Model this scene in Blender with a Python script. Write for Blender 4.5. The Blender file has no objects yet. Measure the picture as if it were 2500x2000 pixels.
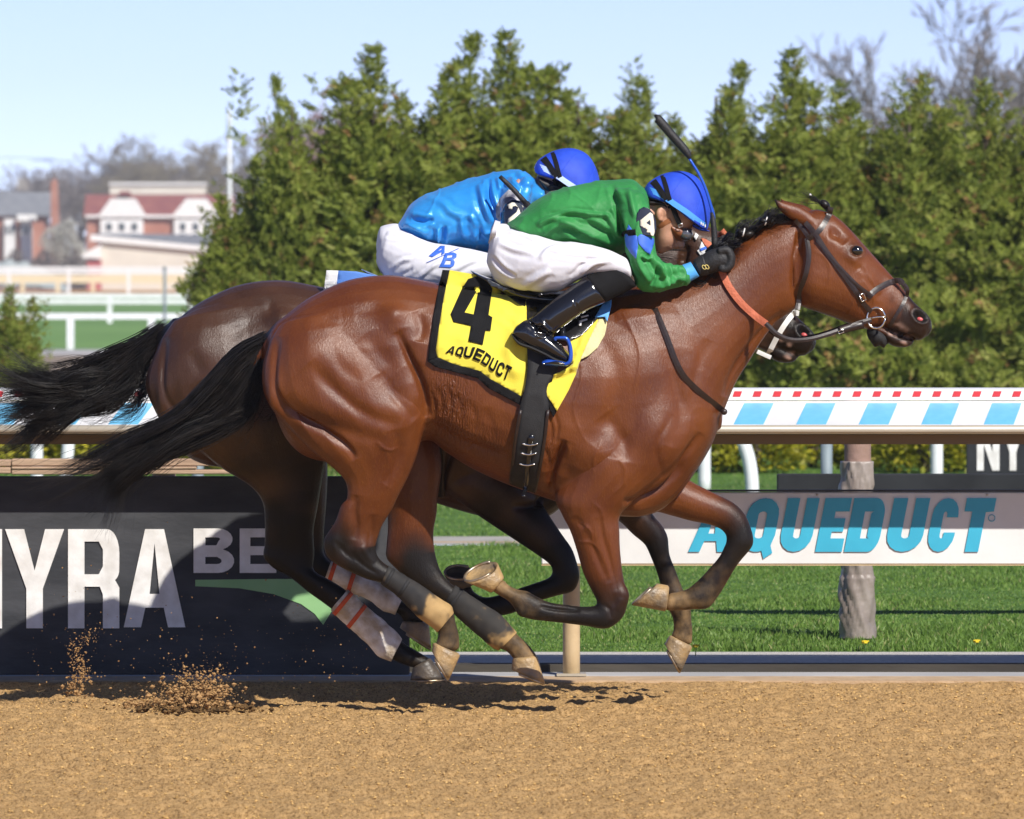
import bpy, bmesh, math, random
import numpy as np
from mathutils import Vector, Matrix
from mathutils.bvhtree import BVHTree

random.seed(7); RNG = np.random.default_rng(7)
SC = bpy.context.scene
COL = SC.collection
R = math.radians

# ------------------------------------------------------------------ camera
# camera stands 24 m from the leading horse, eye height 1.65 m, long lens
FPX, CAMY, CAMZ, HX, HY = 15840.0, -24.0, 1.65, 1250.0, 650.0
cam = bpy.data.cameras.new('camera'); camo = bpy.data.objects.new('camera', cam)
COL.objects.link(camo); SC.camera = camo
camo.location = (0, CAMY, CAMZ); camo.rotation_euler = (R(90), 0, 0)
cam.sensor_width = 36.0; cam.lens = 36.0 * FPX / 2500.0
cam.shift_y = -0.14; cam.clip_start = 1.0; cam.clip_end = 6000
cam.dof.use_dof = True; cam.dof.focus_distance = 23.9; cam.dof.aperture_fstop = 9.5

# ------------------------------------------------------------------ sky, sun, exposure
SUN_EL, SUN_AZ = 39.8, 32.3           # degrees; azimuth measured from "behind the camera" towards the right
world = bpy.data.worlds.new('World'); SC.world = world; world.use_nodes = True
wn = world.node_tree; bg = wn.nodes['Background']
sky = wn.nodes.new('ShaderNodeTexSky'); sky.sky_type = 'NISHITA'; sky.sun_disc = False
sky.sun_elevation = R(SUN_EL); sky.sun_rotation = R(180 - SUN_AZ)
sky.altitude = 0; sky.air_density = 0.36; sky.dust_density = 0.0; sky.ozone_density = 1.6
sg = wn.nodes.new('ShaderNodeMix'); sg.data_type = 'RGBA'; sg.blend_type = 'MULTIPLY'; sg.inputs[0].default_value = 1.0; sg.inputs[7].default_value = (.83, .715, .79, 1)
wn.links.new(sky.outputs['Color'], sg.inputs[6]); wn.links.new(sg.outputs[2], bg.inputs['Color']); bg.inputs['Strength'].default_value = 0.15
sd = bpy.data.lights.new('sun', 'SUN'); sd.energy = 4.35; sd.angle = R(0.53); sd.color = (1.0, 0.95, 0.88)
so = bpy.data.objects.new('sun', sd); COL.objects.link(so)
sdir = Vector((math.sin(R(SUN_AZ)) * math.cos(R(SUN_EL)), -math.cos(R(SUN_AZ)) * math.cos(R(SUN_EL)), math.sin(R(SUN_EL))))
so.rotation_euler = (-sdir).to_track_quat('-Z', 'Y').to_euler(); so.location = sdir * 60
vs = SC.view_settings; vs.view_transform = 'Standard'; vs.look = 'None'; vs.gamma = 1.0; vs.exposure = 0.47
SC.render.engine = 'CYCLES'
SC.cycles.use_denoising = True
SC.cycles.max_bounces = 6; SC.cycles.transparent_max_bounces = 6

# ------------------------------------------------------------------ measuring helpers
# crops of the reference that were measured: origin and pixel pitch
CR = {'Z': (0, 0, 1.15955), 'A': (1500, 400, .37106), 'B': (900, 300, .41744), 'C': (600, 600, .41744),
      'D': (700, 1150, .32468), 'E': (1050, 1050, .39425), 'F': (0, 600, .40589), 'G': (0, 1100, .41744),
      'H': (0, 200, .40589), 'I': (1650, 900, .46372), 'J': (500, 50, .46382), 'K': (1500, 0, .55066),
      'L': (1500, 400, .18551), 'M': (1180, 680, .19710), 'N': (880, 340, .27829), 'O': (0, 420, .27822), 'S': (0, 0, 1.0)}
def q1(c, u, v):
    o = CR[c]; return (o[0] + o[2] * u, o[1] + o[2] * v)
def q(c, *f):
    """flat list u,v,u,v... in crop c -> list of reference points"""
    return [q1(c, f[i], f[i + 1]) for i in range(0, len(f), 2)]
def P(px, py, y=0.0):
    k = (y - CAMY) / FPX
    return Vector(((px - HX) * k, y, CAMZ - (py - HY) * k))
def PP(p, y=0.0): return P(p[0], p[1], y)
def at_ground(px, py, z=0.0):
    D = FPX * (CAMZ - z) / (py - HY); return Vector(((px - HX) * D / FPX, D + CAMY, z))

# ------------------------------------------------------------------ objects
def link(ob, parent=None):
    COL.objects.link(ob)
    if parent is not None:
        ob.parent = parent
        ob.matrix_parent_inverse = Matrix.Translation(-Vector(parent.location)) if parent.parent is None else Matrix.Identity(4)
    return ob
def tag(ob, label=None, cat=None, group=None, kind=None):
    if label: ob['label'] = label
    if cat: ob['category'] = cat
    if group: ob['group'] = group
    if kind: ob['kind'] = kind
    return ob
def empty(name, loc, label=None, cat=None, group=None):
    o = bpy.data.objects.new(name, None); o.location = loc; o.empty_display_size = .1
    COL.objects.link(o); return tag(o, label, cat, group)
def mesh_obj(name, verts, faces, mat=None, parent=None, smooth=True):
    me = bpy.data.meshes.new(name); me.from_pydata([tuple(v) for v in verts], [], faces)
    me.update()
    if smooth: me.polygons.foreach_set('use_smooth', [True] * len(me.polygons))
    if mat: me.materials.append(mat)
    ob = link(bpy.data.objects.new(name, me), parent)
    if PEND:
        v2, f2 = PEND.pop(); TWIN[ob.name] = mesh_obj(name, v2, f2, mat, parent, smooth)
    return ob
PEND = []; TWIN = {}
class MB:
    def __init__(s): s.v = []; s.f = []
    def add(s, vf):
        n = len(s.v); s.v += [tuple(p) for p in vf[0]]; s.f += [tuple(i + n for i in f) for f in vf[1]]; return s
    def build(s, name, mat=None, parent=None, smooth=True): return mesh_obj(name, s.v, s.f, mat, parent, smooth)
def box(x0, x1, y0, y1, z0, z1):
    v = [(x, y, z) for z in (z0, z1) for y in (y0, y1) for x in (x0, x1)]
    return v, [(0, 2, 3, 1), (4, 5, 7, 6), (0, 1, 5, 4), (2, 6, 7, 3), (0, 4, 6, 2), (1, 3, 7, 5)]
def bevel_box(name, x0, x1, y0, y1, z0, z1, mat, parent=None, b=.006):
    bm = bmesh.new(); v, f = box(x0, x1, y0, y1, z0, z1)
    vs_ = [bm.verts.new(p) for p in v]
    for a in f: bm.faces.new([vs_[i] for i in a])
    bmesh.ops.bevel(bm, geom=bm.edges[:], offset=b, segments=1, affect='EDGES', profile=.5)
    me = bpy.data.meshes.new(name); bm.to_mesh(me); bm.free()
    if mat: me.materials.append(mat)
    return link(bpy.data.objects.new(name, me), parent)

def catmull(pts, m):
    pts = np.asarray(pts, float); n = len(pts); out = []
    if n == 2: return np.array([pts[0] + (pts[1] - pts[0]) * t for t in np.linspace(0, 1, m + 1)])
    for i in range(n - 1):
        p0 = pts[max(i - 1, 0)]; p1 = pts[i]; p2 = pts[i + 1]; p3 = pts[min(i + 2, n - 1)]
        if i == 0: p0 = 2 * p1 - p2
        if i == n - 2: p3 = 2 * p2 - p1
        for t in np.linspace(0, 1, m, endpoint=False):
            out.append(.5 * ((2 * p1) + (-p0 + p2) * t + (2 * p0 - 5 * p1 + 4 * p2 - p3) * t * t + (-p0 + 3 * p1 - 3 * p2 + p3) * t ** 3))
    out.append(pts[-1]); return np.array(out)

def loft(secs, m=5, n=20, inf=0.0, cap=.35, pw=2.0, dome=False):
    """secs: (edgeA, edgeB, y centre, half depth) with edges measured in the side view.
    Rings are ellipses that pass through both edges, half depth along the depth axis."""
    rows = []
    for s in secs:
        a = PP(s[0], s[2]); b = PP(s[1], s[2]); rows.append(list(a) + list(b) + [s[3]])
    rows = catmull(rows, m) if len(rows) > 2 else catmull(rows, m)
    V = []; F = []
    rings = []
    for r in rows:
        a = np.array(r[0:3]); b = np.array(r[3:6]); hw = max(r[6], .001) + inf
        c = (a + b) / 2; u = (a - b) / 2; L = np.linalg.norm(u) + 1e-9; u = u / L * (L + inf)
        ring = []
        if dome:
            base = c - u
            for k in range(n):
                th = math.pi * k / (n - 1)
                ring.append(base + 2 * u * (math.sin(th) ** .95) + np.array([0, -hw * math.cos(th), 0]))
        else:
            for k in range(n):
                th = 2 * math.pi * k / n; cc, ss = math.cos(th), math.sin(th)
                e = 2 / pw
                cc = math.copysign(abs(cc) ** e, cc); ss = math.copysign(abs(ss) ** e, ss)
                ring.append(c + u * cc + np.array([0, hw * ss, 0]))
        rings.append((np.array(ring), c, L))
    def axis(i, j):
        d = rings[i][1] - rings[j][1]; l = np.linalg.norm(d); return d / l if l > 1e-9 else d
    seq = []
    if cap > 0:
        d = axis(0, 1); rg, c, L = rings[0]
        seq.append(c + (rg - c) * .35 + d * L * cap); seq.append(c + (rg - c) * .75 + d * L * cap * .7)
    for rg, c, L in rings: seq.append(rg)
    if cap > 0:
        d = axis(-1, -2); rg, c, L = rings[-1]
        seq.append(c + (rg - c) * .75 + d * L * cap * .7); seq.append(c + (rg - c) * .35 + d * L * cap)
    for rg in seq: V += [tuple(p) for p in rg]
    N = len(seq)
    for i in range(N - 1):
        for k in range(n):
            k2 = (k + 1) % n; F.append((i * n + k, i * n + k2, (i + 1) * n + k2, (i + 1) * n + k))
    F.append(tuple(range(n - 1, -1, -1))); F.append(tuple((N - 1) * n + k for k in range(n)))
    return V, F
def tube(pts, rad, n=8, closed=False, m=4):
    """round bar through 3-D points; rad is a number or a list per point"""
    pts = [tuple(p) for p in pts]
    if not isinstance(rad, (list, tuple)): rad = [rad] * len(pts)
    rows = catmull([list(p) + [r] for p, r in zip(pts, rad)], m) if (len(pts) > 2 and m > 1) else np.array([list(p) + [r] for p, r in zip(pts, rad)])
    C_ = rows[:, :3]; T = np.gradient(C_, axis=0); T /= (np.linalg.norm(T, axis=1)[:, None] + 1e-9)
    up = np.array([0, 1., 0]) if abs(T[0][1]) < .9 else np.array([1., 0, 0])
    V = []; F = []
    for i in range(len(rows)):
        t = T[i]; a = np.cross(t, up); l = np.linalg.norm(a)
        a = a / l if l > 1e-6 else np.array([1., 0, 0]); b = np.cross(a, t); up = b
        for k in range(n):
            th = 2 * math.pi * k / n
            V.append(tuple(C_[i] + rows[i, 3] * (a * math.cos(th) + b * math.sin(th))))
    N = len(rows)
    for i in range(N - 1):
        for k in range(n):
            k2 = (k + 1) % n; F.append((i * n + k, i * n + k2, (i + 1) * n + k2, (i + 1) * n + k))
    F.append(tuple(range(n - 1, -1, -1))); F.append(tuple((N - 1) * n + k for k in range(n)))
    return V, F
def ellipsoid(c, r, n=14, m=9, rot=None):
    V = []; F = []
    for i in range(m + 1):
        ph = math.pi * i / m
        for k in range(n):
            th = 2 * math.pi * k / n
            p = Vector((r[0] * math.sin(ph) * math.cos(th), r[1] * math.sin(ph) * math.sin(th), r[2] * math.cos(ph)))
            if rot is not None: p = rot @ p
            V.append(tuple(Vector(c) + p))
    for i in range(m):
        for k in range(n):
            k2 = (k + 1) % n; F.append((i * n + k, (i + 1) * n + k, (i + 1) * n + k2, i * n + k2))
    return V, F

def fuse(name, pieces, voxel, it, mat, parent, fac=.5):
    """join overlapping closed pieces into one continuous skin"""
    mb = MB()
    for p in pieces: mb.add(p)
    ob = mb.build(name, mat, None)
    rm = ob.modifiers.new('r', 'REMESH'); rm.mode = 'VOXEL'; rm.voxel_size = voxel; rm.adaptivity = 0
    sm = ob.modifiers.new('s', 'SMOOTH'); sm.factor = fac; sm.iterations = it
    bpy.context.view_layer.update(); dg = bpy.context.evaluated_depsgraph_get()
    me = bpy.data.meshes.new_from_object(ob.evaluated_get(dg))
    ob.modifiers.clear(); old = ob.data; ob.data = me; bpy.data.meshes.remove(old)
    me.name = name
    if not me.materials and mat: me.materials.append(mat)
    me.polygons.foreach_set('use_smooth', [True] * len(me.polygons))
    if parent is not None:
        ob.parent = parent; ob.matrix_parent_inverse = Matrix.Translation(-Vector(parent.location))
    return ob
def sub(ob, parent, root):
    """make ob a sub-part of parent (both already in world coordinates)"""
    ob.parent = parent; ob.matrix_parent_inverse = Matrix.Identity(4)
    if ob.name in TWIN: t = TWIN[ob.name]; t.parent = parent; t.matrix_parent_inverse = Matrix.Identity(4)
    return ob
def get_co(me):
    a = np.empty(len(me.vertices) * 3); me.vertices.foreach_get('co', a); return a.reshape(-1, 3)
def get_no(me):
    a = np.empty(len(me.vertices) * 3); me.vertices.foreach_get('normal', a); return a.reshape(-1, 3)
def set_co(me, a): me.vertices.foreach_set('co', a.ravel()); me.update()
def dist_poly(px, py, pts, param=False):
    d = np.full(px.shape, 1e9); T = np.zeros(px.shape); n = len(pts) - 1
    for i, ((x0, y0), (x1, y1)) in enumerate(zip(pts[:-1], pts[1:])):
        dx, dy = x1 - x0, y1 - y0; L2 = dx * dx + dy * dy + 1e-9
        t = np.clip(((px - x0) * dx + (py - y0) * dy) / L2, 0, 1)
        dd = np.hypot(px - x0 - t * dx, py - y0 - t * dy); m = dd < d; d = np.where(m, dd, d); T = np.where(m, (i + t) / n, T)
    return (d, T) if param else d
def sculpt(ob, yc, grooves=(), blobs=(), ref=-.2):
    """press creases and raise muscles on the flanks; measured in the side view"""
    me = ob.data; co = get_co(me); no = get_no(me)
    k = FPX / (yc + ref - CAMY)
    px = HX + co[:, 0] * k; py = HY + (CAMZ - co[:, 2]) * k
    disp = np.zeros(len(co)); near = co[:, 1] < yc
    wn_ = np.clip((np.abs(no[:, 1]) - .05) / .45, 0, 1)
    for g in grooves:
        pts, dep, wid = g[0], g[1], g[2]; side = g[3] if len(g) > 3 else 'N'
        pts = catmull(pts, 6); d, tt = dist_poly(px, py, [tuple(p) for p in pts], True)
        w = wn_ * (near if side == 'N' else (~near if side == 'F' else 1)) * np.clip(np.sin(np.pi * tt), 0, 1) ** .6
        disp -= dep * (.85 * np.exp(-(d / wid) ** 2) + .45 * np.exp(-(d / (2.8 * wid)) ** 2)) * w
    for b in blobs:
        cx, cy, rx, ry, rot, h = b[:6]; side = b[6] if len(b) > 6 else 'N'
        c, s = math.cos(R(rot)), math.sin(R(rot)); u = ((px - cx) * c + (py - cy) * s) / rx; v = (-(px - cx) * s + (py - cy) * c) / ry
        w = wn_ * (near if side == 'N' else (~near if side == 'F' else 1))
        disp += h * np.exp(-(u * u + v * v)) * w
    co = co + no * disp[:, None]; set_co(me, co)

# smooth value noise for sculpting
class VN:
    def __init__(s, seed): s.t = np.random.default_rng(seed).random((64, 64, 64))
    def __call__(s, x, y, z):
        xi, yi, zi = np.floor(x).astype(int), np.floor(y).astype(int), np.floor(z).astype(int)
        f = [x - xi, y - yi, z - zi]; f = [a * a * (3 - 2 * a) for a in f]; o = 0
        for i in (0, 1):
            for j in (0, 1):
                for l in (0, 1):
                    w = (f[0] if i else 1 - f[0]) * (f[1] if j else 1 - f[1]) * (f[2] if l else 1 - f[2])
                    o = o + w * s.t[(xi + i) % 64, (yi + j) % 64, (zi + l) % 64]
        return o * 2 - 1
vn = VN(3)

# ------------------------------------------------------------------ materials
def nodes(m):
    m.use_nodes = True; return m.node_tree, m.node_tree.nodes['Principled BSDF']
def pm(name, c1, c2=None, scale=8.0, rough=.6, bump=0.0, bscale=60.0, spec=.5, metal=0.0, coat=0.0, sheen=0.0, detail=4.0, stretch=None, rough2=None, bdist=.01, trans=0.0):
    """principled surface with noise-mixed colour and noise relief, in object space"""
    m = bpy.data.materials.new(name); t, p = nodes(m); N = t.nodes; Lk = t.links
    p.inputs['Roughness'].default_value = rough; p.inputs['Metallic'].default_value = metal
    p.inputs['Specular IOR Level'].default_value = spec; p.inputs['Coat Weight'].default_value = coat; p.inputs['Coat Roughness'].default_value = .12
    p.inputs['Sheen Weight'].default_value = sheen
    p.inputs['Base Color'].default_value = (*c1, 1)
    tc = N.new('ShaderNodeTexCoord'); src = tc.outputs['Object']
    if stretch:
        mp = N.new('ShaderNodeMapping'); mp.inputs['Scale'].default_value = stretch; Lk.new(src, mp.inputs[0]); src = mp.outputs[0]
    if c2 is not None:
        no = N.new('ShaderNodeTexNoise'); no.inputs['Scale'].default_value = scale; no.inputs['Detail'].default_value = detail; Lk.new(src, no.inputs['Vector'])
        rp = N.new('ShaderNodeValToRGB'); rp.color_ramp.elements[0].position = .36; rp.color_ramp.elements[1].position = .66
        rp.color_ramp.elements[0].color = (*c1, 1); rp.color_ramp.elements[1].color = (*c2, 1)
        Lk.new(no.outputs['Fac'], rp.inputs[0]); Lk.new(rp.outputs[0], p.inputs['Base Color'])
        if rough2 is not None:
            mr = N.new('ShaderNodeMapRange'); mr.inputs['To Min'].default_value = rough; mr.inputs['To Max'].default_value = rough2
            Lk.new(no.outputs['Fac'], mr.inputs[0]); Lk.new(mr.outputs[0], p.inputs['Roughness'])
    if bump > 0:
        nb = N.new('ShaderNodeTexNoise'); nb.inputs['Scale'].default_value = bscale; nb.inputs['Detail'].default_value = 5; Lk.new(src, nb.inputs['Vector'])
        b = N.new('ShaderNodeBump'); b.inputs['Strength'].default_value = bump; b.inputs['Distance'].default_value = bdist
        Lk.new(nb.outputs['Fac'], b.inputs['Height']); Lk.new(b.outputs[0], p.inputs['Normal'])
    return m
def set_attr(ob, name, rgba):
    at = ob.data.color_attributes.new(name, 'FLOAT_COLOR', 'POINT')
    at.data.foreach_set('color', np.asarray(rgba, np.float32).ravel())

# ------------------------------------------------------------------ flat shapes, lettering, draping
def fill2d(contours):
    """outline + holes -> filled triangles (flat, in measured units)"""
    cu = bpy.data.curves.new('t', 'CURVE'); cu.dimensions = '2D'; cu.fill_mode = 'BOTH'
    for c in contours:
        sp = cu.splines.new('POLY'); sp.points.add(len(c) - 1); sp.use_cyclic_u = True
        for i, p in enumerate(c): sp.points[i].co = (p[0], p[1], 0, 1)
    ob = bpy.data.objects.new('t', cu); COL.objects.link(ob)
    bpy.context.view_layer.update()
    me = bpy.data.meshes.new_from_object(ob.evaluated_get(bpy.context.evaluated_depsgraph_get()))
    bm = bmesh.new(); bm.from_mesh(me); bpy.data.objects.remove(ob); bpy.data.curves.remove(cu); bpy.data.meshes.remove(me)
    bmesh.ops.remove_doubles(bm, verts=bm.verts[:], dist=1e-4)
    bmesh.ops.triangulate(bm, faces=bm.faces[:]); return bm
def grid_cut(bm, step):
    if step <= 0 or not bm.verts: return
    xs = [v.co.x for v in bm.verts]; ys = [v.co.y for v in bm.verts]
    for ax, lo, hi in ((0, min(xs), max(xs)), (1, min(ys), max(ys))):
        a = lo + step
        while a < hi:
            co = (a, 0, 0) if ax == 0 else (0, a, 0); no = (1, 0, 0) if ax == 0 else (0, 1, 0)
            bmesh.ops.bisect_plane(bm, geom=bm.verts[:] + bm.edges[:] + bm.faces[:], plane_co=co, plane_no=no, dist=1e-5); a += step
def sheet(name, contours, fn, mat, parent=None, step=0, thick=.002, smooth=True):
    """flat outline mapped by fn(u,v)->3-D point, with real thickness away from the viewer"""
    bm = fill2d(contours); grid_cut(bm, step)
    for v in bm.verts: v.co = fn(v.co.x, v.co.y)
    bm.verts.ensure_lookup_table()
    top = bm.faces[:]; me = bpy.data.meshes.new(name); bm.to_mesh(me); bm.free()
    if smooth: me.polygons.foreach_set('use_smooth', [True] * len(me.polygons))
    if mat: me.materials.append(mat)
    ob = link(bpy.data.objects.new(name, me), parent)
    # orient towards the viewer (-Y)
    n = 0.0
    for p in me.polygons: n += p.normal.y * p.area
    if n > 0: me.flip_normals()
    if thick > 0:
        sm = ob.modifiers.new('thickness', 'SOLIDIFY'); sm.thickness = thick; sm.offset = -1
    return ob
def bvh_of(*obs):
    V = []; F = []
    for ob in obs:
        n = len(V); me = ob.data; V += [Vector(v.co) for v in me.vertices]
        F += [tuple(i + n for i in p.vertices) for p in me.polygons]
    return BVHTree.FromPolygons(V, F)
CAMP = Vector((0, CAMY, CAMZ))
def draper(bvh, off, fall=-.1, ymin=None):
    def fn(px, py):
        d = (P(px, py, 0) - CAMP).normalized()
        h = bvh.ray_cast(CAMP, d)
        if h[0] is None: p = P(px, py, fall)
        else:
            p = h[0]
            if ymin is not None and p.y > ymin: p = P(px, py, ymin)
        return p - d * off
    return fn
def strap(bvh, pts, width, off=.004, thick=.004, fall=-.1, m=6, yc=0.0, mirror=False, smooth_n=4):
    """leather strap following a surface; pts measured in the side view, width in metres. returns verts, faces"""
    pts = catmull(pts, m) if len(pts) > 2 else catmull(pts, 8)
    fn = draper(bvh, off, fall)
    C3 = np.array([fn(*p) for p in pts])
    for _ in range(smooth_n):
        c2 = C3.copy(); c2[1:-1, 1] = (C3[:-2, 1] + 2 * C3[1:-1, 1] + C3[2:, 1]) / 4
        C3[:, 1] = np.minimum(C3[:, 1], c2[:, 1]) * .5 + c2[:, 1] * .5
    T = np.gradient(C3, axis=0); T /= np.linalg.norm(T, axis=1)[:, None] + 1e-9
    V = []; F = []
    for i in range(len(C3)):
        v = np.array([0, -1., 0]); s = np.cross(T[i], v); s /= np.linalg.norm(s) + 1e-9
        a = C3[i] + s * width / 2; b = C3[i] - s * width / 2; th = v * thick
        hb = [a + v * 0, a + th * .85, C3[i] + th * 1.0, b + th * .85, b + v * 0, C3[i] - v * 0.001]
        V += [tuple(p) for p in hb]
    n = 6
    for i in range(len(C3) - 1):
        for k in range(n):
            k2 = (k + 1) % n; F.append((i * n + k, (i + 1) * n + k, (i + 1) * n + k2, i * n + k2))
    F.append(tuple(range(n))); F.append(tuple((len(C3) - 1) * n + k for k in range(n - 1, -1, -1)))
    if mirror:
        PEND.append(([(x, 2 * yc - y, z) for x, y, z in V], [tuple(reversed(f)) for f in F]))
    return V, F

def arc(cx, cy, rx, ry, a0, a1, n=8):
    return [(cx + rx * math.cos(R(a0 + (a1 - a0) * i / n)), cy + ry * math.sin(R(a0 + (a1 - a0) * i / n))) for i in range(n + 1)]
def glyph(ch, w=.6, t=.17, h=None):
    """letter outlines in a w x 1 box, origin lower left"""
    h = h or min(t * .85, .24); r = max(min(w * .42, .3), h + .06)
    if ch == 'N': return [[(0, 0), (0, 1), (t * 1.05, 1), (w - t, .4), (w - t, 1), (w, 1), (w, 0), (w - t * 1.05, 0), (t, .6), (t, 0)]]
    if ch == 'Y': return [[(0, 1), (t * 1.15, 1), (w / 2, .58), (w - t * 1.15, 1), (w, 1), (w / 2 + t / 2, .4), (w / 2 + t / 2, 0), (w / 2 - t / 2, 0), (w / 2 - t / 2, .4)]]
    if ch == 'A': return [[(0, 0), (w * .5 - t * .55, 1), (w * .5 + t * .55, 1), (w, 0), (w - t, 0), (w - t * 1.25, .2), (t * 1.25, .2), (t, 0)],
                          [(t * 1.5, .34), (w * .5, .86), (w - t * 1.5, .34)]]
    if ch == 'E': return [[(0, 0), (0, 1), (w, 1), (w, 1 - h), (t, 1 - h), (t, .5 + h * .5), (w * .9, .5 + h * .5), (w * .9, .5 - h * .5), (t, .5 - h * .5), (t, h), (w, h), (w, 0)]]
    if ch == 'T': return [[(0, 1), (w, 1), (w, 1 - h), (w / 2 + t / 2, 1 - h), (w / 2 + t / 2, 0), (w / 2 - t / 2, 0), (w / 2 - t / 2, 1 - h), (0, 1 - h)]]
    if ch == 'U': return [[(0, 1)] + [(t, 1)] + [(t, r)] + arc(t + (w - 2 * t) / 2, r, (w - 2 * t) / 2, r - h, 180, 360)[1:] + [(w - t, 1), (w, 1), (w, r)] + arc(w / 2, r, w / 2, r, 0, -180)[1:]]
    if ch == 'D': return [[(0, 0), (0, 1), (w - r, 1)] + arc(w - r, 1 - r, r, r, 90, 0)[1:] + arc(w - r, r, r, r, 0, -90),
                          [(t, h), (w - r, h)] + arc(w - r, r, r - t, r - h, -90, 0)[1:] + arc(w - r, 1 - r, r - t, r - h, 0, 90) + [(t, 1 - h)]]
    if ch == 'C': return [arc(w / 2, 1 - r, w / 2, r, 0, 180) + arc(w / 2, r, w / 2, r, 180, 360) + [(w, .36), (w - t, .36), (w - t, r)] + arc(w / 2, r, w / 2 - t, r - h, 360, 180)[1:] + arc(w / 2, 1 - r, w / 2 - t, r - h, 180, 0) + [(w - t, .64), (w, .64)]]
    if ch == 'Q': return [arc(w / 2, 1 - r, w / 2, r, 0, 180) + arc(w / 2, r, w / 2, r, 180, 290) + [(w * .78, -.13), (w * 1.02, -.02), (w * .92, .12), (w, r)],
                          arc(w / 2, 1 - r, w / 2 - t, r - h, 0, 180) + arc(w / 2, r, w / 2 - t, r - h, 180, 360)]
    if ch == 'B': return [[(0, 0), (0, 1), (w * .6, 1)] + arc(w * .6, .76, w * .36, .24, 90, -70)[1:] + arc(w * .6, .27, w * .4, .27, 70, -90),
                          [(t, h), (w * .58, h)] + arc(w * .58, .27, w * .4 - t, .27 - h, -80, 80)[1:-1] + [(w * .58, .54 - h * .9), (t, .54 - h * .9)],
                          [(t, .53 + h * .45), (w * .56, .53 + h * .45)] + arc(w * .58, .76, w * .36 - t, .24 - h, -70, 80)[1:-1] + [(w * .56, 1 - h), (t, 1 - h)]]
    if ch == 'R': return [[(0, 0), (0, 1), (w - r * .8, 1)] + arc(w - r * .8, 1 - r * .8, r * .8, r * .8, 90, 0, 6)[1:] + [(w, .66)] + arc(w - .13, .6, .13, .12, 0, -70, 5)[1:] + [(w - .07, .475), (w, .41), (w, 0), (w - t, 0), (w - t, .34), (w - t - .06, .42), (t, .42), (t, 0)],
                          [(t, .42 + h), (w - t - .08, .42 + h), (w - t, .5 + h), (w - t, .92 - h), (w - t - .08, 1 - h), (t, 1 - h)]]
    return [[(0, 0), (0, 1), (w, 1), (w, 0)]]
# ================================================================== the setting
def gz(D):                      # height of the ground with distance: level to the hedge, then falling to the turf course
    if D > 760: return -1.0 + 2.62 * (D - 760) / 480.0      # low rise on the skyline behind the houses
    return 0.0 if D < 62 else (-1.0 if D > 110 else -(D - 62) / 48.0)
def X_(px, D): return (px - HX) * D / FPX
def Zp(py, D): return CAMZ - (py - HY) * D / FPX

# ---- dirt of the main track: one sheet, finely broken up in front of the rail
M_DIRT = bpy.data.materials.new('track_dirt'); t_, p_ = nodes(M_DIRT); N_ = t_.nodes; K_ = t_.links
tc_ = N_.new('ShaderNodeTexCoord')
def nz(scale, det=5, rough=.6, src=None):
    n = N_.new('ShaderNodeTexNoise'); n.inputs['Scale'].default_value = scale; n.inputs['Detail'].default_value = det; n.inputs['Roughness'].default_value = rough
    K_.new(src or tc_.outputs['Object'], n.inputs['Vector']); return n.outputs['Fac']
def cr(src, stops):
    r = N_.new('ShaderNodeValToRGB'); e = r.color_ramp.elements
    while len(e) < len(stops): e.new(.5)
    for i, (pos, c) in enumerate(stops): e[i].position = pos; e[i].color = (*c, 1)
    K_.new(src, r.inputs[0]); return r.outputs[0]
def mx(f, a, b, mode='MIX'):
    x = N_.new('ShaderNodeMix'); x.data_type = 'RGBA'; x.blend_type = mode
    if isinstance(f, float): x.inputs[0].default_value = f
    else: K_.new(f, x.inputs[0])
    K_.new(a, x.inputs[6]); K_.new(b, x.inputs[7]); return x.outputs[2]
ca_ = cr(nz(1.3, 4), [(.35, (.53, .32, .13)), (.65, (.66, .42, .18))])
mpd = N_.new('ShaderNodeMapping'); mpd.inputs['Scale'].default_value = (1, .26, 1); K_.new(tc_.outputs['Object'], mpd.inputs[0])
cb_ = cr(nz(105, 6, .74, mpd.outputs[0]), [(.36, (.085, .045, .018)), (.43, (.40, .235, .09)), (.54, (.63, .395, .17)), (.8, (.74, .50, .24))])  # dark stops paint the shaded pits and sides of clods among moist specks
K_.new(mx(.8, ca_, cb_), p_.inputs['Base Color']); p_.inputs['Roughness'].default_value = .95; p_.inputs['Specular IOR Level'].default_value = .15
bp_ = N_.new('ShaderNodeBump'); bp_.inputs['Strength'].default_value = .8; bp_.inputs['Distance'].default_value = .02; K_.new(nz(110, 6, .75), bp_.inputs['Height']); K_.new(bp_.outputs[0], p_.inputs['Normal'])
xs = np.concatenate([-np.geomspace(80, 2.7, 14)[:-1], np.linspace(-2.6, 2.6, 400), np.geomspace(2.7, 80, 14)[1:]])
ys = np.concatenate([[-45, -30, -15, -9, -6], np.linspace(-5.4, 2.16, 440)])
GX, GY = np.meshgrid(xs, ys)
HOOFP = [(float(a_), float(b_), .05 + .02 * float(c_), float(d_)) for a_, b_, c_, d_ in np.random.default_rng(91).random((90, 4)) * [4.4, 6.6, 1, 1] - [2.2, 5.2, 0, 0]]
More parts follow.
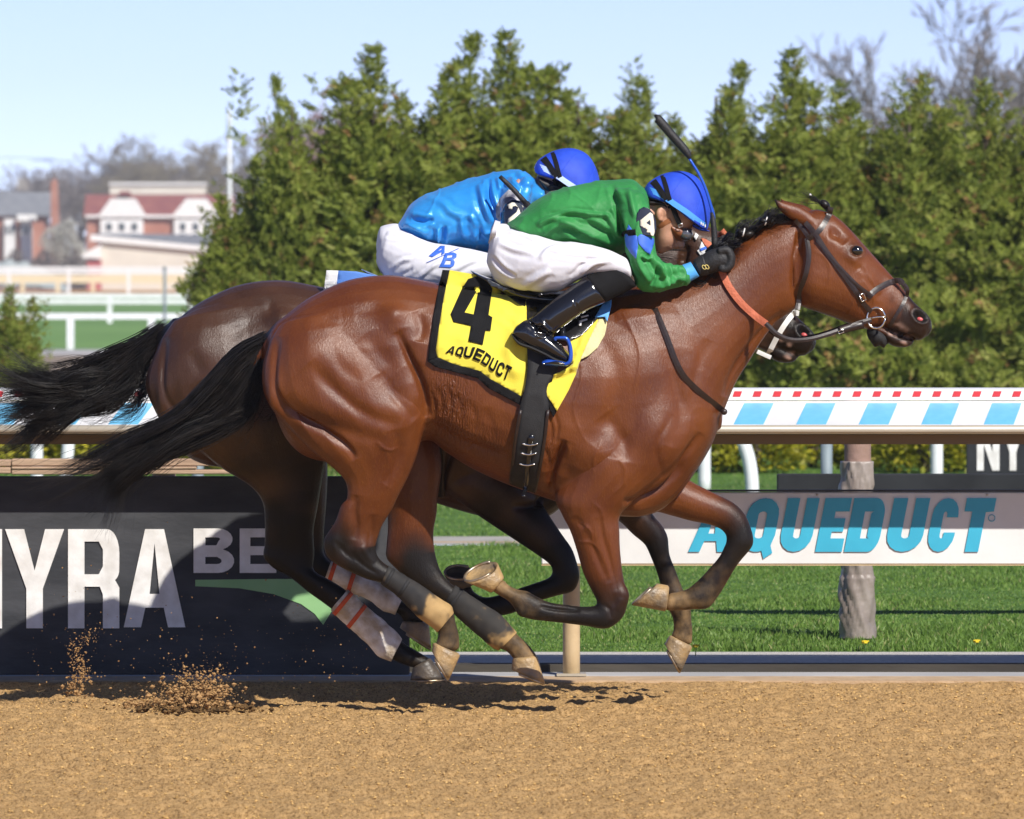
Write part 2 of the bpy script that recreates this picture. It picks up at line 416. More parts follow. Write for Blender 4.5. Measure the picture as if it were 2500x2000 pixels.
def dirt_z(x, y):
    pr = 0 * x
    for hx_, hy_, hr_, hd_ in HOOFP:
        d_ = np.sqrt(((x - hx_) / 1.25) ** 2 + (y - hy_) ** 2) / hr_; pr = pr - (.010 + .016 * hd_) * np.exp(-d_ ** 4) + .008 * np.exp(-((d_ - 1.35) / .25) ** 2)
    z = .006 * vn(x * 4, y * 4, 0 * x) + .008 * vn(x * 16, y * 12, 0 * x + 5) + .009 * np.clip(vn(x * 31, y * 24, 0 * x + 9), -.4, 1) + .007 * vn(x * 62, y * 42, 0 * x + 2) + .003 * np.sin(y * 42 + 3 * vn(x * 1.5, y * 3, 0 * x))
    return pr + z * np.clip((2.2 - y) / .25, .15, 1) - .006 - .02 * np.clip((y - .6) / 1.4, 0, 1)
GZ = dirt_z(GX, GY); nx_, ny_ = len(xs), len(ys)
idx = np.arange(nx_ * ny_).reshape(ny_, nx_)
fc = np.stack([idx[:-1, :-1], idx[:-1, 1:], idx[1:, 1:], idx[1:, :-1]], -1).reshape(-1, 4)
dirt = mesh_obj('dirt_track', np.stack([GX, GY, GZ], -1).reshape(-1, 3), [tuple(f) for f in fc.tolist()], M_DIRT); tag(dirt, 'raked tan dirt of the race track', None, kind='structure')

def clod_mesh(items, seed):
    """many small broken lumps as one mesh: items (x,y,z,r)"""
    rg = np.random.default_rng(seed); V = []; F = []
    base = [(0, 0, 1), (.9, 0, .2), (.25, .85, .25), (-.75, .5, .2), (-.7, -.55, .25), (.3, -.85, .2), (0, 0, -.8)]
    fb = [(0, 1, 2), (0, 2, 3), (0, 3, 4), (0, 4, 5), (0, 5, 1), (6, 2, 1), (6, 3, 2), (6, 4, 3), (6, 5, 4), (6, 1, 5)]
    for x, y, z, r in items:
        a = rg.random() * 6.28; c, s = math.cos(a), math.sin(a); b = len(V); j = 1 + rg.normal(0, .22, (7, 3)); sc = (1 + .5 * rg.random(), 1, .7 + .5 * rg.random())
        for (u, v, w), jj in zip(base, j):
            u, v, w = u * jj[0] * sc[0], v * jj[1], w * jj[2] * sc[2]; V.append((x + r * (u * c - v * s), y + r * (u * s + v * c), z + r * w))
        F += [tuple(i + b for i in f) for f in fb]
    return V, F
items = []
for i in range(16000):
    D = 18.8 + 6.9 * RNG.random() ** .8; y = D + CAMY; x = RNG.uniform(-1, 1) * .088 * D
    r = .0018 + .0048 * RNG.random() ** 3; items.append((x, y, 0.0, r))
zz = dirt_z(np.array([i[0] for i in items]), np.array([i[1] for i in items]))
items = [(i[0], i[1], float(z) + i[3] * .3, i[3]) for i, z in zip(items, zz)]
M_CLOD = pm('clod_dirt', (.52, .325, .115), (.68, .45, .18), 60, .95, .6, 200, spec=.15)
M_CLODF = pm('clod_flying', (.30, .17, .07), (.48, .29, .125), 60, .95, .6, 200, spec=.15)
M_CLODK = pm('clod_dark', (.045, .026, .012), (.20, .115, .045), 40, .95, .6, 200, spec=.15)  # very dark clods heaped under the dirt spray
tag(mesh_obj('dirt_clods', *clod_mesh(items, 4), M_CLOD, smooth=False), 'loose clods lying on the raked dirt', None, kind='stuff')
# dirt thrown up by the hooves
fly = []
def burst(px, py, n, sx, sy, y, r0, up=1.0):
    for i in range(n):
        a = RNG.normal(0, sx); b = abs(RNG.normal(0, sy)) * up; p = P(px + a, py - b, y + RNG.normal(0, .12))
        fly.append((p.x, p.y, max(p.z, .0), r0 * (.22 + 1.9 * RNG.random() ** 4) * max(.3, 1 - b / (sy * 4))))
burst(470, 1728, 1500, 42, 48, .15, .0072); burst(520, 1700, 240, 30, 40, .2, .006); burst(420, 1730, 900, 80, 24, .15, .0062); burst(190, 1700, 160, 16, 36, .5, .0055)
for i in range(380):
    t = RNG.random(); p = P(165 + 60 * t + 22 * math.sin(t * 7) + RNG.normal(0, 11), 1690 - 150 * t + RNG.normal(0, 14), .5 + RNG.normal(0, .08)); fly.append((p.x, p.y, max(p.z, 0), .0052 * (.3 + RNG.random() ** 2) * (1.15 - .6 * t)))
for i in range(420):
    p = P(RNG.uniform(60, 900), 1700 - abs(RNG.normal(0, 130)), .5 + RNG.normal(0, .3)); fly.append((p.x, p.y, max(p.z, 0), .0012 + .0035 * RNG.random() ** 3))
tag(mesh_obj('dirt_spray', *clod_mesh(fly, 5), M_CLODF, smooth=False), 'tan dirt thrown up behind the galloping hooves', None, kind='stuff')
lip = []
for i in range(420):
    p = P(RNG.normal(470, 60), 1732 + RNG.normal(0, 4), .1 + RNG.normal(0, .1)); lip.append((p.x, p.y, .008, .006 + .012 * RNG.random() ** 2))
tag(mesh_obj('dark_clods', *clod_mesh(lip, 6), M_CLODK, smooth=False), 'dark dirt turned over by a hoof', None, kind='stuff')

# ---- strips along the foot of the rail
M_PALE = pm('edge_sand', (.50, .36, .22), (.42, .29, .17), 12, .9, .4, 80)
M_GUT = pm('gutter_concrete', (.36, .36, .36), (.46, .45, .44), 6, .8, .3, 60, stretch=(.3, 1, 1))
M_KERB = pm('kerb_timber', (.045, .040, .034), (.075, .066, .054), 5, .9, .5, 40, spec=.1, stretch=(.2, 1, 1))
M_GRAV = pm('kerb_gravel', (.42, .40, .37), (.56, .53, .49), 40, .95, .8, 90)
def strip(name, y0, y1, z0, z1, mat, x=60, nseg=60, wob=0.0):
    mb = MB()
    for a in (0, 1): pass
    X = np.linspace(-x, x, nseg + 1); V = []; F = []
    for xx in X:
        w = wob * float(vn(np.array([xx * 2.]), np.array([y0]), np.array([1.]))[0]); V += [(xx, y0, z0 - .15), (xx, y0 + w, z0), (xx, y1, z1), (xx, y1, z1 - .15)]
    for i in range(nseg):
        for k in range(3): F.append((i * 4 + k, i * 4 + 4 + k, i * 4 + 5 + k, i * 4 + 1 + k))
    return tag(mesh_obj(name, V, F, mat, smooth=False), None, None, kind='structure')
strip('sand_edge', 2.12, 2.33, -.018, -.014, M_PALE, wob=.02)
strip('gutter', 2.33, 2.55, -.013, -.011, M_GUT)
tag(strip('kerb', 2.55, 2.63, .020, .022, M_KERB, wob=.004), None, None, kind='structure')
strip('gravel_strip', 2.63, 3.45, .017, .02, M_GRAV, wob=.01)

# ---- ground beyond, in bands out to the horizon
def green(name, a, b, sc, c=None):
    m = pm(name, a, b, sc, .9, .6, 60, spec=.2); return m
M_LAWN = green('lawn_soil', (.055, .12, .022), (.10, .19, .035), 2.5)
M_TURF = pm('turf_course_grass', (.12, .235, .06), (.15, .275, .075), .15, .9, .3, 8, spec=.2, stretch=(1, .3, 1))
M_SOIL = pm('bare_soil', (.20, .155, .11), (.26, .20, .145), 1.5, .95, .5, 20)
M_PATHG = pm('gravel_path', (.34, .33, .33), (.42, .41, .40), 2, .95, .3, 30)
M_STONE = pm('path_stone', (.40, .38, .34), (.30, .29, .26), 3, .9, .4, 40)
M_FARD = pm('far_dirt', (.42, .22, .08), (.46, .26, .10), .1, .95)
def band(name, D0, D1, mat, x0=None, dz=0.0):
    Ds = [D0] + [d for d in (62, 80, 95, 110) if D0 < d < D1] + [D1]; V = []; F = []
    for D in Ds:
        w = x0 or (60 if D < 100 else 600); V += [(-w, D + CAMY, gz(D) + dz), (w, D + CAMY, gz(D) + dz)]
    for i in range(len(Ds) - 1): F.append((2 * i, 2 * i + 1, 2 * i + 3, 2 * i + 2))
    return tag(mesh_obj(name, V, F, mat, smooth=False), None, None, kind='structure')
band('lawn', 27.42, 37.9, M_LAWN, 60, .02); band('path_edging', 37.9, 38.08, M_PALE, 60, .035); band('stone_path', 38.08, 39.25, M_STONE, 60, .015); band('far_lawn', 39.25, 66, M_LAWN, 60, 0.0)
band('service_ground', 66, 193, M_SOIL, 600); band('gravel_path', 193, 206.5, M_PATHG, 600); band('turf_course', 206.5, 560, M_TURF, 600)
band('far_dirt_track', 560, 760, M_FARD, 600); band('terrain', 760, 1240, M_SOIL, 600)

# ---- grass blades on the strip behind the rail
def blades(name, n, D0, D1, hmin, hmax, mat, seed, z0=.02):
    rg = np.random.default_rng(seed); V = np.zeros((n, 4, 3))
    D = D0 + (D1 - D0) * rg.random(n) ** 1.25; x = rg.uniform(-1, 1, n) * .092 * D; y = D + CAMY
    cl = .55 + .6 * np.clip(vn(x * 2.1, y * 1.1, 0 * x) + .4 * vn(x * 7, y * 5, 0 * x + 3), -.6, 1)
    h = (hmin + (hmax - hmin) * rg.random(n)) * np.clip(cl, .25, 1.3); a = rg.random(n) * 6.28; w = .0022 + .0022 * rg.random(n)
    lx, ly = rg.normal(0, .35, n) * h, rg.normal(0, .35, n) * h
    V[:, 0] = np.stack([x - w * np.cos(a), y - w * np.sin(a), z0 + 0 * x], -1); V[:, 1] = np.stack([x + w * np.cos(a), y + w * np.sin(a), z0 + 0 * x], -1)
    V[:, 2] = np.stack([x + lx * .4 + w * .7 * np.cos(a), y + ly * .4 + w * .7 * np.sin(a), z0 + h * .6], -1); V[:, 3] = np.stack([x + lx, y + ly, z0 + h], -1)
    me = bpy.data.meshes.new(name); me.vertices.add(4 * n); me.vertices.foreach_set('co', V.ravel())
    F = []
    b = np.arange(n) * 4; tri = np.concatenate([np.stack([b, b + 1, b + 2], -1), np.stack([b, b + 2, b + 3], -1)])
    me.loops.add(tri.size); me.loops.foreach_set('vertex_index', tri.ravel().astype(np.int32)); me.polygons.add(len(tri)); me.polygons.foreach_set('loop_start', np.arange(0, tri.size, 3, dtype=np.int32)); me.update(calc_edges=True)
    me.materials.append(mat); ob = link(bpy.data.objects.new(name, me))
    tint = np.repeat(rg.random(n), 4); set_attr(ob, 'tint', np.stack([tint, tint, tint, np.ones_like(tint)], -1)); return ob
def leaf_mat(name, stops, transl=.3, rough=.5, spec=.3):
    m = bpy.data.materials.new(name); t, p = nodes(m); N = t.nodes; K = t.links
    at = N.new('ShaderNodeAttribute'); at.attribute_name = 'tint'; r = N.new('ShaderNodeValToRGB'); e = r.color_ramp.elements
    while len(e) < len(stops): e.new(.5)
    for i, (pos, c) in enumerate(stops): e[i].position = pos; e[i].color = (*c, 1)
    K.new(at.outputs['Fac'], r.inputs[0]); K.new(r.outputs[0], p.inputs['Base Color']); p.inputs['Roughness'].default_value = rough; p.inputs['Specular IOR Level'].default_value = spec
    tr = N.new('ShaderNodeBsdfTranslucent'); K.new(r.outputs[0], tr.inputs['Color']); mxs = N.new('ShaderNodeMixShader'); mxs.inputs[0].default_value = transl
    K.new(p.outputs[0], mxs.inputs[1]); K.new(tr.outputs[0], mxs.inputs[2]); K.new(mxs.outputs[0], N['Material Output'].inputs['Surface']); return m
M_GRASS = leaf_mat('grass_blade', [(0, (.085, .165, .026)), (.6, (.15, .26, .045)), (.93, (.22, .33, .075)), (1, (.38, .35, .16))])
tag(blades('grass', 170000, 27.44, 37.85, .012, .040, M_GRASS, 11), 'green turf growing behind the rail', None, kind='stuff')
tag(blades('grass', 40000, 39.3, 56, .03, .07, M_GRASS, 12, 0.0), 'green turf growing beyond the stone path', None, kind='stuff')
M_YEL = pm('dandelion_yellow', (.75, .55, .02), rough=.7); M_STEM = pm('stem_green', (.08, .16, .03), rough=.7)
for px, py, lab in ((2112, 1578, 'yellow dandelion at the foot of the wrapped post'), (2384, 1576, 'yellow dandelion at the lawn edge near the right frame edge'), (1698, 1588, 'yellow dandelion beside the front muddy hoof')):
    g = at_ground(px, py + 8, .03); d = empty('dandelion', g, lab, 'flower', 'dandelions at the lawn edge')
    mb = MB()
    for k in range(16):
        a = k * 2.4; r = .005 + .009 * (k / 16); mb.add(ellipsoid(g + Vector((r * math.cos(a), r * math.sin(a), .032 + .004 * math.cos(k))), (.006, .006, .003), 6, 4))
    mb.build('petals', M_YEL, d); mesh_obj('stem', *tube([g + Vector((0, 0, -.01)), g + Vector((.003, 0, .03))], .002, 6, m=1), M_STEM, d)

# ---- running rail with its sloping cover
M_WHITE = pm('white_enamel', (.80, .80, .80), (.70, .70, .69), 3, .35, .05, 40, coat=.3)
M_LBLUE = pm('stripe_blue', (.13, .46, .72), (.16, .50, .75), 20, .4, .05, 40)
M_RED = pm('stripe_red', (.62, .035, .05), (.55, .04, .05), 20, .45)
M_METAL = pm('rail_aluminium', (.50, .45, .36), (.42, .38, .30), 4, .42, .1, 30, metal=.25, stretch=(.3, 1, 1))
M_BROWN = pm('rail_underside', (.22, .155, .085), (.17, .12, .07), 3, .6, .1, 30, stretch=(.2, 1, 1))  # brown holds the shade under the cover; the beam itself is tan metal
M_POSTB = pm('post_beige', (.52, .39, .22), (.46, .33, .18), 8, .6, .2, 40)
RX = 9.0
rail = empty('running_rail', (0, 2.3, 0), 'white running rail with sloping blue-striped cover above the sign boards', 'rail')
def extrude(name, prof, mat, parent, x0=-RX, x1=RX, smooth=False):
    n = len(prof); V = [(x0, y, z) for y, z in prof] + [(x1, y, z) for y, z in prof]
    F = [(k, (k + 1) % n, n + (k + 1) % n, n + k) for k in range(n)] + [tuple(range(n - 1, -1, -1)), tuple(range(n, 2 * n))]
    return mesh_obj(name, V, F, mat, parent, smooth)
cy0, cz0, cy1, cz1 = 1.77, 1.019, 2.04, 1.108
cov = extrude('cover', [(cy0, cz0), (cy1, cz1), (cy1, cz1 - .012), (cy0, cz0 - .012)], M_WHITE, rail)
fas = extrude('top_band', [(2.042, 1.111), (2.042, 1.158), (2.075, 1.162), (2.09, 1.112)], M_WHITE, rail)
lipm = extrude('lip', [(1.758 + .018 * math.cos(a), 1.001 + .018 * math.sin(a)) for a in np.linspace(0, 2 * math.pi, 12, endpoint=False)], M_METAL, rail, smooth=True)
extrude('under_beam', [(1.90, .939), (1.90, .977), (2.06, .982), (2.06, .939)], M_BROWN, rail)
extrude('soffit', [(1.775, 1.003), (1.775, .997), (2.04, .988), (2.04, .996)], M_BROWN, rail)
# painted stripes, each a thin decal on the cover
dy, dz = cy1 - cy0, cz1 - cz0; nrm = Vector((0, -dz, dy)).normalized()
def stripe_mesh():
    w, sl = .118, .050; me = bpy.data.meshes.new('stripe'); a = Vector((0, cy0, cz0)) + nrm * .002; b = Vector((0, cy1, cz1)) + nrm * .002
    a = a + (b - a) * .02; b = a + (b - a) * .90; t = -nrm * .0015
    V = [a, a + Vector((w, 0, 0)), b + Vector((w + sl, 0, 0)), b + Vector((sl, 0, 0))]; V = V + [v + t for v in V]
    me.from_pydata([tuple(v) for v in V], [], [(0, 1, 2, 3), (4, 7, 6, 5), (0, 4, 5, 1), (1, 5, 6, 2), (2, 6, 7, 3), (3, 7, 4, 0)]); me.materials.append(M_LBLUE); return me
sm_ = stripe_mesh(); x0 = X_(2145, 25.8) - .08
for k in range(-24, 24):
    o = bpy.data.objects.new('stripe', sm_); o.location = (x0 + k * .2485, 0, 0); COL.objects.link(o); o.parent = cov
bm_ = bpy.data.meshes.new('red_mark'); v, f = box(0, .031, -.0012, 0, .012, .034); v = [(x + (z - .012) * .35, y, z) for x, y, z in v]; bm_.from_pydata(v, [], f); bm_.materials.append(M_RED)
for k in range(-60, 60):
    o = bpy.data.objects.new('red_mark', bm_); o.location = (X_(2032, 26.04) + k * .0801, 2.041, 1.114); COL.objects.link(o); o.parent = fas
for px in (1395, 1395 - 1500, 1395 - 3000, 1395 + 1500):
    x = X_(px, 26.35); po = mesh_obj('post', *tube([(x, 2.35, -.06), (x, 2.35, .55), (x, 2.33, .80), (x, 2.23, .92), (x, 2.10, .955), (x, 2.00, .958)], .035, 16, m=4), M_POSTB, rail)
    b = mesh_obj('base_plate', *box(x - .06, x + .06, 2.29, 2.41, -.012, -.002), M_METAL, rail, False)

# ---- sign boards below the rail
M_SIGNW = pm('board_white', (.71, .715, .70), (.64, .645, .63), 5, .5, .08, 30)
M_SIGNK = pm('board_black', (.034, .036, .040), (.060, .062, .067), 9, .6, .15, 60, spec=.25, stretch=(.4, 1, 1))
M_TEAL = pm('letter_teal', (.035, .36, .53), (.04, .40, .58), 9, .45)
M_LETW = pm('letter_white', (.78, .77, .74), (.62, .60, .56), 14, .5, .1, 50)
M_SGREEN = pm('swoosh_green', (.22, .44, .18), (.26, .48, .21), 9, .5)
def board_text(root, yb, letters, mat, name='lettering', th=.003):
    for ch, x0, x1, yt, yb_, sl, tw, hh in letters:
        fn = lambda u, v, x0=x0, x1=x1, yt=yt, yb_=yb_, sl=sl: PP((x0 + (x1 - x0) * u + sl * v, yb_ + (yt - yb_) * v), yb)
        w = 1.0; g = glyph(ch, 1.0, tw, hh)
        o = sheet(name, g, fn, mat, root, 0, 0, False); sm = o.modifiers.new('t', 'SOLIDIFY'); sm.thickness = th; sm.offset = 1
D_A = 26.15; yA = D_A + CAMY
ab = empty('sign_board', (X_(2000, D_A), yA, .46), 'long white board reading AQUEDUCT in slanted blue letters', 'sign', 'sign boards under the rail')
bevel_box('panel', X_(1322, D_A), X_(3300, D_A), yA, yA + .03, Zp(1378, D_A), Zp(1202, D_A), M_SIGNW, ab, .004)
mesh_obj('top_trim', *box(X_(1322, D_A), X_(3300, D_A), yA - .012, yA + .034, Zp(1201, D_A) + .001, Zp(1196, D_A)), M_SIGNK, ab, False)
mesh_obj('bottom_trim', *box(X_(1322, D_A), X_(3300, D_A), yA - .006, yA + .034, Zp(1381, D_A), Zp(1378, D_A) - .001), M_POSTB, ab, False)
def iL(ch, u0, u1, tw, yt=682, yb=965, sl=55):
    a = q1('I', u0, yb); b = q1('I', u1 - sl, yt); return (ch, a[0], b[0], b[1], a[1], sl * .46372, tw, .25)
ab_l = [iL('A', 65, 330, .28), iL('Q', 335, 560, .37), iL('U', 535, 758, .39), iL('E', 733, 928, .48), iL('D', 885, 1115, .40), iL('U', 1095, 1340, .39), iL('C', 1312, 1505, .43), iL('T', 1478, 1688, .46)]
board_text(ab, yA - .0035, ab_l, M_TEAL)
# small registered mark
rc = q1('I', 1663, 787); mesh_obj('lettering', *tube([P(rc[0] + 8 * math.cos(a), rc[1] + 8 * math.sin(a), yA - .003) for a in np.linspace(0, 6.2, 14)], .0018, 5, m=1), M_TEAL, ab)
for px in (1345, 1995, 2410):
    mesh_obj('screw', *ellipsoid(P(px, 1208, yA - .002), (.005, .004, .005), 8, 6), M_METAL, ab)
D_N = 26.08; yN = D_N + CAMY
nb_ = empty('sign_board', (X_(300, D_N), yN, .02), 'tall black board reading NYRA BETS with a green swoosh', 'sign', 'sign boards under the rail')
bevel_box('panel', X_(-1300, D_N), X_(1000, D_N), yN, yN + .035, Zp(1648, D_N), Zp(1163, D_N), M_SIGNK, nb_, .005)
def gL(ch, u0, u1, v0, v1, tw): a = q1('G', u0, v1); b = q1('G', u1, v0); return (ch, a[0], b[0], b[1], a[1], 0, tw, .125 if v1 > 800 else .2)
board_text(nb_, yN - .0035, [gL('N', -330, 12, 460, 1040, .26), gL('Y', 30, 375, 460, 1040, .28), gL('R', 398, 698, 460, 1040, .32), gL('A', 724, 1084, 460, 1034, .28),
                             gL('B', 1132, 1370, 456, 716, .29), gL('E', 1402, 1616, 456, 716, .29), gL('T', 1650, 1870, 456, 716, .27)], M_LETW)
sheet('swoosh', [q('G', 1142, 757, 1545, 752, 1712, 752, 1800, 822, 1945, 932, 1890, 1020, 1840, 955, 1760, 898, 1600, 840, 1400, 806, 1142, 794)], lambda u, v: P(u, v, yN - .003), M_SGREEN, nb_, 0, .003, False)

# ---- things between the rail and the hedge
M_PWHITE = pm('post_white', (.78, .80, .80), (.68, .70, .70), 6, .5, .1, 40); M_PGREY = pm('post_grey', (.16, .20, .22), (.20, .25, .27), 9, .6)
M_PBROWN = pm('post_brown', (.27, .17, .13), (.33, .21, .17), 9, .75, .3, 40); M_WOOD = pm('plank_wood', (.46, .31, .20), (.34, .215, .14), 5, .8, .5, 30, stretch=(.25, 3, 6))
M_TARP = pm('tarp_plastic', (.22, .18, .155), (.31, .265, .23), 10, .42, .3, 30)
M_GSIGN = pm('panel_black', (.012, .013, .015), (.026, .028, .031), 3, .5, .1, 20, spec=.3)
# post wrapped in wrinkled plastic
D = 28.2; y = D + CAMY; x = X_(2092, D)
wp = empty('wrapped_post', (x, y, 0), 'brown wooden post wrapped in wrinkled grey plastic behind the white board', 'post')
mesh_obj('post', *tube([(x + .003, y, -.1), (x + .003, y, .6), (x + .004, y, 1.1)], .058, 20, m=2), M_PBROWN, wp)
V = []; F = []; n = 44; rows = 90; zt = Zp(1126, D)
for i in range(rows + 1):
    z = .035 + (zt - .035) * i / rows
    for k in range(n):
        a = 2 * math.pi * k / n; cx, sx = math.cos(a), math.sin(a)
        w1 = abs(float(vn(np.array([cx * 2.2 + z * 5 + 3]), np.array([sx * 2.2]), np.array([z * 13 + cx * 3]))[0])); w2 = float(vn(np.array([cx * 1.4 + 7]), np.array([sx * 1.4]), np.array([z * 6]))[0])
        w3 = float(vn(np.array([cx * 5]), np.array([sx * 5]), np.array([z * 24 + sx * 4]))[0])
        r = .069 + .020 * (w1 - .25) + .007 * w2 + .005 * w3 + (.006 if z < .3 else 0); V.append((x + r * cx + .004 * w2, y + r * sx, z))
for i in range(rows):
    for k in range(n): k2 = (k + 1) % n; F.append((i * n + k, i * n + k2, (i + 1) * n + k2, (i + 1) * n + k))
F.append(tuple(rows * n + k for k in range(n))); mesh_obj('plastic_wrap', V, F, M_TARP, wp)
# low black panel on short stakes
D = 30.0; y = D + CAMY
lp = empty('low_panel', (X_(2250, D), y, 0), 'low black edging panel standing behind the white letter board', 'panel')
bevel_box('panel', X_(1897, D), X_(3300, D), y, y + .04, .38, Zp(1157, D), M_GSIGN, lp, .006)
for px in (2092, 3000): mesh_obj('stake', *box(X_(px, D) - .02, X_(px, D) + .02, y + .042, y + .08, -.05, .6), M_PGREY, lp, False)
# timber rail on the other side
tl = empty('timber_rail', (X_(300, D), y, 0), 'weathered timber planks laid along posts above the black board', 'rail')
for k, (pa, pb, za, zb, yy) in enumerate([(28, 640, 1121, 1138, .0), (-900, 26, 1123, 1139, .0), (28, 480, 1139.5, 1146, -.012), (28, 360, 1147, 1159, -.006), (362, 640, 1147, 1158, -.008), (-900, 26, 1141, 1157, -.008)]):
    bevel_box('plank', X_(pa, D), X_(pb, D), y + yy, y + yy + .10, Zp(zb, D), Zp(za, D), M_WOOD, tl, .004)
for px in (395, -500): mesh_obj('post', *tube([(X_(px, D), y + .19, -.05), (X_(px, D), y + .19, Zp(1000, D))], .055, 14, m=2), M_PBROWN, tl)
# white low fence with leaning post, posts of different height
D = 48.0; y = D + CAMY
wf = empty('white_fence', (X_(1800, D), y, 0), 'white low fence on posts in front of the yellow bushes', 'fence')
for px, lean in ((90, 0), (157, .02), (1720, 0), (2287, 0), (-480, 0), (2850, 0), (700, 0), (1200, 0)):
    mesh_obj('post', *tube([(X_(px, D), y, -.05), (X_(px, D) + lean, y, .2), (X_(px, D) + lean * 2, y, .46)], .046, 12, m=2), M_PWHITE, wf)
mesh_obj('rail', *tube([(X_(-900, D), y, .44), (X_(1250, D), y, .44), (X_(3300, D), y, .44)], .04, 10, m=2), M_PWHITE, wf)
D = 44.0; y = D + CAMY
lpst = empty('leaning_post', (X_(1835, D), y, 0), 'white bent post leaning beside the yellow bushes', 'post')
mesh_obj('shaft', *tube([(X_(1838, D), y, -.05), (X_(1836, D), y, .18), (X_(1828, D), y, .34), (X_(1812, D), y, .48)], .046, 12, m=4), M_PWHITE, lpst); mesh_obj('cap', *ellipsoid((X_(1811, D), y, .485), (.05, .05, .02), 12, 6), M_PWHITE, lpst)
for px, lab in ((2018, 'thin dark grey stake in front of the yellow bushes'), (483, 'thin dark grey stake above the timber planks')):
    st = empty('stake', (X_(px, 40), 16, 0), lab, 'stake', 'grey stakes'); mesh_obj('shaft', *tube([(X_(px, 40), 16, -.05), (X_(px, 40), 16, .62)], .036, 10, m=1), M_PGREY, st); mesh_obj('cap', *ellipsoid((X_(px, 40), 16, .62), (.04, .04, .015), 10, 6), M_PGREY, st)
D = 40.5; y = D + CAMY
ns = empty('sign_board', (X_(2500, D), y, 0), 'small black lawn sign with white letters at the right frame edge', 'sign')
bevel_box('panel', X_(2360, D), X_(2680, D), y, y + .04, .18, Zp(1020, D), M_GSIGN, ns, .005)
for px in (2390, 2650): mesh_obj('stake', *box(X_(px, D) - .02, X_(px, D) + .02, y + .045, y + .08, -.05, .5), M_PGREY, ns, False)
board_text(ns, y - .004, [('N', 2385, 2440, 1040, 1149, 0, .3, .16), ('Y', 2446, 2500, 1040, 1149, 0, .3, .16), ('R', 2508, 2560, 1040, 1149, 0, .3, .16), ('A', 2566, 2620, 1040, 1149, 0, .3, .16)], M_LETW)

# ---- yellow bushes
def leaf_cloud(n, fn, size, seed, k=3):
    """small leaves (folded quads) at positions and directions given by fn(rng)"""
    rg = np.random.default_rng(seed); V = []; F = []; T = []
    for i in range(n):
        p, d, tint = fn(rg)
        for j in range(k):
            d2 = Vector(d) + Vector(rg.normal(0, .45, 3)); d2.normalize(); s = Vector((rg.normal(), rg.normal(), rg.normal())); s = d2.cross(s)
            if s.length < 1e-3: continue
            s.normalize(); L = size * (.6 + .8 * rg.random()); w = L * .27; o = Vector(p) + Vector(rg.normal(0, size * .35, 3)); b = len(V)
            V += [o, o + d2 * L * .5 + s * w, o + d2 * L, o + d2 * L * .5 - s * w]; F += [(b, b + 1, b + 2, b + 3)]; T += [min(1, max(0, tint + rg.normal(0, .12)))] * 4
    return V, F, T
def foliage(name, vft, mat, parent):
    ob = mesh_obj(name, vft[0], vft[1], mat, parent, False); t = np.array(vft[2]); set_attr(ob, 'tint', np.stack([t, t, t, np.ones_like(t)], -1)); return ob
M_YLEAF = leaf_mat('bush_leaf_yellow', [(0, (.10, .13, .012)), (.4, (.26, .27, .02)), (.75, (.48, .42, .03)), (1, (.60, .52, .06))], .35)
M_BARK = pm('bark', (.045, .032, .024), (.075, .055, .042), 14, .9, .6, 50); M_BARKG = pm('bark_grey', (.23, .20, .19), (.30, .27, .255), 3, .9)
M_BLEAF_DARK = pm('bush_core', (.02, .03, .008), (.03, .04, .01), 20, .9)
ORD = 'first second third fourth fifth sixth seventh eighth ninth tenth eleventh twelfth thirteenth fourteenth fifteenth sixteenth seventeenth eighteenth nineteenth twentieth twenty-first twenty-second twenty-third twenty-fourth'.split()
bl = None
bx = [(px, 52.5 + .8 * math.sin(px)) for px in range(-120, 2700, 140)]
for i, (px, D) in enumerate(bx):
    if i % 3 == 0 or bl is None:
        def bfn(rg):
            a, b = rg.random() * 6.28, rg.random() * 1.45; r = (.75 + .3 * rg.random()); lump = 1 + .18 * math.sin(a * 3 + i) * math.cos(b * 4)
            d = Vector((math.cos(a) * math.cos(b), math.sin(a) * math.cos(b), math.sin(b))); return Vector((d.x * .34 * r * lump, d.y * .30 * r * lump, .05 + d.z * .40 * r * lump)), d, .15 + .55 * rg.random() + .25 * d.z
        vft = leaf_cloud(900, bfn, .06, 40 + i); bl = None
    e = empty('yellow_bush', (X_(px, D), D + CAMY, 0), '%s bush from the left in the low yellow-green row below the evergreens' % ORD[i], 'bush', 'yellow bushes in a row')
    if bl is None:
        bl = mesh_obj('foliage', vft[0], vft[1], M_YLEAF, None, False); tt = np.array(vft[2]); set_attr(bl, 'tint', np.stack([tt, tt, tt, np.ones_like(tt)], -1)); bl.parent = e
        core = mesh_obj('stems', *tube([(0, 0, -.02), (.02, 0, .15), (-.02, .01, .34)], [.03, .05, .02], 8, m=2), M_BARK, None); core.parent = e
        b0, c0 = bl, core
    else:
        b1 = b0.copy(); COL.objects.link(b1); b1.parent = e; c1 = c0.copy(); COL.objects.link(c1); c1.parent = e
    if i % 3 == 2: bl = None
    e.rotation_euler = (0, 0, i * 1.3); e.scale = (1.1, 1.1, .95 + .12 * math.sin(i * 2.3))

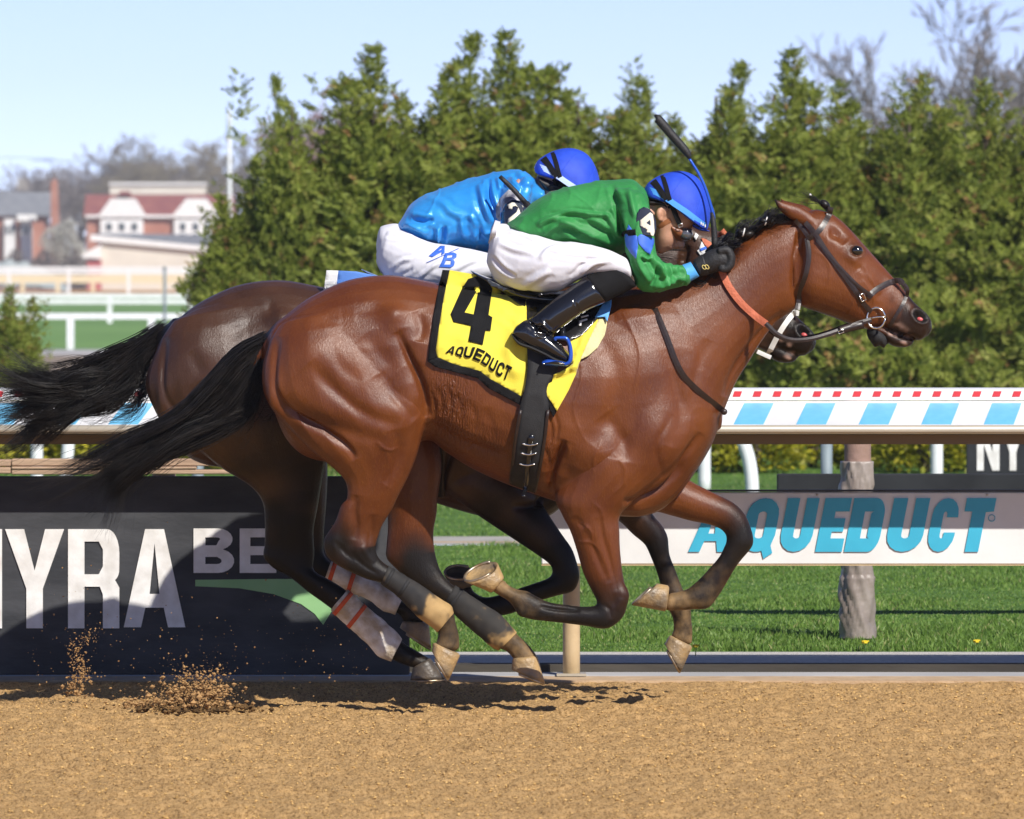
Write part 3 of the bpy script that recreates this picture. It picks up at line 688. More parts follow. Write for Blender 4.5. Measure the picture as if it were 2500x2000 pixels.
# ---- tall evergreens in a row
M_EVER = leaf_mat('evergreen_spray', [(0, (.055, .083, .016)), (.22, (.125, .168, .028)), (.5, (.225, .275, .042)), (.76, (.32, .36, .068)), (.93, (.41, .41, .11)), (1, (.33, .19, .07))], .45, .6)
def evergreen(seed, n=4600, h=4.0):
    """upright cypress-like tree: feathery sprays facing outwards on a lumpy column that breaks into ragged spires"""
    rg = np.random.default_rng(seed); V = []; F = []; T = []
    lumps = [(rg.random() * 6.28, rg.random() * h * .8, .5 + .5 * rg.random(), .13 + .2 * rg.random()) for _ in range(60)]
    spires = [(rg.normal(0, .42), rg.normal(0, .25), h * (.66 + .31 * rg.random() ** .7), .10 + .13 * rg.random()) for _ in range(14)] + [(rg.normal(0, .2), 0, h * .95, .20), (rg.normal(0, .16), 0, h * 1.03, .12)]; lean = [(rg.normal(0, .10), rg.normal(0, .08)) for _ in spires]
    def rad(z, a):
        f = max(0, 1 - z / (h * .80)); r = .66 * f ** .40 * (1 if z > .3 else .75 + z)
        for la, lz, lw, lh in lumps: r += .17 * lw * math.exp(-((z - lz) / lh) ** 2) * max(0, math.cos(a - la)) ** 3 * min(1, f * 2.0)
        return r * (.88 + .16 * math.sin(z * 9 + a * 2 + seed))
    for i in range(n):
        if i % 5 < 2:
            si = rg.integers(0, len(spires)) if rg.random() < .72 else len(spires) - 1 - rg.integers(0, 2); sx, sy, sz, sr = spires[si]; t = rg.random() ** .9; z = sz * (.55 + .45 * t); w = (sr * (1 - t) ** .75 + .008) * (.5 + .9 * rg.random()); a = rg.random() * 6.28
            p = Vector((sx * (.75 + .25 * t) + lean[si][0] * t * t + w * math.cos(a), sy + lean[si][1] * t * t + w * math.sin(a), z)); out = Vector((math.cos(a), math.sin(a), 0)); shade = .7 + .3 * rg.random(); L = (.085 + .085 * rg.random()) * (1.1 - .35 * t)
        else:
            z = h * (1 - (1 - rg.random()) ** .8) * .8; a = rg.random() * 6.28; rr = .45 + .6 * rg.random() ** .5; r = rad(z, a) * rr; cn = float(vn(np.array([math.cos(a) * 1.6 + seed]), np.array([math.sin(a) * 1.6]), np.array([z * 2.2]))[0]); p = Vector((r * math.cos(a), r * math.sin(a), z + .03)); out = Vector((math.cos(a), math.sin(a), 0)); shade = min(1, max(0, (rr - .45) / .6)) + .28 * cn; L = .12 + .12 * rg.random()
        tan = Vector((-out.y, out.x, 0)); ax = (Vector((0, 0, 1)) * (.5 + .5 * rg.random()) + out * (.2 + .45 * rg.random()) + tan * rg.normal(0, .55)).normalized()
        face = (out + Vector((0, 0, .5)) + Vector(rg.normal(0, .28, 3))).normalized(); side = ax.cross(face).normalized(); tint = .06 + .62 * shade + rg.normal(0, .12)  # sprays deeper in the crown tinted darker, shade put into the leaf colour
        if rg.random() < .05: tint = 1.0
        bend = Vector((0, 0, -.25 * rg.random())) + tan * rg.normal(0, .15)
        for j in range(10):
            u = .08 + .84 * (j // 2) / 4.0; sg_ = 1 if j % 2 else -1; q_ = p + ax * L * u + bend * L * u * u
            if j >= 8: d = (ax + bend + side * sg_ * .25).normalized(); l = L * .34
            else: d = (ax * .75 + side * sg_ * (.8 - .3 * u) + face * rg.normal(0, .2)).normalized(); l = L * (.50 - .26 * u) * (.8 + .4 * rg.random())
            s = d.cross(face).normalized() * (l * .16 + .003); b = len(V)
            V += [q_, q_ + d * l * .5 + s, q_ + d * l - Vector((0, 0, l * .12)), q_ + d * l * .5 - s]; F.append((b, b + 1, b + 2, b + 3)); T += [min(1, max(0, tint + rg.normal(0, .05)))] * 4
    return V, F, T
protos = []
for k in range(4):
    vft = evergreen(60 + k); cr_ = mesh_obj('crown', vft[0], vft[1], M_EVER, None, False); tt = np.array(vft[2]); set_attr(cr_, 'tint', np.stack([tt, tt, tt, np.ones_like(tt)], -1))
    tb = MB(); tb.add(tube([(0, 0, -.05), (.02, 0, 1.2), (-.01, .01, 2.6), (0, 0, 3.8)], [.07, .055, .035, .01], 8, m=3)); rg = np.random.default_rng(80 + k)
    for b in range(16):
        z = .4 + 3.0 * b / 16; a = rg.random() * 6.28; l = .38 * (1 - z / 4.2); tb.add(tube([(0, 0, z), (l * .6 * math.cos(a), l * .6 * math.sin(a), z + .1), (l * math.cos(a), l * math.sin(a), z + .3)], [.018, .012, .005], 5, m=2))
    tr_ = tb.build('trunk', M_BARK); protos.append((cr_, tr_, []))
ever = [(548, 490, 60.0), (618, 400, 60.6), (713, 205, 60), (800, 330, 60.8), (903, 130, 60), (990, 250, 61), (1084, 104, 60.2), (1160, 250, 61), (1240, 98, 60), (1325, 215, 60.9), (1412, 185, 60.1), (1490, 290, 61), (1560, 214, 60),
        (1655, 300, 60.9), (1748, 172, 60.2), (1840, 280, 61), (1935, 140, 60), (2040, 275, 60.8), (2130, 265, 60.3), (2221, 195, 60), (2310, 280, 60.9), (2409, 218, 60), (2500, 230, 60.6), (2590, 170, 60), (2700, 230, 60.4), (20, 705, 59.6), (-80, 640, 60.3)]
names_ = ['leftmost', 'second', 'third', 'fourth', 'fifth', 'sixth', 'seventh', 'eighth', 'ninth', 'tenth', 'eleventh', 'twelfth', 'thirteenth', 'fourteenth', 'fifteenth', 'sixteenth', 'seventeenth', 'eighteenth', 'nineteenth', 'twentieth', 'twenty-first', 'twenty-second', 'twenty-third', 'twenty-fourth', 'twenty-fifth']
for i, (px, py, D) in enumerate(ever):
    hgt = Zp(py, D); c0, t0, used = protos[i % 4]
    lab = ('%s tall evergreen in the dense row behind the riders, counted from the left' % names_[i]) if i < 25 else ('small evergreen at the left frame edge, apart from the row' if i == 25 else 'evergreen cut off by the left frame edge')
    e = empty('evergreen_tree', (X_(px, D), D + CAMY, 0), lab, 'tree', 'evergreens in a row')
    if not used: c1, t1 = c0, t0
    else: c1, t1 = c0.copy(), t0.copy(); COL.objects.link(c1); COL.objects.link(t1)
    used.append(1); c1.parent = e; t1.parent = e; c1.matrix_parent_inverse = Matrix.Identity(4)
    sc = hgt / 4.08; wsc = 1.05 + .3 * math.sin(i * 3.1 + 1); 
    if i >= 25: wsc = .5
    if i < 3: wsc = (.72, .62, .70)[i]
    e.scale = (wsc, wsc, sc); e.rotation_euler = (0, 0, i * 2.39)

# ---- far rails of the turf course
def far_rail(D, base, top, th, xs_px, label, mats, r2=None, name='far_fence', x0=-2600, x1=5000):
    y = D + CAMY; g = gz(D); e = empty(name, (0, y, g), label, 'fence')
    for py0, py1, m in top: mesh_obj('rail', *box(X_(x0, D), X_(x1, D), y - .06, y + .06, Zp(py1, D), Zp(py0, D)), m, e, False)
    for px in xs_px:
        me_ = box(X_(px, D) - th, X_(px, D) + th, y - .055, y + .10, g - .1, Zp(top[0][1], D) + .01); mesh_obj('post', *me_, mats, e, False)
far_rail(206.8, 850, [(765, 779, M_PWHITE)], .11, [172 + k * 198 for k in range(-3, 13)], 'single white rail along the near edge of the turf', M_PWHITE)
far_rail(300, 790, [(717, 728.5, M_PWHITE), (731.5, 742.5, M_PWHITE)], .11, [70 + k * 198 for k in range(-3, 13)], 'double white rail standing across the middle of the turf', M_PWHITE)
M_CREAM = pm('post_cream', (.72, .62, .40), (.66, .56, .36), 3, .7)
far_rail(640, 720, [(651.5, 659, M_PWHITE), (661, 669, M_PWHITE)], .16, [168 + k * 146 for k in range(-4, 16)], 'white two-bar fence along the far dirt track', M_PWHITE)
far_rail(655, 716, [(671.5, 691, M_CREAM)], .20, [55 + k * 86 for k in range(-4, 20)], 'cream fence with a deep top board beyond the far dirt', M_CREAM)
D = 180.0; e = empty('marker_pole', (X_(402, D), D + CAMY, -1), 'thin dark pole standing in front of the far white rails', 'pole'); mesh_obj('shaft', *tube([(X_(402, D), D + CAMY, -1.05), (X_(402, D), D + CAMY, Zp(655, D))], .045, 8, m=1), M_PGREY, e); mesh_obj('cap', *ellipsoid((X_(402, D), D + CAMY, Zp(655, D)), (.06, .06, .05), 8, 6), M_PGREY, e)

# ---- far buildings
M_BRICK = pm('house_brick', (.36, .15, .10), (.42, .20, .14), .6, .9, .3, 6); M_ROOFR = pm('roof_red', (.20, .055, .055), (.26, .09, .07), .8, .85, .3, 5)
M_ROOFG = pm('roof_slate', (.16, .17, .19), (.21, .22, .24), .8, .85); M_PANE = pm('window_glass', (.02, .035, .045), rough=.12, spec=.7); M_TRIMW = pm('house_white', (.78, .78, .76), (.72, .72, .70), 1, .7); M_CREAMW = pm('barn_cream', (.66, .62, .53), (.60, .56, .48), .4, .8)
M_BARNR = pm('barn_red', (.42, .10, .11), (.46, .13, .12), 1, .8); M_GREENT = pm('tarp_green', (.33, .38, .37), (.40, .44, .43), .3, .7)
def prism(x0, x1, y0, y1, z0, zr, ov=.4):
    """gable roof, ridge along x"""
    ym = (y0 + y1) / 2; V = [(x0 - ov, y0 - ov, z0), (x1 + ov, y0 - ov, z0), (x1 + ov, y1 + ov, z0), (x0 - ov, y1 + ov, z0), (x0 - ov, ym, zr), (x1 + ov, ym, zr)]
    return V, [(0, 1, 5, 4), (2, 3, 4, 5), (0, 4, 3), (1, 2, 5), (3, 2, 1, 0)]
D = 750.0; y = D + CAMY; S = lambda px: X_(px, D); Zh = lambda py: Zp(py, D)
h1 = empty('house', (S(360), y, -1), 'brick house with red roof and white hipped dormer gables', 'house', 'far houses')
mesh_obj('wall', *box(S(212), S(560), y, y + 9, -1.1, Zh(530)), M_BRICK, h1, False)
mesh_obj('roof', *prism(S(212), S(560), y, y + 9, Zh(529), Zh(474)), M_ROOFR, h1, False)
mesh_obj('eave', *box(S(210), S(562), y - .65, y - .45, Zh(532), Zh(525)), M_TRIMW, h1, False)
for a, b, c, d in ((238, 272, 328, 360), (418, 456, 502, 540)):
    V = [(S(a), y - .9, Zh(531)), (S(d), y - .9, Zh(531)), (S(c), y - .9, Zh(485)), (S(b), y - .9, Zh(485))]; V += [(v[0], y + 3, v[2]) for v in V]
    g = mesh_obj('gable', V, [(0, 1, 2, 3), (7, 6, 5, 4), (0, 4, 5, 1), (1, 5, 6, 2), (2, 6, 7, 3), (3, 7, 4, 0)], M_TRIMW, h1, False)
    bay = mesh_obj('bay', *box(S(a + 8), S(d - 10), y - .8, y + .1, Zh(582), Zh(536)), M_TRIMW, h1, False)
    for k in range(3):
        xx = a + 22 + k * 31; 
        for (pa, pb) in ((545, 562), (570, 579)):
            w = mesh_obj('window', *box(S(xx - 1), S(xx + 16), y - .90, y - .802, Zh(pb + 1), Zh(pa - 1)), M_TRIMW, h1, False); sub(mesh_obj('pane', *box(S(xx + 1), S(xx + 14), y - .94, y - .902, Zh(pb), Zh(pa)), M_PANE, h1, False), w, h1)
mesh_obj('ridge_peak', *prism(S(290), S(312), y + 2, y + 5, Zh(476), Zh(466), .1), M_ROOFR, h1, False)
D = 722.0; y = D + CAMY
b1 = empty('barn', (X_(350, D), y, -1), 'long cream barn with sloping white roof edge in front of the brick house', 'barn')
xa, xb = X_(248, D), X_(520, D); za, zb = Zp(588, D), Zp(612, D)
mesh_obj('wall', [(xa, y, -1.1), (xb, y, -1.1), (xb, y, zb), (xa, y, za), (xa, y + 12, -1.1), (xb, y + 12, -1.1), (xb, y + 12, zb), (xa, y + 12, za)], [(0, 1, 2, 3), (5, 4, 7, 6), (0, 3, 7, 4), (1, 5, 6, 2), (3, 2, 6, 7)], M_CREAMW, b1, False)
xr, xe = X_(221, D), X_(530, D)
mesh_obj('fascia', [(xr, y - .6, Zp(588, D)), (xe, y - .6, Zp(616, D)), (xe, y - .6, Zp(604, D)), (xr, y - .6, Zp(573, D)), (xr, y - .1, Zp(588, D)), (xe, y - .1, Zp(616, D)), (xe, y - .1, Zp(604, D)), (xr, y - .1, Zp(573, D))], [(0, 1, 2, 3), (5, 4, 7, 6), (0, 4, 5, 1), (3, 2, 6, 7), (0, 3, 7, 4), (1, 5, 6, 2)], M_TRIMW, b1, False)
mesh_obj('roof', [(xr, y - .1, Zp(572, D)), (xe, y - .1, Zp(603, D)), (xe, y + 13, Zp(572, D)), (xr + 1, y + 13, Zp(569, D)), (xr, y - .1, Zp(580, D)), (xe, y - .1, Zp(611, D)), (xe, y + 13, Zp(580, D)), (xr + 1, y + 13, Zp(577, D))], [(0, 1, 2, 3), (7, 6, 5, 4), (0, 4, 5, 1), (2, 6, 7, 3), (0, 3, 7, 4), (1, 5, 6, 2)], M_ROOFG, b1, False)
mesh_obj('lean_to', *box(X_(213, D), xa - .02, y - .5, y + 5, -1.1, Zp(634, D)), M_BARNR, b1, False)
mesh_obj('lean_to_roof', [(X_(189, D), y - 1, Zp(628, D)), (xa - .01, y - 1, Zp(632, D)), (xa - .01, y - 1, Zp(597, D)), (X_(189, D), y + 5, Zp(628, D)), (xa - .01, y + 5, Zp(632, D)), (xa - .01, y + 5, Zp(597, D))], [(0, 1, 2), (5, 4, 3), (0, 3, 4, 1), (1, 4, 5, 2), (2, 5, 3, 0)], M_TRIMW, b1, False)
D = 800.0; y = D + CAMY; S = lambda px: X_(px, D); Zh = lambda py: Zp(py, D)
h2 = empty('house', (S(40), y, -1), 'grey-roofed house with white porch at the left frame edge', 'house', 'far houses')
mesh_obj('wall', *box(S(-60), S(108), y, y + 8, -1.1, Zh(528)), M_BRICK, h2, False); mesh_obj('roof', *prism(S(-60), S(108), y, y + 8, Zh(527), Zh(468), .8), M_ROOFG, h2, False)
for a, b in ((12, 38), (52, 80)):
    mesh_obj('bay', *box(S(a), S(b), y - 1.2, y - .01, -1.05, Zh(535)), M_TRIMW, h2, False)
    for k in range(2): w = mesh_obj('window', *box(S(a + 3 + k * 12), S(a + 12 + k * 12), y - 1.3, y - 1.21, Zh(572), Zh(550)), M_TRIMW, h2, False); sub(mesh_obj('pane', *box(S(a + 4 + k * 12), S(a + 11 + k * 12), y - 1.36, y - 1.31, Zh(571), Zh(551)), M_PANE, h2, False), w, h2)
mesh_obj('porch_roof', *box(S(45), S(92), y - 2.4, y - 1.22, Zh(540), Zh(524)), M_TRIMW, h2, False)
D = 792.0; y = D + CAMY
cst = empty('chimney_stack', (X_(133, D), y, -1), 'tapering red brick chimney between the grey roof and bare trees', 'chimney')
mesh_obj('shaft', [(X_(124, D), y, -1.1), (X_(150, D), y, -1.1), (X_(150, D), y + 2, -1.1), (X_(124, D), y + 2, -1.1), (X_(124, D), y, Zp(445, D)), (X_(140, D), y, Zp(445, D)), (X_(140, D), y + 1, Zp(445, D)), (X_(124, D), y + 1, Zp(445, D))], [(0, 1, 5, 4), (1, 2, 6, 5), (2, 3, 7, 6), (3, 0, 4, 7), (4, 5, 6, 7)], M_BRICK, cst, False)
mesh_obj('pot', *tube([(X_(132, D), y + .5, Zp(445, D) - .1), (X_(132, D), y + .5, Zp(438, D))], .3, 10, m=1), M_BRICK, cst)
D = 1100.0; y = D + CAMY
wb = empty('white_tower', (X_(54, D), y, -1), 'small pale tower block far behind the grey-roofed house', 'building'); mesh_obj('wall', *box(X_(42, D), X_(66, D), y, y + 8, -1.1, Zp(438, D)), M_CREAMW, wb, False); mesh_obj('parapet', *box(X_(41, D), X_(67, D), y - .2, y + 8.2, Zp(438, D) + .01, Zp(434, D)), M_TRIMW, wb, False)
D = 772.0; y = D + CAMY
lb = empty('long_building', (X_(370, D), y, -1), 'long pale flat building peeping above the red roof', 'building'); mesh_obj('wall', *box(X_(268, D), X_(500, D), y, y + 10, -1.1, Zp(452, D)), M_CREAMW, lb, False); mesh_obj('parapet', *box(X_(266, D), X_(502, D), y - .3, y + 10.3, Zp(452, D) + .01, Zp(446, D)), M_TRIMW, lb, False)
D = 670.0; y = D + CAMY
tp = empty('tarp_mound', (X_(50, D), y, -1), 'grey-green sheeted mound behind the far white fence', 'mound')
V = []; F = []
for i in range(25):
    for j in range(7):
        u, v = i / 24, j / 6; V.append((X_(-150 + 310 * u, D), y + 10 * v, -1.05 + (Zp(634, D) + 1) * (math.sin(math.pi * u) ** .6) * math.sin(math.pi * (.08 + .84 * v)) * (1 + .08 * math.sin(i * 2.1))))
for i in range(24):
    for j in range(6): a = i * 7 + j; F.append((a, a + 7, a + 8, a + 1))
mesh_obj('sheet', V, F, M_GREENT, tp)
mesh_obj('ballast', *tube([(X_(-100, D), y - .6, -.9), (X_(40, D), y - .7, -.9), (X_(150, D), y - .6, -.9)], .15, 8, m=3), M_PBROWN, tp)
D = 520.0; y = D + CAMY
fp = empty('tall_pole', (X_(561, D), y, -1), 'tall white floodlight pole rising above the bare trees', 'pole')
mesh_obj('shaft', *tube([(X_(561, D), y, -1.1), (X_(561, D), y, 6), (X_(560, D), y, Zp(330, D))], [.18, .15, .12], 10, m=1), M_PWHITE, fp); mesh_obj('mast_head', *tube([(X_(560, D), y, Zp(330, D)), (X_(560, D), y, Zp(280, D)), (X_(560, D), y, Zp(268, D))], [.2, .16, .05], 10, m=1), M_TRIMW, fp)

# ---- bare spring trees
def bare_tree(seed, h=16.0, spread=.55, depth=8):
    rg = np.random.default_rng(seed); trunk = MB(); tw = MB()
    def grow(p, d, L, r, lev):
        n = 3; pts = [p]; 
        for i in range(n):
            d = (d + Vector(rg.normal(0, .10, 3)) + Vector((0, 0, .03))).normalized(); p = p + d * L / n; pts.append(p)
        (trunk if lev < 2 else tw).add(tube(pts, [r, r * .9, r * .8, r * .66], 6 if lev < 2 else 3, m=1))
        if lev >= depth: return
        k = 2 + (rg.random() < .55) + (lev == 0) * 2
        for j in range(k):
            a = Vector(rg.normal(0, 1, 3)); a = (a - d * a.dot(d)).normalized(); ang = spread * (.55 + .7 * rg.random()); s = pts[1 + rg.integers(0, n)] if j else p
            grow(s, (d * math.cos(ang) + a * math.sin(ang)).normalized(), L * (.68 + .15 * rg.random()), max(r * .60, .026), lev + 1)
    grow(Vector((0, 0, -.1)), Vector((0, 0, 1)), h * .26, h * .016, 0); return trunk, tw
M_TWIG = pm('twig_grey', (.19, .165, .16), (.25, .22, .21), .5, .9); M_TWIGB = pm('twig_budding', (.26, .15, .155), (.33, .21, .21), .5, .9); M_TWIGY = pm('twig_olive', (.22, .19, .13), (.28, .245, .17), .5, .9)
bp = []
for k, (sd_, hh) in enumerate(((1, 16), (2, 15), (5, 16))):
    tr_, tw_ = bare_tree(sd_, hh, .52 + .06 * k); bp.append([tr_.build('trunk', M_BARKG), tw_.build('crown', M_TWIG), 0])
def tree_top(o): return max(v.co.z for v in o.data.vertices)
for b in bp: b.append(tree_top(b[1]))
bl_ = [(195, 325, 820, 0, 'bare grey tree standing above the blossom tree', None, 1.3), (305, 372, 830, 1, 'bare tree behind the long pale building', None, 1.5), (75, 405, 900, 2, 'small bare tree above the grey roof', None, 1.6), (440, 318, 800, 2, 'broad bare tree left of the white pole', M_TWIGY, 1.25), (520, 300, 840, 0, 'bare tree just behind the white pole', None, 1.3), (610, 265, 780, 1, 'bare tree between the white pole and the evergreens', M_TWIGY, 1.2),
       (690, 300, 800, 2, 'bare tree hidden behind the first evergreens', None, 1.2), (835, 205, 300, 1, 'reddish budding tree seen through the evergreen tops', M_TWIGB, 1.05), (20, 440, 950, 1, 'low bare tree at the left frame edge', None, 1.8), (380, 350, 860, 0, 'bare tree left of the broad one behind the house', None, 1.5), (2450, -40, 230, 0, 'large bare tree above the evergreens at the right frame edge', None, 1.0), (2530, 70, 250, 1, 'bare tree cut off by the right frame edge behind the evergreens', None, 1.2), (2390, 130, 260, 2, 'smaller bare tree left of the large one above the evergreens', None, 1.1)]
for px, py, D, k, lab, mt, ws in bl_:
    e = empty('bare_tree', (X_(px, D), D + CAMY, -1), lab, 'tree', 'bare trees'); b = bp[k]; hgt = Zp(py, D) + 1; s = hgt / b[3]
    for src, nm in ((b[0], 'trunk'), (b[1], 'crown')):
        o = src if b[2] == 0 else src.copy()
        if b[2]: COL.objects.link(o)
        o.parent = e
        if mt and nm == 'crown': o.material_slots[0].link = 'OBJECT'; o.material_slots[0].material = mt
    b[2] = 1; e.scale = (s * ws, s * ws, s); e.rotation_euler = (0, 0, px * .37)
M_BLOS = leaf_mat('blossom', [(0, (.45, .44, .38)), (1, (.66, .65, .58))], .3)
D = 735.0; e = empty('blossom_tree', (X_(165, D), D + CAMY, -1), 'pale blossoming tree beside the brick house', 'tree')
def blf(rg):
    a, b = rg.random() * 6.28, rg.random() * 3.1; r = rg.random() ** .4; d = Vector((math.cos(a) * math.sin(b), math.sin(a) * math.sin(b), math.cos(b))); z = 3.6 + 3.0 * d.z * r
    k_ = 2.4 * (1 - .28 * d.z); return Vector((e.location.x + k_ * d.x * r + 1.0 * math.sin(z), e.location.y + k_ * d.y * r, z)), d, rg.random()
foliage('crown', leaf_cloud(1600, blf, .38, 77, 3), M_BLOS, e); mesh_obj('trunk', *tube([e.location - Vector((0, 0, .1)), e.location + Vector((.2, 0, 2)), e.location + Vector((-.2, 0, 4))], [.2, .16, .08], 8), M_BARKG, e)
D = 700.0; e = empty('dark_shrubs', (X_(110, D), D + CAMY, -1), 'dark leafless shrub thicket in front of the blossom tree', 'shrub'); M_DSH = leaf_mat('shrub_dark', [(0, (.10, .085, .075)), (1, (.20, .17, .15))], .2)
def dsf(rg):
    u = rg.random(); z = rg.random() ** .8 * (3.4 + .8 * math.sin(u * 17)); return Vector((X_(20 + 190 * u, D), e.location.y + rg.normal(0, 1), -.9 + z)), Vector((rg.normal(0, .4), 0, 1)), rg.random()
foliage('foliage', leaf_cloud(1100, dsf, .34, 78, 3), M_DSH, e); mesh_obj('stem', *tube([e.location - Vector((0, 0, .1)), e.location + Vector((.1, 0, 1.5))], .1, 8, m=1), M_BARK, e)
D = 780.0; w_ = mesh_obj('overhead_wire', *tube([(X_(-2000, D), D + CAMY, Zp(360, D)), (X_(0, D), D + CAMY, Zp(384, D)), (X_(190, D), D + CAMY, Zp(392, D)), (X_(2000, D), D + CAMY, Zp(370, D))], .04, 5, m=6), M_PGREY); tag(w_, 'thin overhead wire crossing the sky at the left frame edge', 'wire')

# ---- light spring haze in the air
hz = mesh_obj('haze', *box(-640, 640, -60, 1260, -2.2, 40), None, None, False); tag(hz, 'thin bright haze over the far turf and houses', None, kind='stuff')
mh = bpy.data.materials.new('haze_air'); mh.use_nodes = True; nt = mh.node_tree; nt.nodes.remove(nt.nodes['Principled BSDF']); pv = nt.nodes.new('ShaderNodeVolumePrincipled'); pv.inputs['Density'].default_value = .00028; pv.inputs['Color'].default_value = (.86, .90, .97, 1); pv.inputs['Anisotropy'].default_value = .0
nt.links.new(pv.outputs[0], nt.nodes['Material Output'].inputs['Volume']); hz.data.materials.append(mh)
# ================================================================== horses
def coat_mat(name, c1, c2, hi, dark=(.012, .010, .009)):
    m = bpy.data.materials.new(name); t, p = nodes(m); N = t.nodes; K = t.links
    at = N.new('ShaderNodeAttribute'); at.attribute_name = 'coat'
    sp = N.new('ShaderNodeSeparateColor'); K.new(at.outputs['Color'], sp.inputs[0])
    tc = N.new('ShaderNodeTexCoord')
    n1 = N.new('ShaderNodeTexNoise'); n1.inputs['Scale'].default_value = 5; n1.inputs['Detail'].default_value = 5; K.new(tc.outputs['Object'], n1.inputs['Vector'])
    mp = N.new('ShaderNodeMapping'); mp.inputs['Scale'].default_value = (52, 52, 16); mp.inputs['Rotation'].default_value = (0, .6, 0); K.new(tc.outputs['Object'], mp.inputs[0])
    n2 = N.new('ShaderNodeTexNoise'); n2.inputs['Scale'].default_value = 3.2; n2.inputs['Detail'].default_value = 6; n2.inputs['Roughness'].default_value = .7; K.new(mp.outputs[0], n2.inputs['Vector'])
    def mix(fac, a, b):
        x = N.new('ShaderNodeMix'); x.data_type = 'RGBA'
        if isinstance(fac, float): x.inputs[0].default_value = fac
        else: K.new(fac, x.inputs[0])
        for i, v in ((6, a), (7, b)):
            if isinstance(v, tuple): x.inputs[i].default_value = (*v, 1)
            else: K.new(v, x.inputs[i])
        return x.outputs[2]
    def ramp(src, a, b):
        r = N.new('ShaderNodeMapRange'); r.inputs['From Min'].default_value = a; r.inputs['From Max'].default_value = b; K.new(src, r.inputs[0]); return r.outputs[0]
    c = mix(ramp(n1.outputs['Fac'], .35, .65), c1, c2)
    f2 = ramp(n2.outputs['Fac'], .52, .78)
    mm = N.new('ShaderNodeMath'); mm.operation = 'MULTIPLY'; mm.inputs[1].default_value = .6; K.new(f2, mm.inputs[0])
    c = mix(mm.outputs[0], c, hi)
    pw = N.new('ShaderNodeMapRange'); pw.interpolation_type = 'SMOOTHSTEP'; pw.inputs['From Min'].default_value = .02; pw.inputs['From Max'].default_value = .9; K.new(sp.outputs[0], pw.inputs[0])
    c = mix(pw.outputs[0], c, dark)
    # dried track mud on the lower legs
    n3 = N.new('ShaderNodeTexNoise'); n3.inputs['Scale'].default_value = 24; n3.inputs['Detail'].default_value = 6; K.new(tc.outputs['Object'], n3.inputs['Vector'])
    ad = N.new('ShaderNodeMath'); ad.operation = 'MULTIPLY_ADD'; ad.inputs[1].default_value = 1.6; ad.inputs[2].default_value = -.75; K.new(n3.outputs['Fac'], ad.inputs[0])
    ad2 = N.new('ShaderNodeMath'); ad2.operation = 'ADD'; ad2.use_clamp = True; K.new(ad.outputs[0], ad2.inputs[0]); K.new(sp.outputs[1], ad2.inputs[1])
    mu = N.new('ShaderNodeMath'); mu.operation = 'MULTIPLY'; K.new(ad2.outputs[0], mu.inputs[0]); K.new(ramp(sp.outputs[1], 0.0, .5), mu.inputs[1])
    c = mix(mu.outputs[0], c, (.33, .21, .095))
    c = mix(sp.outputs[2], c, (.52, .33, .26))
    K.new(c, p.inputs['Base Color'])
    rr = N.new('ShaderNodeMapRange'); rr.inputs['From Min'].default_value = .35; rr.inputs['From Max'].default_value = .68; rr.inputs['To Min'].default_value = .47; rr.inputs['To Max'].default_value = .29; K.new(n2.outputs['Fac'], rr.inputs[0])
    ra = N.new('ShaderNodeMath'); ra.operation = 'MULTIPLY_ADD'; ra.inputs[1].default_value = .4; K.new(mu.outputs[0], ra.inputs[0]); K.new(rr.outputs[0], ra.inputs[2]); K.new(ra.outputs[0], p.inputs['Roughness'])
    sk = N.new('ShaderNodeMapRange'); sk.inputs['To Min'].default_value = .46; sk.inputs['To Max'].default_value = .2; K.new(pw.outputs[0], sk.inputs[0]); K.new(sk.outputs[0], p.inputs['Specular IOR Level'])
    p.inputs['Sheen Weight'].default_value = .0; p.inputs['Sheen Roughness'].default_value = .4
    # hair grain + flank skin folds
    b1 = N.new('ShaderNodeBump'); b1.inputs['Strength'].default_value = .42; b1.inputs['Distance'].default_value = .0045; K.new(n2.outputs['Fac'], b1.inputs['Height'])
    nb = N.new('ShaderNodeTexNoise'); nb.inputs['Scale'].default_value = 260; nb.inputs['Detail'].default_value = 3; K.new(tc.outputs['Object'], nb.inputs['Vector'])
    b2 = N.new('ShaderNodeBump'); b2.inputs['Strength'].default_value = .25; b2.inputs['Distance'].default_value = .002; K.new(nb.outputs['Fac'], b2.inputs['Height']); K.new(b1.outputs[0], b2.inputs['Normal'])
    mp2 = N.new('ShaderNodeMapping'); mp2.inputs['Rotation'].default_value = (0, R(-18), 0); mp2.inputs['Scale'].default_value = (1, 1, .35); K.new(tc.outputs['Object'], mp2.inputs[0])
    wv = N.new('ShaderNodeTexWave'); wv.bands_direction = 'X'; wv.inputs['Scale'].default_value = 26; wv.inputs['Distortion'].default_value = 10; wv.inputs['Detail'].default_value = 4; wv.inputs['Detail Scale'].default_value = 2.2
    K.new(mp2.outputs[0], wv.inputs['Vector'])
    b3 = N.new('ShaderNodeBump'); b3.inputs['Distance'].default_value = .014; K.new(wv.outputs['Fac'], b3.inputs['Height']); K.new(at.outputs['Alpha'], b3.inputs['Strength']); K.new(b2.outputs[0], b3.inputs['Normal'])
    n5 = N.new('ShaderNodeTexNoise'); n5.inputs['Scale'].default_value = 26; n5.inputs['Detail'].default_value = 3; K.new(tc.outputs['Object'], n5.inputs['Vector'])
    b4 = N.new('ShaderNodeBump'); b4.inputs['Strength'].default_value = .10; b4.inputs['Distance'].default_value = .010; K.new(n5.outputs['Fac'], b4.inputs['Height']); K.new(b3.outputs[0], b4.inputs['Normal'])
    K.new(b4.outputs[0], p.inputs['Normal'])
    return m
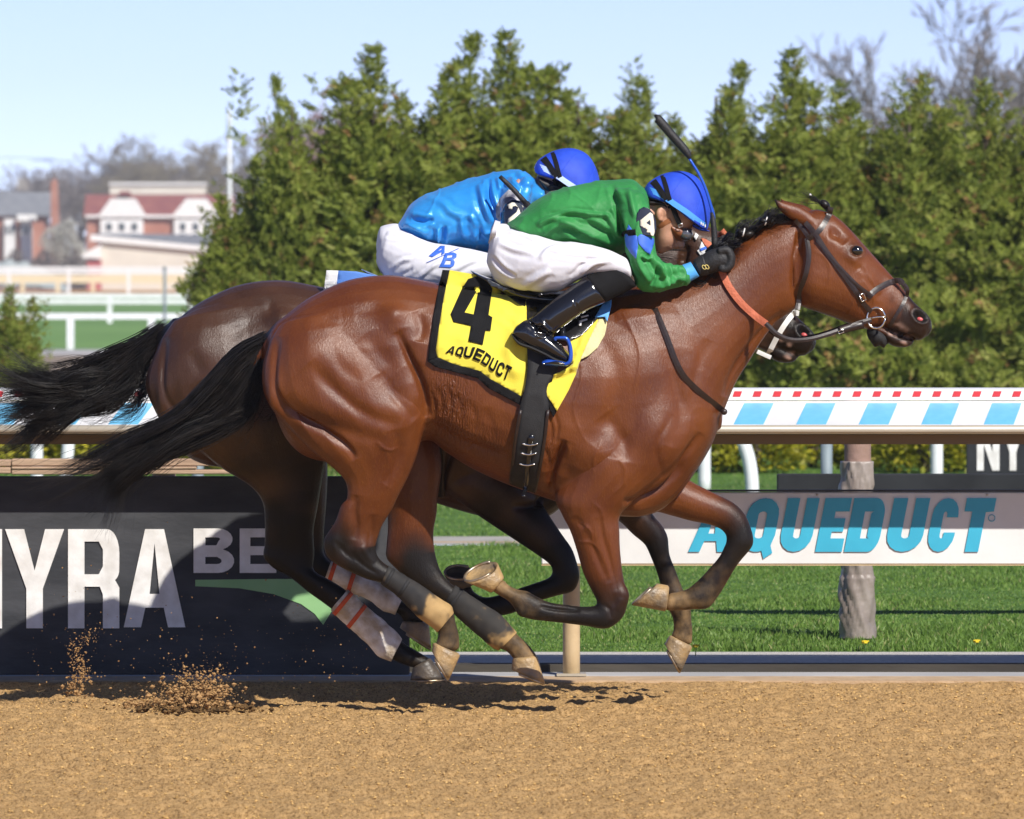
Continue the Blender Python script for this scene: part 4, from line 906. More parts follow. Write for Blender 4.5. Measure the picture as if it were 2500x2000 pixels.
M_BAY = coat_mat('coat_bay', (.092, .0215, .0042), (.150, .042, .0080), (.22, .085, .026))
M_DARK = coat_mat('coat_dark_bay', (.036, .0145, .0070), (.060, .0250, .0115), (.095, .044, .024), dark=(.006, .005, .005))
M_HOOF = pm('hoof_mud', (.40, .26, .11), (.15, .12, .085), 13, .6, .5, 70, rough2=.25)
M_HOOFD = pm('hoof_dark', (.035, .03, .026), (.10, .075, .05), 18, .45, .3, 60)
M_SHOE = pm('shoe_metal', (.45, .40, .33), (.3, .2, .1), 30, .4, metal=.7)
M_HAIR = pm('hair_black', (.006, .0052, .0048), (.020, .016, .0135), 22, .40, spec=.35)
M_EYE = pm('eye_dark', (.006, .005, .004), rough=.05, coat=1.0)
M_LEATH = pm('leather_dark', (.016, .009, .0075), (.026, .014, .011), 60, .38, .05, 200)
M_BLACK = pm('black_fabric', (.008, .008, .009), (.014, .014, .015), 40, .75, .2, 300)
M_BOOT = pm('leg_boot_grey', (.020, .020, .020), (.045, .040, .034), 14, .7, .3, 90)
M_MUDB = pm('leg_boot_mud', (.40, .255, .10), (.30, .19, .08), 20, .8, .4, 60)
M_WRAP = pm('bandage', (.82, .80, .77), (.42, .34, .24), 15, .85, .4, 120)
M_ORANGE = pm('bandage_stripe', (.62, .10, .03), (.5, .08, .03), 30, .8, .2, 120)
M_NOST = pm('nostril_pink', (.55, .10, .10), (.35, .05, .05), 40, .35)

def shift(secs, dx, dy, dyc):
    return [((a[0] + dx, a[1] + dy), (b[0] + dx, b[1] + dy), yc + dyc, hw) for a, b, yc, hw in secs]
def sec(c, rows, y=None):
    """rows: (u0,v0,u1,v1,yc,hw) in crop c"""
    return [(q1(c, r[0], r[1]), q1(c, r[2], r[3]), r[4], r[5]) for r in rows]

TRUNK = [((x, t), (x, b), 0.0, w) for x, t, b, w in [
    (652, 812, 930, .07), (672, 790, 1010, .15), (705, 764, 1080, .21), (760, 724, 1120, .245), (850, 684, 1130, .265), (950, 672, 1118, .27),
    (1040, 686, 1075, .265), (1090, 696, 1105, .27), (1150, 704, 1143, .28), (1226, 712, 1178, .29), (1305, 722, 1207, .292), (1380, 724, 1232, .285),
    (1450, 716, 1250, .27), (1530, 704, 1262, .25), (1600, 694, 1252, .235), (1650, 700, 1215, .215), (1700, 745, 1150, .185), (1735, 840, 1092, .14), (1752, 930, 1050, .08)]]
NECK = [((1540, 704), (1752, 1050), 0, .20), ((1625, 686), (1772, 992), 0, .165), ((1705, 660), (1798, 932), 0, .135), ((1775, 617), (1828, 884), 0, .112),
        ((1840, 566), (1858, 836), 0, .095), ((1895, 541), (1893, 790), 0, .088), ((1940, 528), (1940, 756), 0, .086)]
HEAD = sec('A', [(1240, 330, 1225, 935, 0, .084), (1330, 300, 1290, 962, 0, .096), (1440, 335, 1390, 995, 0, .104), (1540, 420, 1490, 1032, 0, .106), (1635, 525, 1565, 1062, 0, .102),
                 (1715, 615, 1625, 1078, 0, .084), (1790, 700, 1680, 1092, 0, .068), (1860, 777, 1738, 1100, 0, .059), (1930, 862, 1800, 1112, 0, .055),
                 (1985, 925, 1860, 1128, 0, .056), (2045, 978, 1940, 1148, 0, .056), (2080, 1025, 2005, 1162, 0, .046), (2086, 1060, 2045, 1140, 0, .028)])
CHIN = sec('A', [(1690, 1030, 1670, 1092, 0, .037), (1790, 1060, 1765, 1140, 0, .039), (1845, 1085, 1800, 1182, 0, .040), (1895, 1115, 1850, 1205, 0, .039), (1940, 1140, 1912, 1208, 0, .036), (1965, 1160, 1948, 1196, 0, .024)])
def ears(dx, dy, dyc):
    out = []
    for s in (-1, 1):
        o = [] if s < 0 else []
        sx = 0 if s < 0 else 40
        rows = [(1045 + sx, 222, 1052 + sx, 240, s * .075, .004), (1085 + sx, 242, 1080 + sx, 300, s * .072, .012), (1150 + sx, 258, 1130 + sx, 345, s * .066, .020),
                (1215 + sx, 275, 1190 + sx, 380, s * .058, .024), (1275 + sx, 310, 1240 + sx, 410, s * .05, .026), (1330 + sx, 350, 1300 + sx, 450, s * .045, .03)]
        out.append(loft(shift(sec('A', rows), dx, dy, dyc), cap=.2))
    return out

GROOVES = [
    (q('C', 200, 540, 172, 700, 178, 850, 235, 965, 340, 1035, 480, 1105, 600, 1185, 640, 1250), .017, 8),
    (q('C', 380, 690, 460, 775, 560, 870, 660, 955, 780, 1010, 900, 1045), .010, 17),
    (q('C', 240, 880, 420, 1020, 640, 1100, 820, 1130), .007, 18),
    (q('C', 890, 500, 960, 650, 1020, 780, 1052, 900, 1062, 1000), .020, 8, 'B'),
    (q('C', 700, 520, 800, 640, 880, 740), .005, 20),
    (q('C', 1000, 380, 1030, 470, 1010, 560), .007, 12, 'B'),
    (q('C', 780, 750, 850, 860, 930, 960, 980, 1010), .006, 12),
    (q('C', 870, 1070, 900, 1180, 880, 1290, 820, 1400), .006, 12),
    (q('C', 1075, 1035, 1250, 1150, 1400, 1205, 1530, 1245), .012, 10, 'B'),
    (q('D', 530, 180, 512, 300, 522, 420, 505, 520), .007, 8), (q('D', 640, 330, 640, 450, 610, 560), .005, 7),
    (q('E', 835, 60, 795, 170, 752, 290, 748, 400), .020, 8, 'B'),
    (q('E', 1190, 445, 1300, 440, 1440, 385, 1545, 275, 1590, 170, 1680, 20), .018, 8, 'B'),
    (q('E', 1080, -100, 1150, 0, 1200, 90, 1190, 190), .008, 18), (q('E', 1050, 540, 1080, 680, 1130, 850, 1155, 1000), .006, 7),
    (q('E', 960, 620, 1040, 800, 1105, 950), .005, 8), (q('E', 880, 540, 960, 600), .004, 8),
    (q('A', 1130, 975, 990, 1115, 880, 1255, 790, 1400, 740, 1540), .010, 10, 'B'),
    (q('A', 1225, 930, 1196, 800, 1204, 650, 1228, 500, 1250, 430), .017, 8, 'B'),
    (q('A', 1420, 460, 1480, 470, 1530, 520), .008, 10, 'B'), (q('A', 1620, 690, 1690, 760, 1760, 860), -.006, 8, 'B'),
    (q('A', 1600, 640, 1660, 730, 1740, 850), .005, 7, 'B'), (q('A', 1690, 1085, 1780, 1080, 1860, 1115, 1950, 1150, 2010, 1165), .010, 3.2, 'B'),
    (q('S', 1440, 790, 1500, 900, 1490, 1010, 1440, 1080), .007, 22), (q('S', 1600, 800, 1640, 900, 1660, 1000, 1640, 1090), .007, 18, 'B'),
]
GROOVES = [(g[0], g[1] * 1.55) + tuple(g[2:]) for g in GROOVES] + [
    # tendons, bones and veins (negative depth = raised)
    (q('E', 930, 1120, 800, 1110, 680, 1095), .011, 4), (q('D', 470, 600, 560, 700, 700, 790), .006, 5), (q('D', 350, 520, 420, 600, 520, 690), .007, 6), (q('D', 560, 560, 600, 640, 660, 690), -.006, 6),
    (q('E', 1060, 1080, 1110, 1110, 1120, 1170), .006, 5), (q('E', 1180, 1040, 1160, 1120), -.005, 6),
    (q('E', 1000, 440, 1060, 500, 1080, 600, 1100, 720), -.0035, 2.6), (q('E', 900, 560, 960, 590, 1000, 640, 990, 720), -.003, 2.4), (q('E', 910, 690, 1000, 700, 1060, 760), -.003, 2.2), (q('E', 830, 60, 860, 120, 840, 180), -.003, 2.6),
    (q('E', 1130, 130, 1200, 230, 1190, 330, 1120, 400), -.003, 2.6), (q('E', 1060, 60, 1010, 160, 1020, 280), -.003, 2.6), (q('S', 1380, 800, 1420, 900, 1400, 1000, 1430, 1080), -.003, 2.6), (q('S', 1520, 760, 1560, 860, 1545, 960), -.003, 3),
    (q('A', 1640, 760, 1700, 850, 1720, 930), -.004, 2.6, 'B'), (q('A', 1560, 740, 1600, 830, 1580, 930, 1540, 1000), -.003, 2.4, 'B'), (q('A', 1300, 560, 1400, 620, 1430, 720, 1400, 830), -.0025, 3, 'B'),
    (q('C', 760, 1140, 830, 1190, 900, 1180), -.004, 3), (q('C', 820, 1200, 850, 1320, 830, 1420), -.003, 2.6), (q('C', 640, 400, 760, 380, 860, 430), .005, 14), (q('C', 330, 480, 430, 420, 560, 400), -.004, 16), (q('C', 480, 560, 560, 700, 690, 800), .005, 14),
    (q('C', 1120, 830, 1150, 920, 1140, 1000), .006, 5), (q('C', 1170, 810, 1200, 900, 1190, 990), .006, 5), (q('C', 1085, 850, 1105, 940, 1100, 1010), .006, 4), (q('C', 1230, 860, 1260, 950, 1250, 1040), .005, 6), (q('C', 1300, 900, 1340, 1000, 1330, 1090), .004, 8), (q('C', 1400, 950, 1440, 1060, 1430, 1150), .004, 9),
    (q('C', 1770, 980, 1790, 1080, 1780, 1180), .007, 4), (q('C', 1800, 960, 1825, 1060, 1810, 1160), .006, 4), (q('C', 1745, 1180, 1770, 1260, 1760, 1330), .006, 4),
    (q('S', 1300, 960, 1330, 1040, 1320, 1120), .004, 10), (q('S', 1640, 1010, 1600, 1090, 1620, 1170), .006, 8, 'B'), (q('S', 1730, 830, 1700, 920, 1690, 1020), .006, 12, 'B')]
BLOBS = [(960, 770, 30, 26, 0, .014, 'B'), (1000, 985, 45, 60, 20, .012), (760, 850, 90, 70, 30, .014), (940, 1040, 60, 60, 0, .010), (670, 960, 18, 70, 0, .012),
         (1470, 1120, 55, 70, 20, .018), (1600, 1060, 60, 70, 0, .014, 'B'), (1560, 900, 70, 90, 20, .010), (1480, 940, 40, 90, 15, .008),
         (1385, 1150, 20, 40, 0, -.006), (1525, 1452, 16, 22, 0, .009), (1500, 1470, 14, 16, 0, -.004), (882, 1338, 18, 24, 20, .008), (818, 1330, 12, 22, 0, .007), (1270, 1500, 16, 14, 0, .006), (850, 1240, 28, 60, 10, .008), (1560, 1290, 24, 60, 0, .008)]
HEADB = [(1988, 696, 36, 46, -10, .012, 'B'), (2040, 590, 30, 20, 40, .008, 'B'), (2092, 620, 34, 26, 40, .010, 'B'), (2042, 565, 18, 14, 30, -.010, 'B'), (2130, 720, 30, 12, 50, .005, 'B'), (2160, 690, 22, 30, 40, -.004, 'B'), (2246, 777, 26, 24, 0, .008, 'B'), (2090, 640, 30, 7, 35, .006, 'B')]

def head_fix(ob, yc, dx, dy):
    """open the nostrils and set the eye sockets"""
    me = ob.data; co = get_co(me); no = get_no(me); k = FPX / (yc - .05 - CAMY)
    px = HX + co[:, 0] * k - dx; py = HY + (CAMZ - co[:, 2]) * k - dy
    u = ((px - 2247) * .80 + (py - 773) * .60) / 19.0; v = (-(px - 2247) * .60 + (py - 773) * .80) / 12.5 + .35 * (u - .2) ** 2 * (u > 0)
    r = np.sqrt(u * u + v * v); w = np.clip((np.abs(no[:, 1]) - .1) / .3, 0, 1)
    d = np.where(r < 1, -.026 * (1 - r ** 3), 0) + .0035 * np.exp(-((r - 1.3) / .3) ** 2)
    e = np.hypot((px - 2090) / 17, (py - 613) / 13); d += np.where(e < 1, -.012 * (1 - e ** 2), 0) + .0018 * np.exp(-((e - 1.25) / .3) ** 2)
    co += no * (d * w)[:, None]; set_co(me, co)
    return r, e, w

def coat_values(ob, chain, yc, dx, dy, wr=True):
    me = ob.data; co = get_co(me); n = len(co)
    best = np.full(n, 1e9); val = np.zeros((n, 2))
    for seg in chain:
        for a, b in zip(seg[:-1], seg[1:]):
            pa = np.array(P(a[0], a[1], a[2])); pb = np.array(P(b[0], b[1], b[2])); ab = pb - pa
            t = np.clip(((co - pa) @ ab) / (ab @ ab + 1e-9), 0, 1)
            d = np.linalg.norm(co - pa - t[:, None] * ab, axis=1) - (a[5] + (b[5] - a[5]) * t)
            m = d < best; best[m] = d[m]
            val[m, 0] = (a[3] + (b[3] - a[3]) * t)[m]; val[m, 1] = (a[4] + (b[4] - a[4]) * t)[m]
    k = FPX / (yc - .15 - CAMY); px = HX + co[:, 0] * k - dx; py = HY + (CAMZ - co[:, 2]) * k - dy
    col = np.zeros((n, 4)); col[:, 0] = np.clip(val[:, 0] + .30 * vn(co[:, 0] * 11, co[:, 1] * 11, co[:, 2] * 11) * (val[:, 0] > .02), 0, 1); col[:, 1] = val[:, 1]
    # dark muzzle, ear rims, eye surround
    f = np.clip(((px - 2150) * .80 + (py - 725) * .60) / 105, 0, 1) ** 1.2; hm = (px > 1900) & (py < 900)
    f = f * hm; col[:, 0] = np.maximum(col[:, 0], np.clip(f + .2 * vn(co[:, 0] * 40, co[:, 1] * 40, co[:, 2] * 40) * (f > 0), 0, .74))
    e = np.hypot((px - 2090) / 30, (py - 613) / 24); col[:, 0] = np.maximum(col[:, 0], .62 * np.exp(-(e ** 2)))
    ear = np.clip((1915 - px) / 25, 0, 1) * (py < 520); col[:, 0] = np.maximum(col[:, 0], np.where(py < 530, ear, 0))
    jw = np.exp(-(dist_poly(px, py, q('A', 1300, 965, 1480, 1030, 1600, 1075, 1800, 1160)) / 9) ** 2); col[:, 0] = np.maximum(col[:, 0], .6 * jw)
    lp_ = np.exp(-(dist_poly(px, py, q('A', 1870, 1050, 1920, 1090, 1950, 1130)) / 7) ** 2) * .8 + np.exp(-(dist_poly(px, py, q('A', 1830, 1120, 1880, 1140, 1930, 1190)) / 5) ** 2)
    col[:, 2] = np.clip(lp_ * (vn(co[:, 0] * 60, co[:, 1] * 60, co[:, 2] * 60) + .15), 0, .6) * (px > 2150)
    # back line darker
    if wr:
        w1 = np.exp(-(((px - 1100) / 55) ** 2 + ((py - 985) / 95) ** 2)); w2 = np.exp(-(((px - 1190) / 90) ** 2 + ((py - 1090) / 70) ** 2)) * .6
        w3 = np.exp(-(((px - 1345) / 18) ** 2 + ((py - 1110) / 80) ** 2)) * .5
        col[:, 3] = np.clip((w1 + w2 + w3) * (np.abs(co[:, 1] - yc) > .1), 0, 1) * .55
    return col

def hoof(name, ca, cb, sa, sb, yc, hw, mat, parent, tilt=0.0, shoe=True):
    """horn capsule from coronet (ca heel side, cb toe side) to bearing edge (sa heel, sb toe)"""
    a0, b0, a1, b1 = [np.array(PP(p, yc)) for p in (ca, cb, sa, sb)]
    n = 20; V = []; F = []
    def ring(a, b, h, tl, sc=1.0):
        c = (a + b) / 2; u = (b - a) / 2; o = []
        for k in range(n):
            th = 2 * math.pi * k / n; cu, su = math.cos(th), math.sin(th)
            wide = h * (1.0 if cu < 0 else 1.0) * (abs(su) ** .85) * math.copysign(1, su)
            o.append(c + u * sc * math.copysign(abs(cu) ** .9, cu) + np.array([0, wide * sc, 0]) + np.array([0, 0, tl * su * sc]))
        return o
    L = 6; seq = []
    ct = a0 * .5 + b0 * .5
    seq.append([ct + (p - ct) * .86 + (ct - (a1 + b1) / 2) * .08 for p in ring(a0, b0, hw * .82, 0)])
    for i in range(L):
        t = i / (L - 1); seq.append(ring(a0 + (a1 - a0) * t, b0 + (b1 - b0) * t, hw * (.86 + .16 * t) + .0015 * math.sin(i * 9), tilt * t))
    nrm = np.array([0, 0, 0.]); cS = (a1 + b1) / 2; inw = (a0 + b0) / 2 - cS; inw /= np.linalg.norm(inw) + 1e-9
    seq.append(ring(a1, b1, hw * 1.02, tilt, .86)); seq.append([p + inw * .012 for p in ring(a1, b1, hw * 1.02, tilt, .78)]); seq.append([p + inw * .014 for p in ring(a1, b1, hw, tilt, .3)])
    for rg in seq: V += [tuple(p) for p in rg]
    for i in range(len(seq) - 1):
        for k in range(n): k2 = (k + 1) % n; F.append((i * n + k, i * n + k2, (i + 1) * n + k2, (i + 1) * n + k))
    F.append(tuple(range(n - 1, -1, -1))); F.append(tuple((len(seq) - 1) * n + k for k in range(n)))
    ob = mesh_obj(name, V, F, mat, parent)
    if shoe:
        pts = []
        for k in range(3, n - 2):
            th = 2 * math.pi * (k - n / 2) / n
            th = math.pi - (2 * math.pi * k / n); cu, su = math.cos(th), math.sin(th)
            pts.append(tuple((a1 + b1) / 2 - inw * .004 + (b1 - a1) / 2 * -math.copysign(abs(cu) ** .9, cu) * -.9 + np.array([0, hw * .92 * su, tilt * .92 * su])))
        s = mesh_obj('horseshoe', *tube(pts, .0055, 6, m=2), M_SHOE, ob)
        sub(s, ob, parent)
    return ob

def strands(name, guides, n, rad, spread, mat, parent, yc, seed=1, seg=16, yspread=.05, yend=None, curl=.01, per=40):
    """hair as tapering three-sided strands gathered into wavy locks that follow guide curves"""
    rg = np.random.default_rng(seed); V = []; F = []
    G = [catmull(g, 8) for g in guides]; G = [np.array([[np.interp(t, np.linspace(0, 1, len(g)), g[:, j]) for j in (0, 1)] for t in np.linspace(0, 1, seg)]) for g in G]
    nl = max(1, n // per); ts = np.linspace(0, 1, seg); nb = 0
    for l in range(nl):
        i = rg.integers(0, len(G) - 1) if len(G) > 1 else 0; f = rg.random(); lock = G[i] * (1 - f) + G[min(i + 1, len(G) - 1)] * f
        lo = rg.normal(0, 1, 2) * spread * 1.3; ly = rg.normal(0, yspread); ph = rg.random(3) * 6.3; fr = .8 + rg.random() * 1.2; LL = .76 + .24 * rg.random() ** .8; am = curl * (.5 + rg.random()); ti = .25 + .5 * rg.random()
        m = per; off = rg.normal(0, 1, (m, 1, 2)) * spread * .8; yo = rg.normal(0, 1, (m, 1)) * yspread * .5; L = LL * (.78 + .22 * rg.random((m, 1))); r0 = rad * (.6 + .8 * rg.random((m, 1))); p2 = rg.random((m, 1)) * 6.3
        stray = rg.normal(0, 1, (m, 1, 2)) * np.where(rg.random((m, 1, 1)) < .12, 18, 3.0)
        t = ts[None, :] * L; cl = (1 - .75 * ti * np.minimum(1, t * 1.6)); g1 = .35 + t
        x = np.interp(t, ts, lock[:, 0]) + lo[0] * (g1 + .9 * t ** 3) + off[:, :, 0] * cl + stray[:, :, 0] * t * t * 2; y = np.interp(t, ts, lock[:, 1]) + lo[1] * (g1 + .9 * t ** 3) + off[:, :, 1] * cl + stray[:, :, 1] * t * t * 2
        yy = yc + ly * g1 + yo * cl; k_ = (yy - CAMY) / FPX; w = am * np.minimum(1, t * 2)
        PX = (x - HX) * k_ + w * .5 * np.cos(ph[1] + t * fr * 6); PZ = CAMZ - (y - HY) * k_ + w * np.sin(ph[0] + t * fr * 7) + .003 * t * np.sin(p2 + t * 16); PY = yy + w * np.cos(ph[2] + t * fr * 6)
        r = r0 * (1 - .82 * ts[None, :] ** 2)
        A = np.stack([np.stack([PX, PY - r, PZ], -1), np.stack([PX - r * .4, PY + r * .5, PZ + r * .87], -1), np.stack([PX + r * .4, PY + r * .5, PZ - r * .87], -1)], 2)
        V.append(A.reshape(-1, 3)); b = nb + (np.arange(m)[:, None] * seg + np.arange(1, seg)[None, :]) * 3; b = b.ravel()
        for q0 in ((-3, 0, 1, -2), (-2, 1, 2, -1), (-1, 2, 0, -3)): F.append(np.stack([b + q_ for q_ in q0], -1))
        nb += m * seg * 3
    return mesh_obj(name, np.concatenate(V).tolist(), np.concatenate(F).tolist(), mat, parent)

def sleeve(name, secs, mat, parent, inf=.006, cap=0.0, m=6, n=24, rough=0.0):
    ob = mesh_obj(name, *loft(secs, m=m, n=n, inf=inf, cap=cap), mat, parent)
    if rough:
        co = get_co(ob.data); no = get_no(ob.data); co += no * (rough * vn(co[:, 0] * 45, co[:, 1] * 45, co[:, 2] * 45))[:, None]; set_co(ob.data, co)
    return ob
def chain_of(secs, vals, r=None):
    out = []
    for i, s in enumerate(secs):
        t = i / (len(secs) - 1) * (len(vals) - 1); j = min(int(t), len(vals) - 2); f = t - j
        v = [vals[j][k] * (1 - f) + vals[j + 1][k] * f for k in (0, 1)]
        out.append(((s[0][0] + s[1][0]) / 2, (s[0][1] + s[1][1]) / 2, s[2], v[0], v[1], min(s[3] * .9, .5 * math.dist(s[0], s[1]) / 660)))
    return out

# ---- leading bay horse -------------------------------------------------
H1 = empty('horse', (0, 0, 0), 'bright bay horse galloping nearest the camera under the rider in green', 'horse', 'racing horses')
nh_thigh = sec('C', [(140, 560, 800, 420, -.12, .12), (98, 700, 930, 600, -.14, .14), (102, 850, 1010, 780, -.155, .145), (165, 965, 1050, 930, -.165, .14), (270, 1085, 1056, 1010, -.165, .125),
                     (400, 1212, 1032, 1110, -.165, .108), (515, 1305, 1000, 1230, -.16, .092), (585, 1385, 952, 1350, -.155, .078), (597, 1480, 890, 1470, -.15, .066)])
nh_low = sec('D', [(415, 262, 795, 285, -.145, .058), (368, 375, 725, 398, -.14, .05), (312, 458, 690, 488, -.135, .045), (276, 530, 668, 585, -.13, .043), (300, 635, 695, 655, -.13, .042),
                   (390, 715, 740, 698, -.13, .039), (590, 810, 805, 738, -.13, .034), (725, 850, 885, 795, -.13, .030), (865, 955, 1015, 875, -.13, .029), (970, 1070, 1130, 955, -.13, .033),
                   (1100, 1168, 1238, 1030, -.13, .040), (1138, 1215, 1268, 1130, -.13, .034), (1128, 1275, 1293, 1225, -.13, .033), (1112, 1312, 1300, 1330, -.13, .036)])
fh = sec('C', [(150, 600, 850, 450, .12, .12), (250, 800, 1010, 750, .14, .135), (450, 1000, 1080, 950, .15, .13), (620, 1150, 1120, 1100, .15, .11), (780, 1320, 1145, 1290, .15, .085)]) + \
     sec('D', [(740, 220, 1135, 205, .15, .07), (755, 320, 1128, 322, .15, .058), (758, 450, 1107, 440, .15, .05), (748, 560, 1107, 540, .15, .045), (748, 650, 1122, 640, .15, .043), (800, 715, 1150, 730, .15, .04),
               (950, 850, 1192, 800, .15, .036), (1100, 940, 1255, 862, .15, .032), (1205, 1010, 1335, 918, .15, .03), (1310, 1110, 1465, 1003, .15, .03), (1430, 1215, 1600, 1090, .15, .033), (1540, 1310, 1690, 1185, .15, .039),
               (1640, 1350, 1745, 1240, .15, .034), (1685, 1388, 1822, 1312, .15, .032), (1702, 1412, 1880, 1385, .15, .036)])
nf = sec('S', [(1435, 800, 1640, 760, -.11, .09), (1425, 950, 1705, 930, -.12, .115), (1392, 1100, 1700, 1085, -.13, .118)]) + \
     sec('E', [(775, 400, 1290, 420, -.145, .105), (812, 515, 1180, 525, -.155, .088), (865, 620, 1174, 640, -.16, .076), (906, 740, 1180, 770, -.16, .066), (946, 880, 1195, 895, -.155, .056), (992, 980, 1214, 990, -.15, .047),
               (1030, 1055, 1223, 1070, -.15, .044), (1028, 1084, 1190, 1165, -.15, .043), (1012, 1090, 1095, 1230, -.15, .040), (950, 1094, 965, 1214, -.15, .034), (850, 1082, 830, 1197, -.15, .028), (740, 1066, 712, 1184, -.15, .028),
               (652, 1026, 612, 1170, -.15, .032), (602, 998, 547, 1135, -.15, .036), (548, 988, 492, 1066, -.15, .032), (492, 965, 430, 1026, -.15, .032), (458, 930, 388, 998, -.15, .034)])
ff = sec('E', [(1100, 420, 1420, 150, .12, .10), (1250, 510, 1530, 240, .135, .095), (1390, 506, 1605, 308, .15, .08), (1500, 532, 1692, 357, .15, .068), (1610, 562, 1790, 405, .15, .058), (1720, 584, 1882, 452, .15, .05),
               (1792, 610, 1950, 522, .15, .046), (1830, 648, 1992, 622, .15, .044), (1834, 690, 2003, 690, .15, .044), (1825, 716, 1985, 737, .15, .04), (1790, 785, 1925, 808, .15, .032), (1735, 850, 1880, 872, .15, .028),
               (1680, 910, 1835, 950, .15, .028), (1632, 955, 1785, 1030, .15, .032), (1592, 985, 1722, 1103, .15, .036), (1560, 993, 1632, 1112, .15, .032), (1520, 1004, 1552, 1117, .15, .032), (1488, 1010, 1470, 1120, .15, .034)])
pieces = [loft(TRUNK, pw=2.25, n=32), loft(NECK, pw=2.2, n=28), loft(HEAD, pw=2.35, n=28), loft(CHIN, n=20), loft(nh_thigh + nh_low), loft(fh), loft(nf), loft(ff)] + ears(0, 0, 0)
# dock of the tail
pieces.append(loft(sec('C', [(190, 500, 230, 620, 0, .05), (120, 525, 150, 640, 0, .045), (60, 575, 110, 680, 0, .038), (0, 650, 60, 730, 0, .03)])))
body1 = fuse('body', pieces, .0050, 6, M_BAY, H1)
BLOBS = [b[:5] + (b[5] * 1.7,) + tuple(b[6:]) for b in BLOBS]
sculpt(body1, 0, GROOVES, BLOBS + HEADB)
rn, en, wn1 = head_fix(body1, 0, 0, 0)
DOCK1 = [(p_[0], p_[1], 0, .95, 0, .10) for p_ in q('C', 130, 575, 85, 625, 30, 690)]
ch = [DOCK1, [(t[0][0], (t[0][1] + t[1][1]) / 2, 0, 0, 0, t[3]) for t in TRUNK], [((a[0] + b[0]) / 2, (a[1] + b[1]) / 2, 0, 0, 0, .09) for a, b, _, _ in NECK + HEAD],
      chain_of(nh_thigh, [(0, 0), (0, 0), (.0, 0)]), chain_of(nh_low, [(.10, 0), (.5, 0), (.85, 0), (.95, 0), (1, .1), (1, .2), (.95, .35)]),
      chain_of(fh, [(0, 0), (0, 0), (0, 0), (.16, 0), (.7, 0), (1, 0), (1, .1), (1, .2), (1, .35), (.95, .5)]),
      chain_of(nf, [(0, 0), (0, 0), (0, 0), (.14, 0), (.80, 0), (1, 0), (1, 0), (1, .12), (1, .32), (.95, .6)]),
      chain_of(ff, [(0, 0), (0, 0), (.22, 0), (.85, 0), (1, 0), (.85, .08), (.85, .2), (.95, .35), (.9, .55)])]
cv = coat_values(body1, ch, 0, 0, 0)
pk = np.clip(1 - rn / .8, 0, 1) * wn1 * .0; cv[:, 0] = np.where((rn < 1.05) & (wn1 > 0), .97, cv[:, 0])
set_attr(body1, 'coat', cv)
for s in (-1, 1):
    e_ = q1('A', 1592, 573); o = mesh_obj('eye', *ellipsoid(P(e_[0], e_[1], s * .083), (.024, .018, .019), 18, 12), M_EYE, H1)
    nn_ = q1('A', 2012, 1025); mesh_obj('nostril_lining', *ellipsoid(P(nn_[0], nn_[1], s * .034), (.013, .007, .009), 12, 8, Matrix.Rotation(R(20), 3, 'Y')), M_NOST, H1)
hoof('hoof', q1('D', 1100, 1295), q1('D', 1303, 1388), q1('D', 1092, 1355), q1('D', 1222, 1568), -.13, .046, M_HOOF, H1)
hoof('hoof', q1('D', 1698, 1415), q1('D', 1886, 1398), q1('D', 1690, 1492), q1('D', 1942, 1594), .15, .048, M_HOOF, H1)
hoof('hoof', q1('E', 455, 905), q1('E', 372, 1006), q1('E', 424, 838), q1('E', 208, 925), -.15, .050, M_HOOF, H1, tilt=.026)
hoof('hoof', q1('E', 1472, 962), q1('E', 1452, 1123), q1('E', 1408, 950), q1('E', 1256, 1086), .15, .050, M_HOOF, H1)
# grey leg boots, mud-caked
M_BOOTM = leaf_mat('leg_boot_muddy', [(0, (.020, .020, .021)), (.40, (.035, .032, .029)), (.52, (.13, .088, .045)), (.66, (.33, .215, .09)), (1, (.42, .275, .115))], 0.0, .75, .25)
def leg_boot(root, top, a, b, straps):
    """neoprene leg boot, dried mud climbing from the fetlock (a..b: where along it the mud starts and is full)"""
    o = sleeve('leg_boot', top, M_BOOTM, root, .006, m=14, n=36, rough=.0015); co = get_co(o.data); n = 36; t = (np.arange(len(co)) // n) / (len(co) / n)
    m = np.clip((t - a) / (b - a), 0, 1) * .6 + .22 + .30 * vn(co[:, 0] * 30, co[:, 1] * 30, co[:, 2] * 30) + .14 * vn(co[:, 0] * 80, co[:, 1] * 80, co[:, 2] * 80) + .10 * np.clip((co[:, 2] - co[:, 2].mean()) * 0, 0, 1)
    m = np.clip(m, 0, 1); set_attr(o, 'tint', np.stack([m, m, m, np.ones_like(m)], -1))
    for s in straps: sub(sleeve('strap', s, M_BLACK, root, .0092, m=2), o, root)
    return o
leg_boot(H1, sec('D', [(712, 836, 762, 722, -.13, .032), (860, 952, 1012, 873, -.13, .032), (970, 1070, 1130, 955, -.13, .036), (1090, 1160, 1225, 1020, -.13, .043), (1140, 1205, 1250, 1075, -.13, .04)]),
         .30, .62,
         [sec('D', [(730, 848, 790, 742, -.13, .031), (755, 862, 812, 757, -.13, .031)]), sec('D', [(835, 925, 905, 815, -.13, .031), (860, 942, 930, 832, -.13, .031)])])
leg_boot(H1, sec('D', [(1190, 985, 1262, 868, .15, .033), (1310, 1110, 1465, 1003, .15, .033), (1430, 1215, 1600, 1090, .15, .036), (1540, 1310, 1690, 1185, .15, .042), (1600, 1342, 1722, 1222, .15, .04)]),
         .50, 1.05,
         [sec('D', [(1215, 1015, 1300, 898, .15, .032), (1235, 1035, 1322, 912, .15, .032)])])
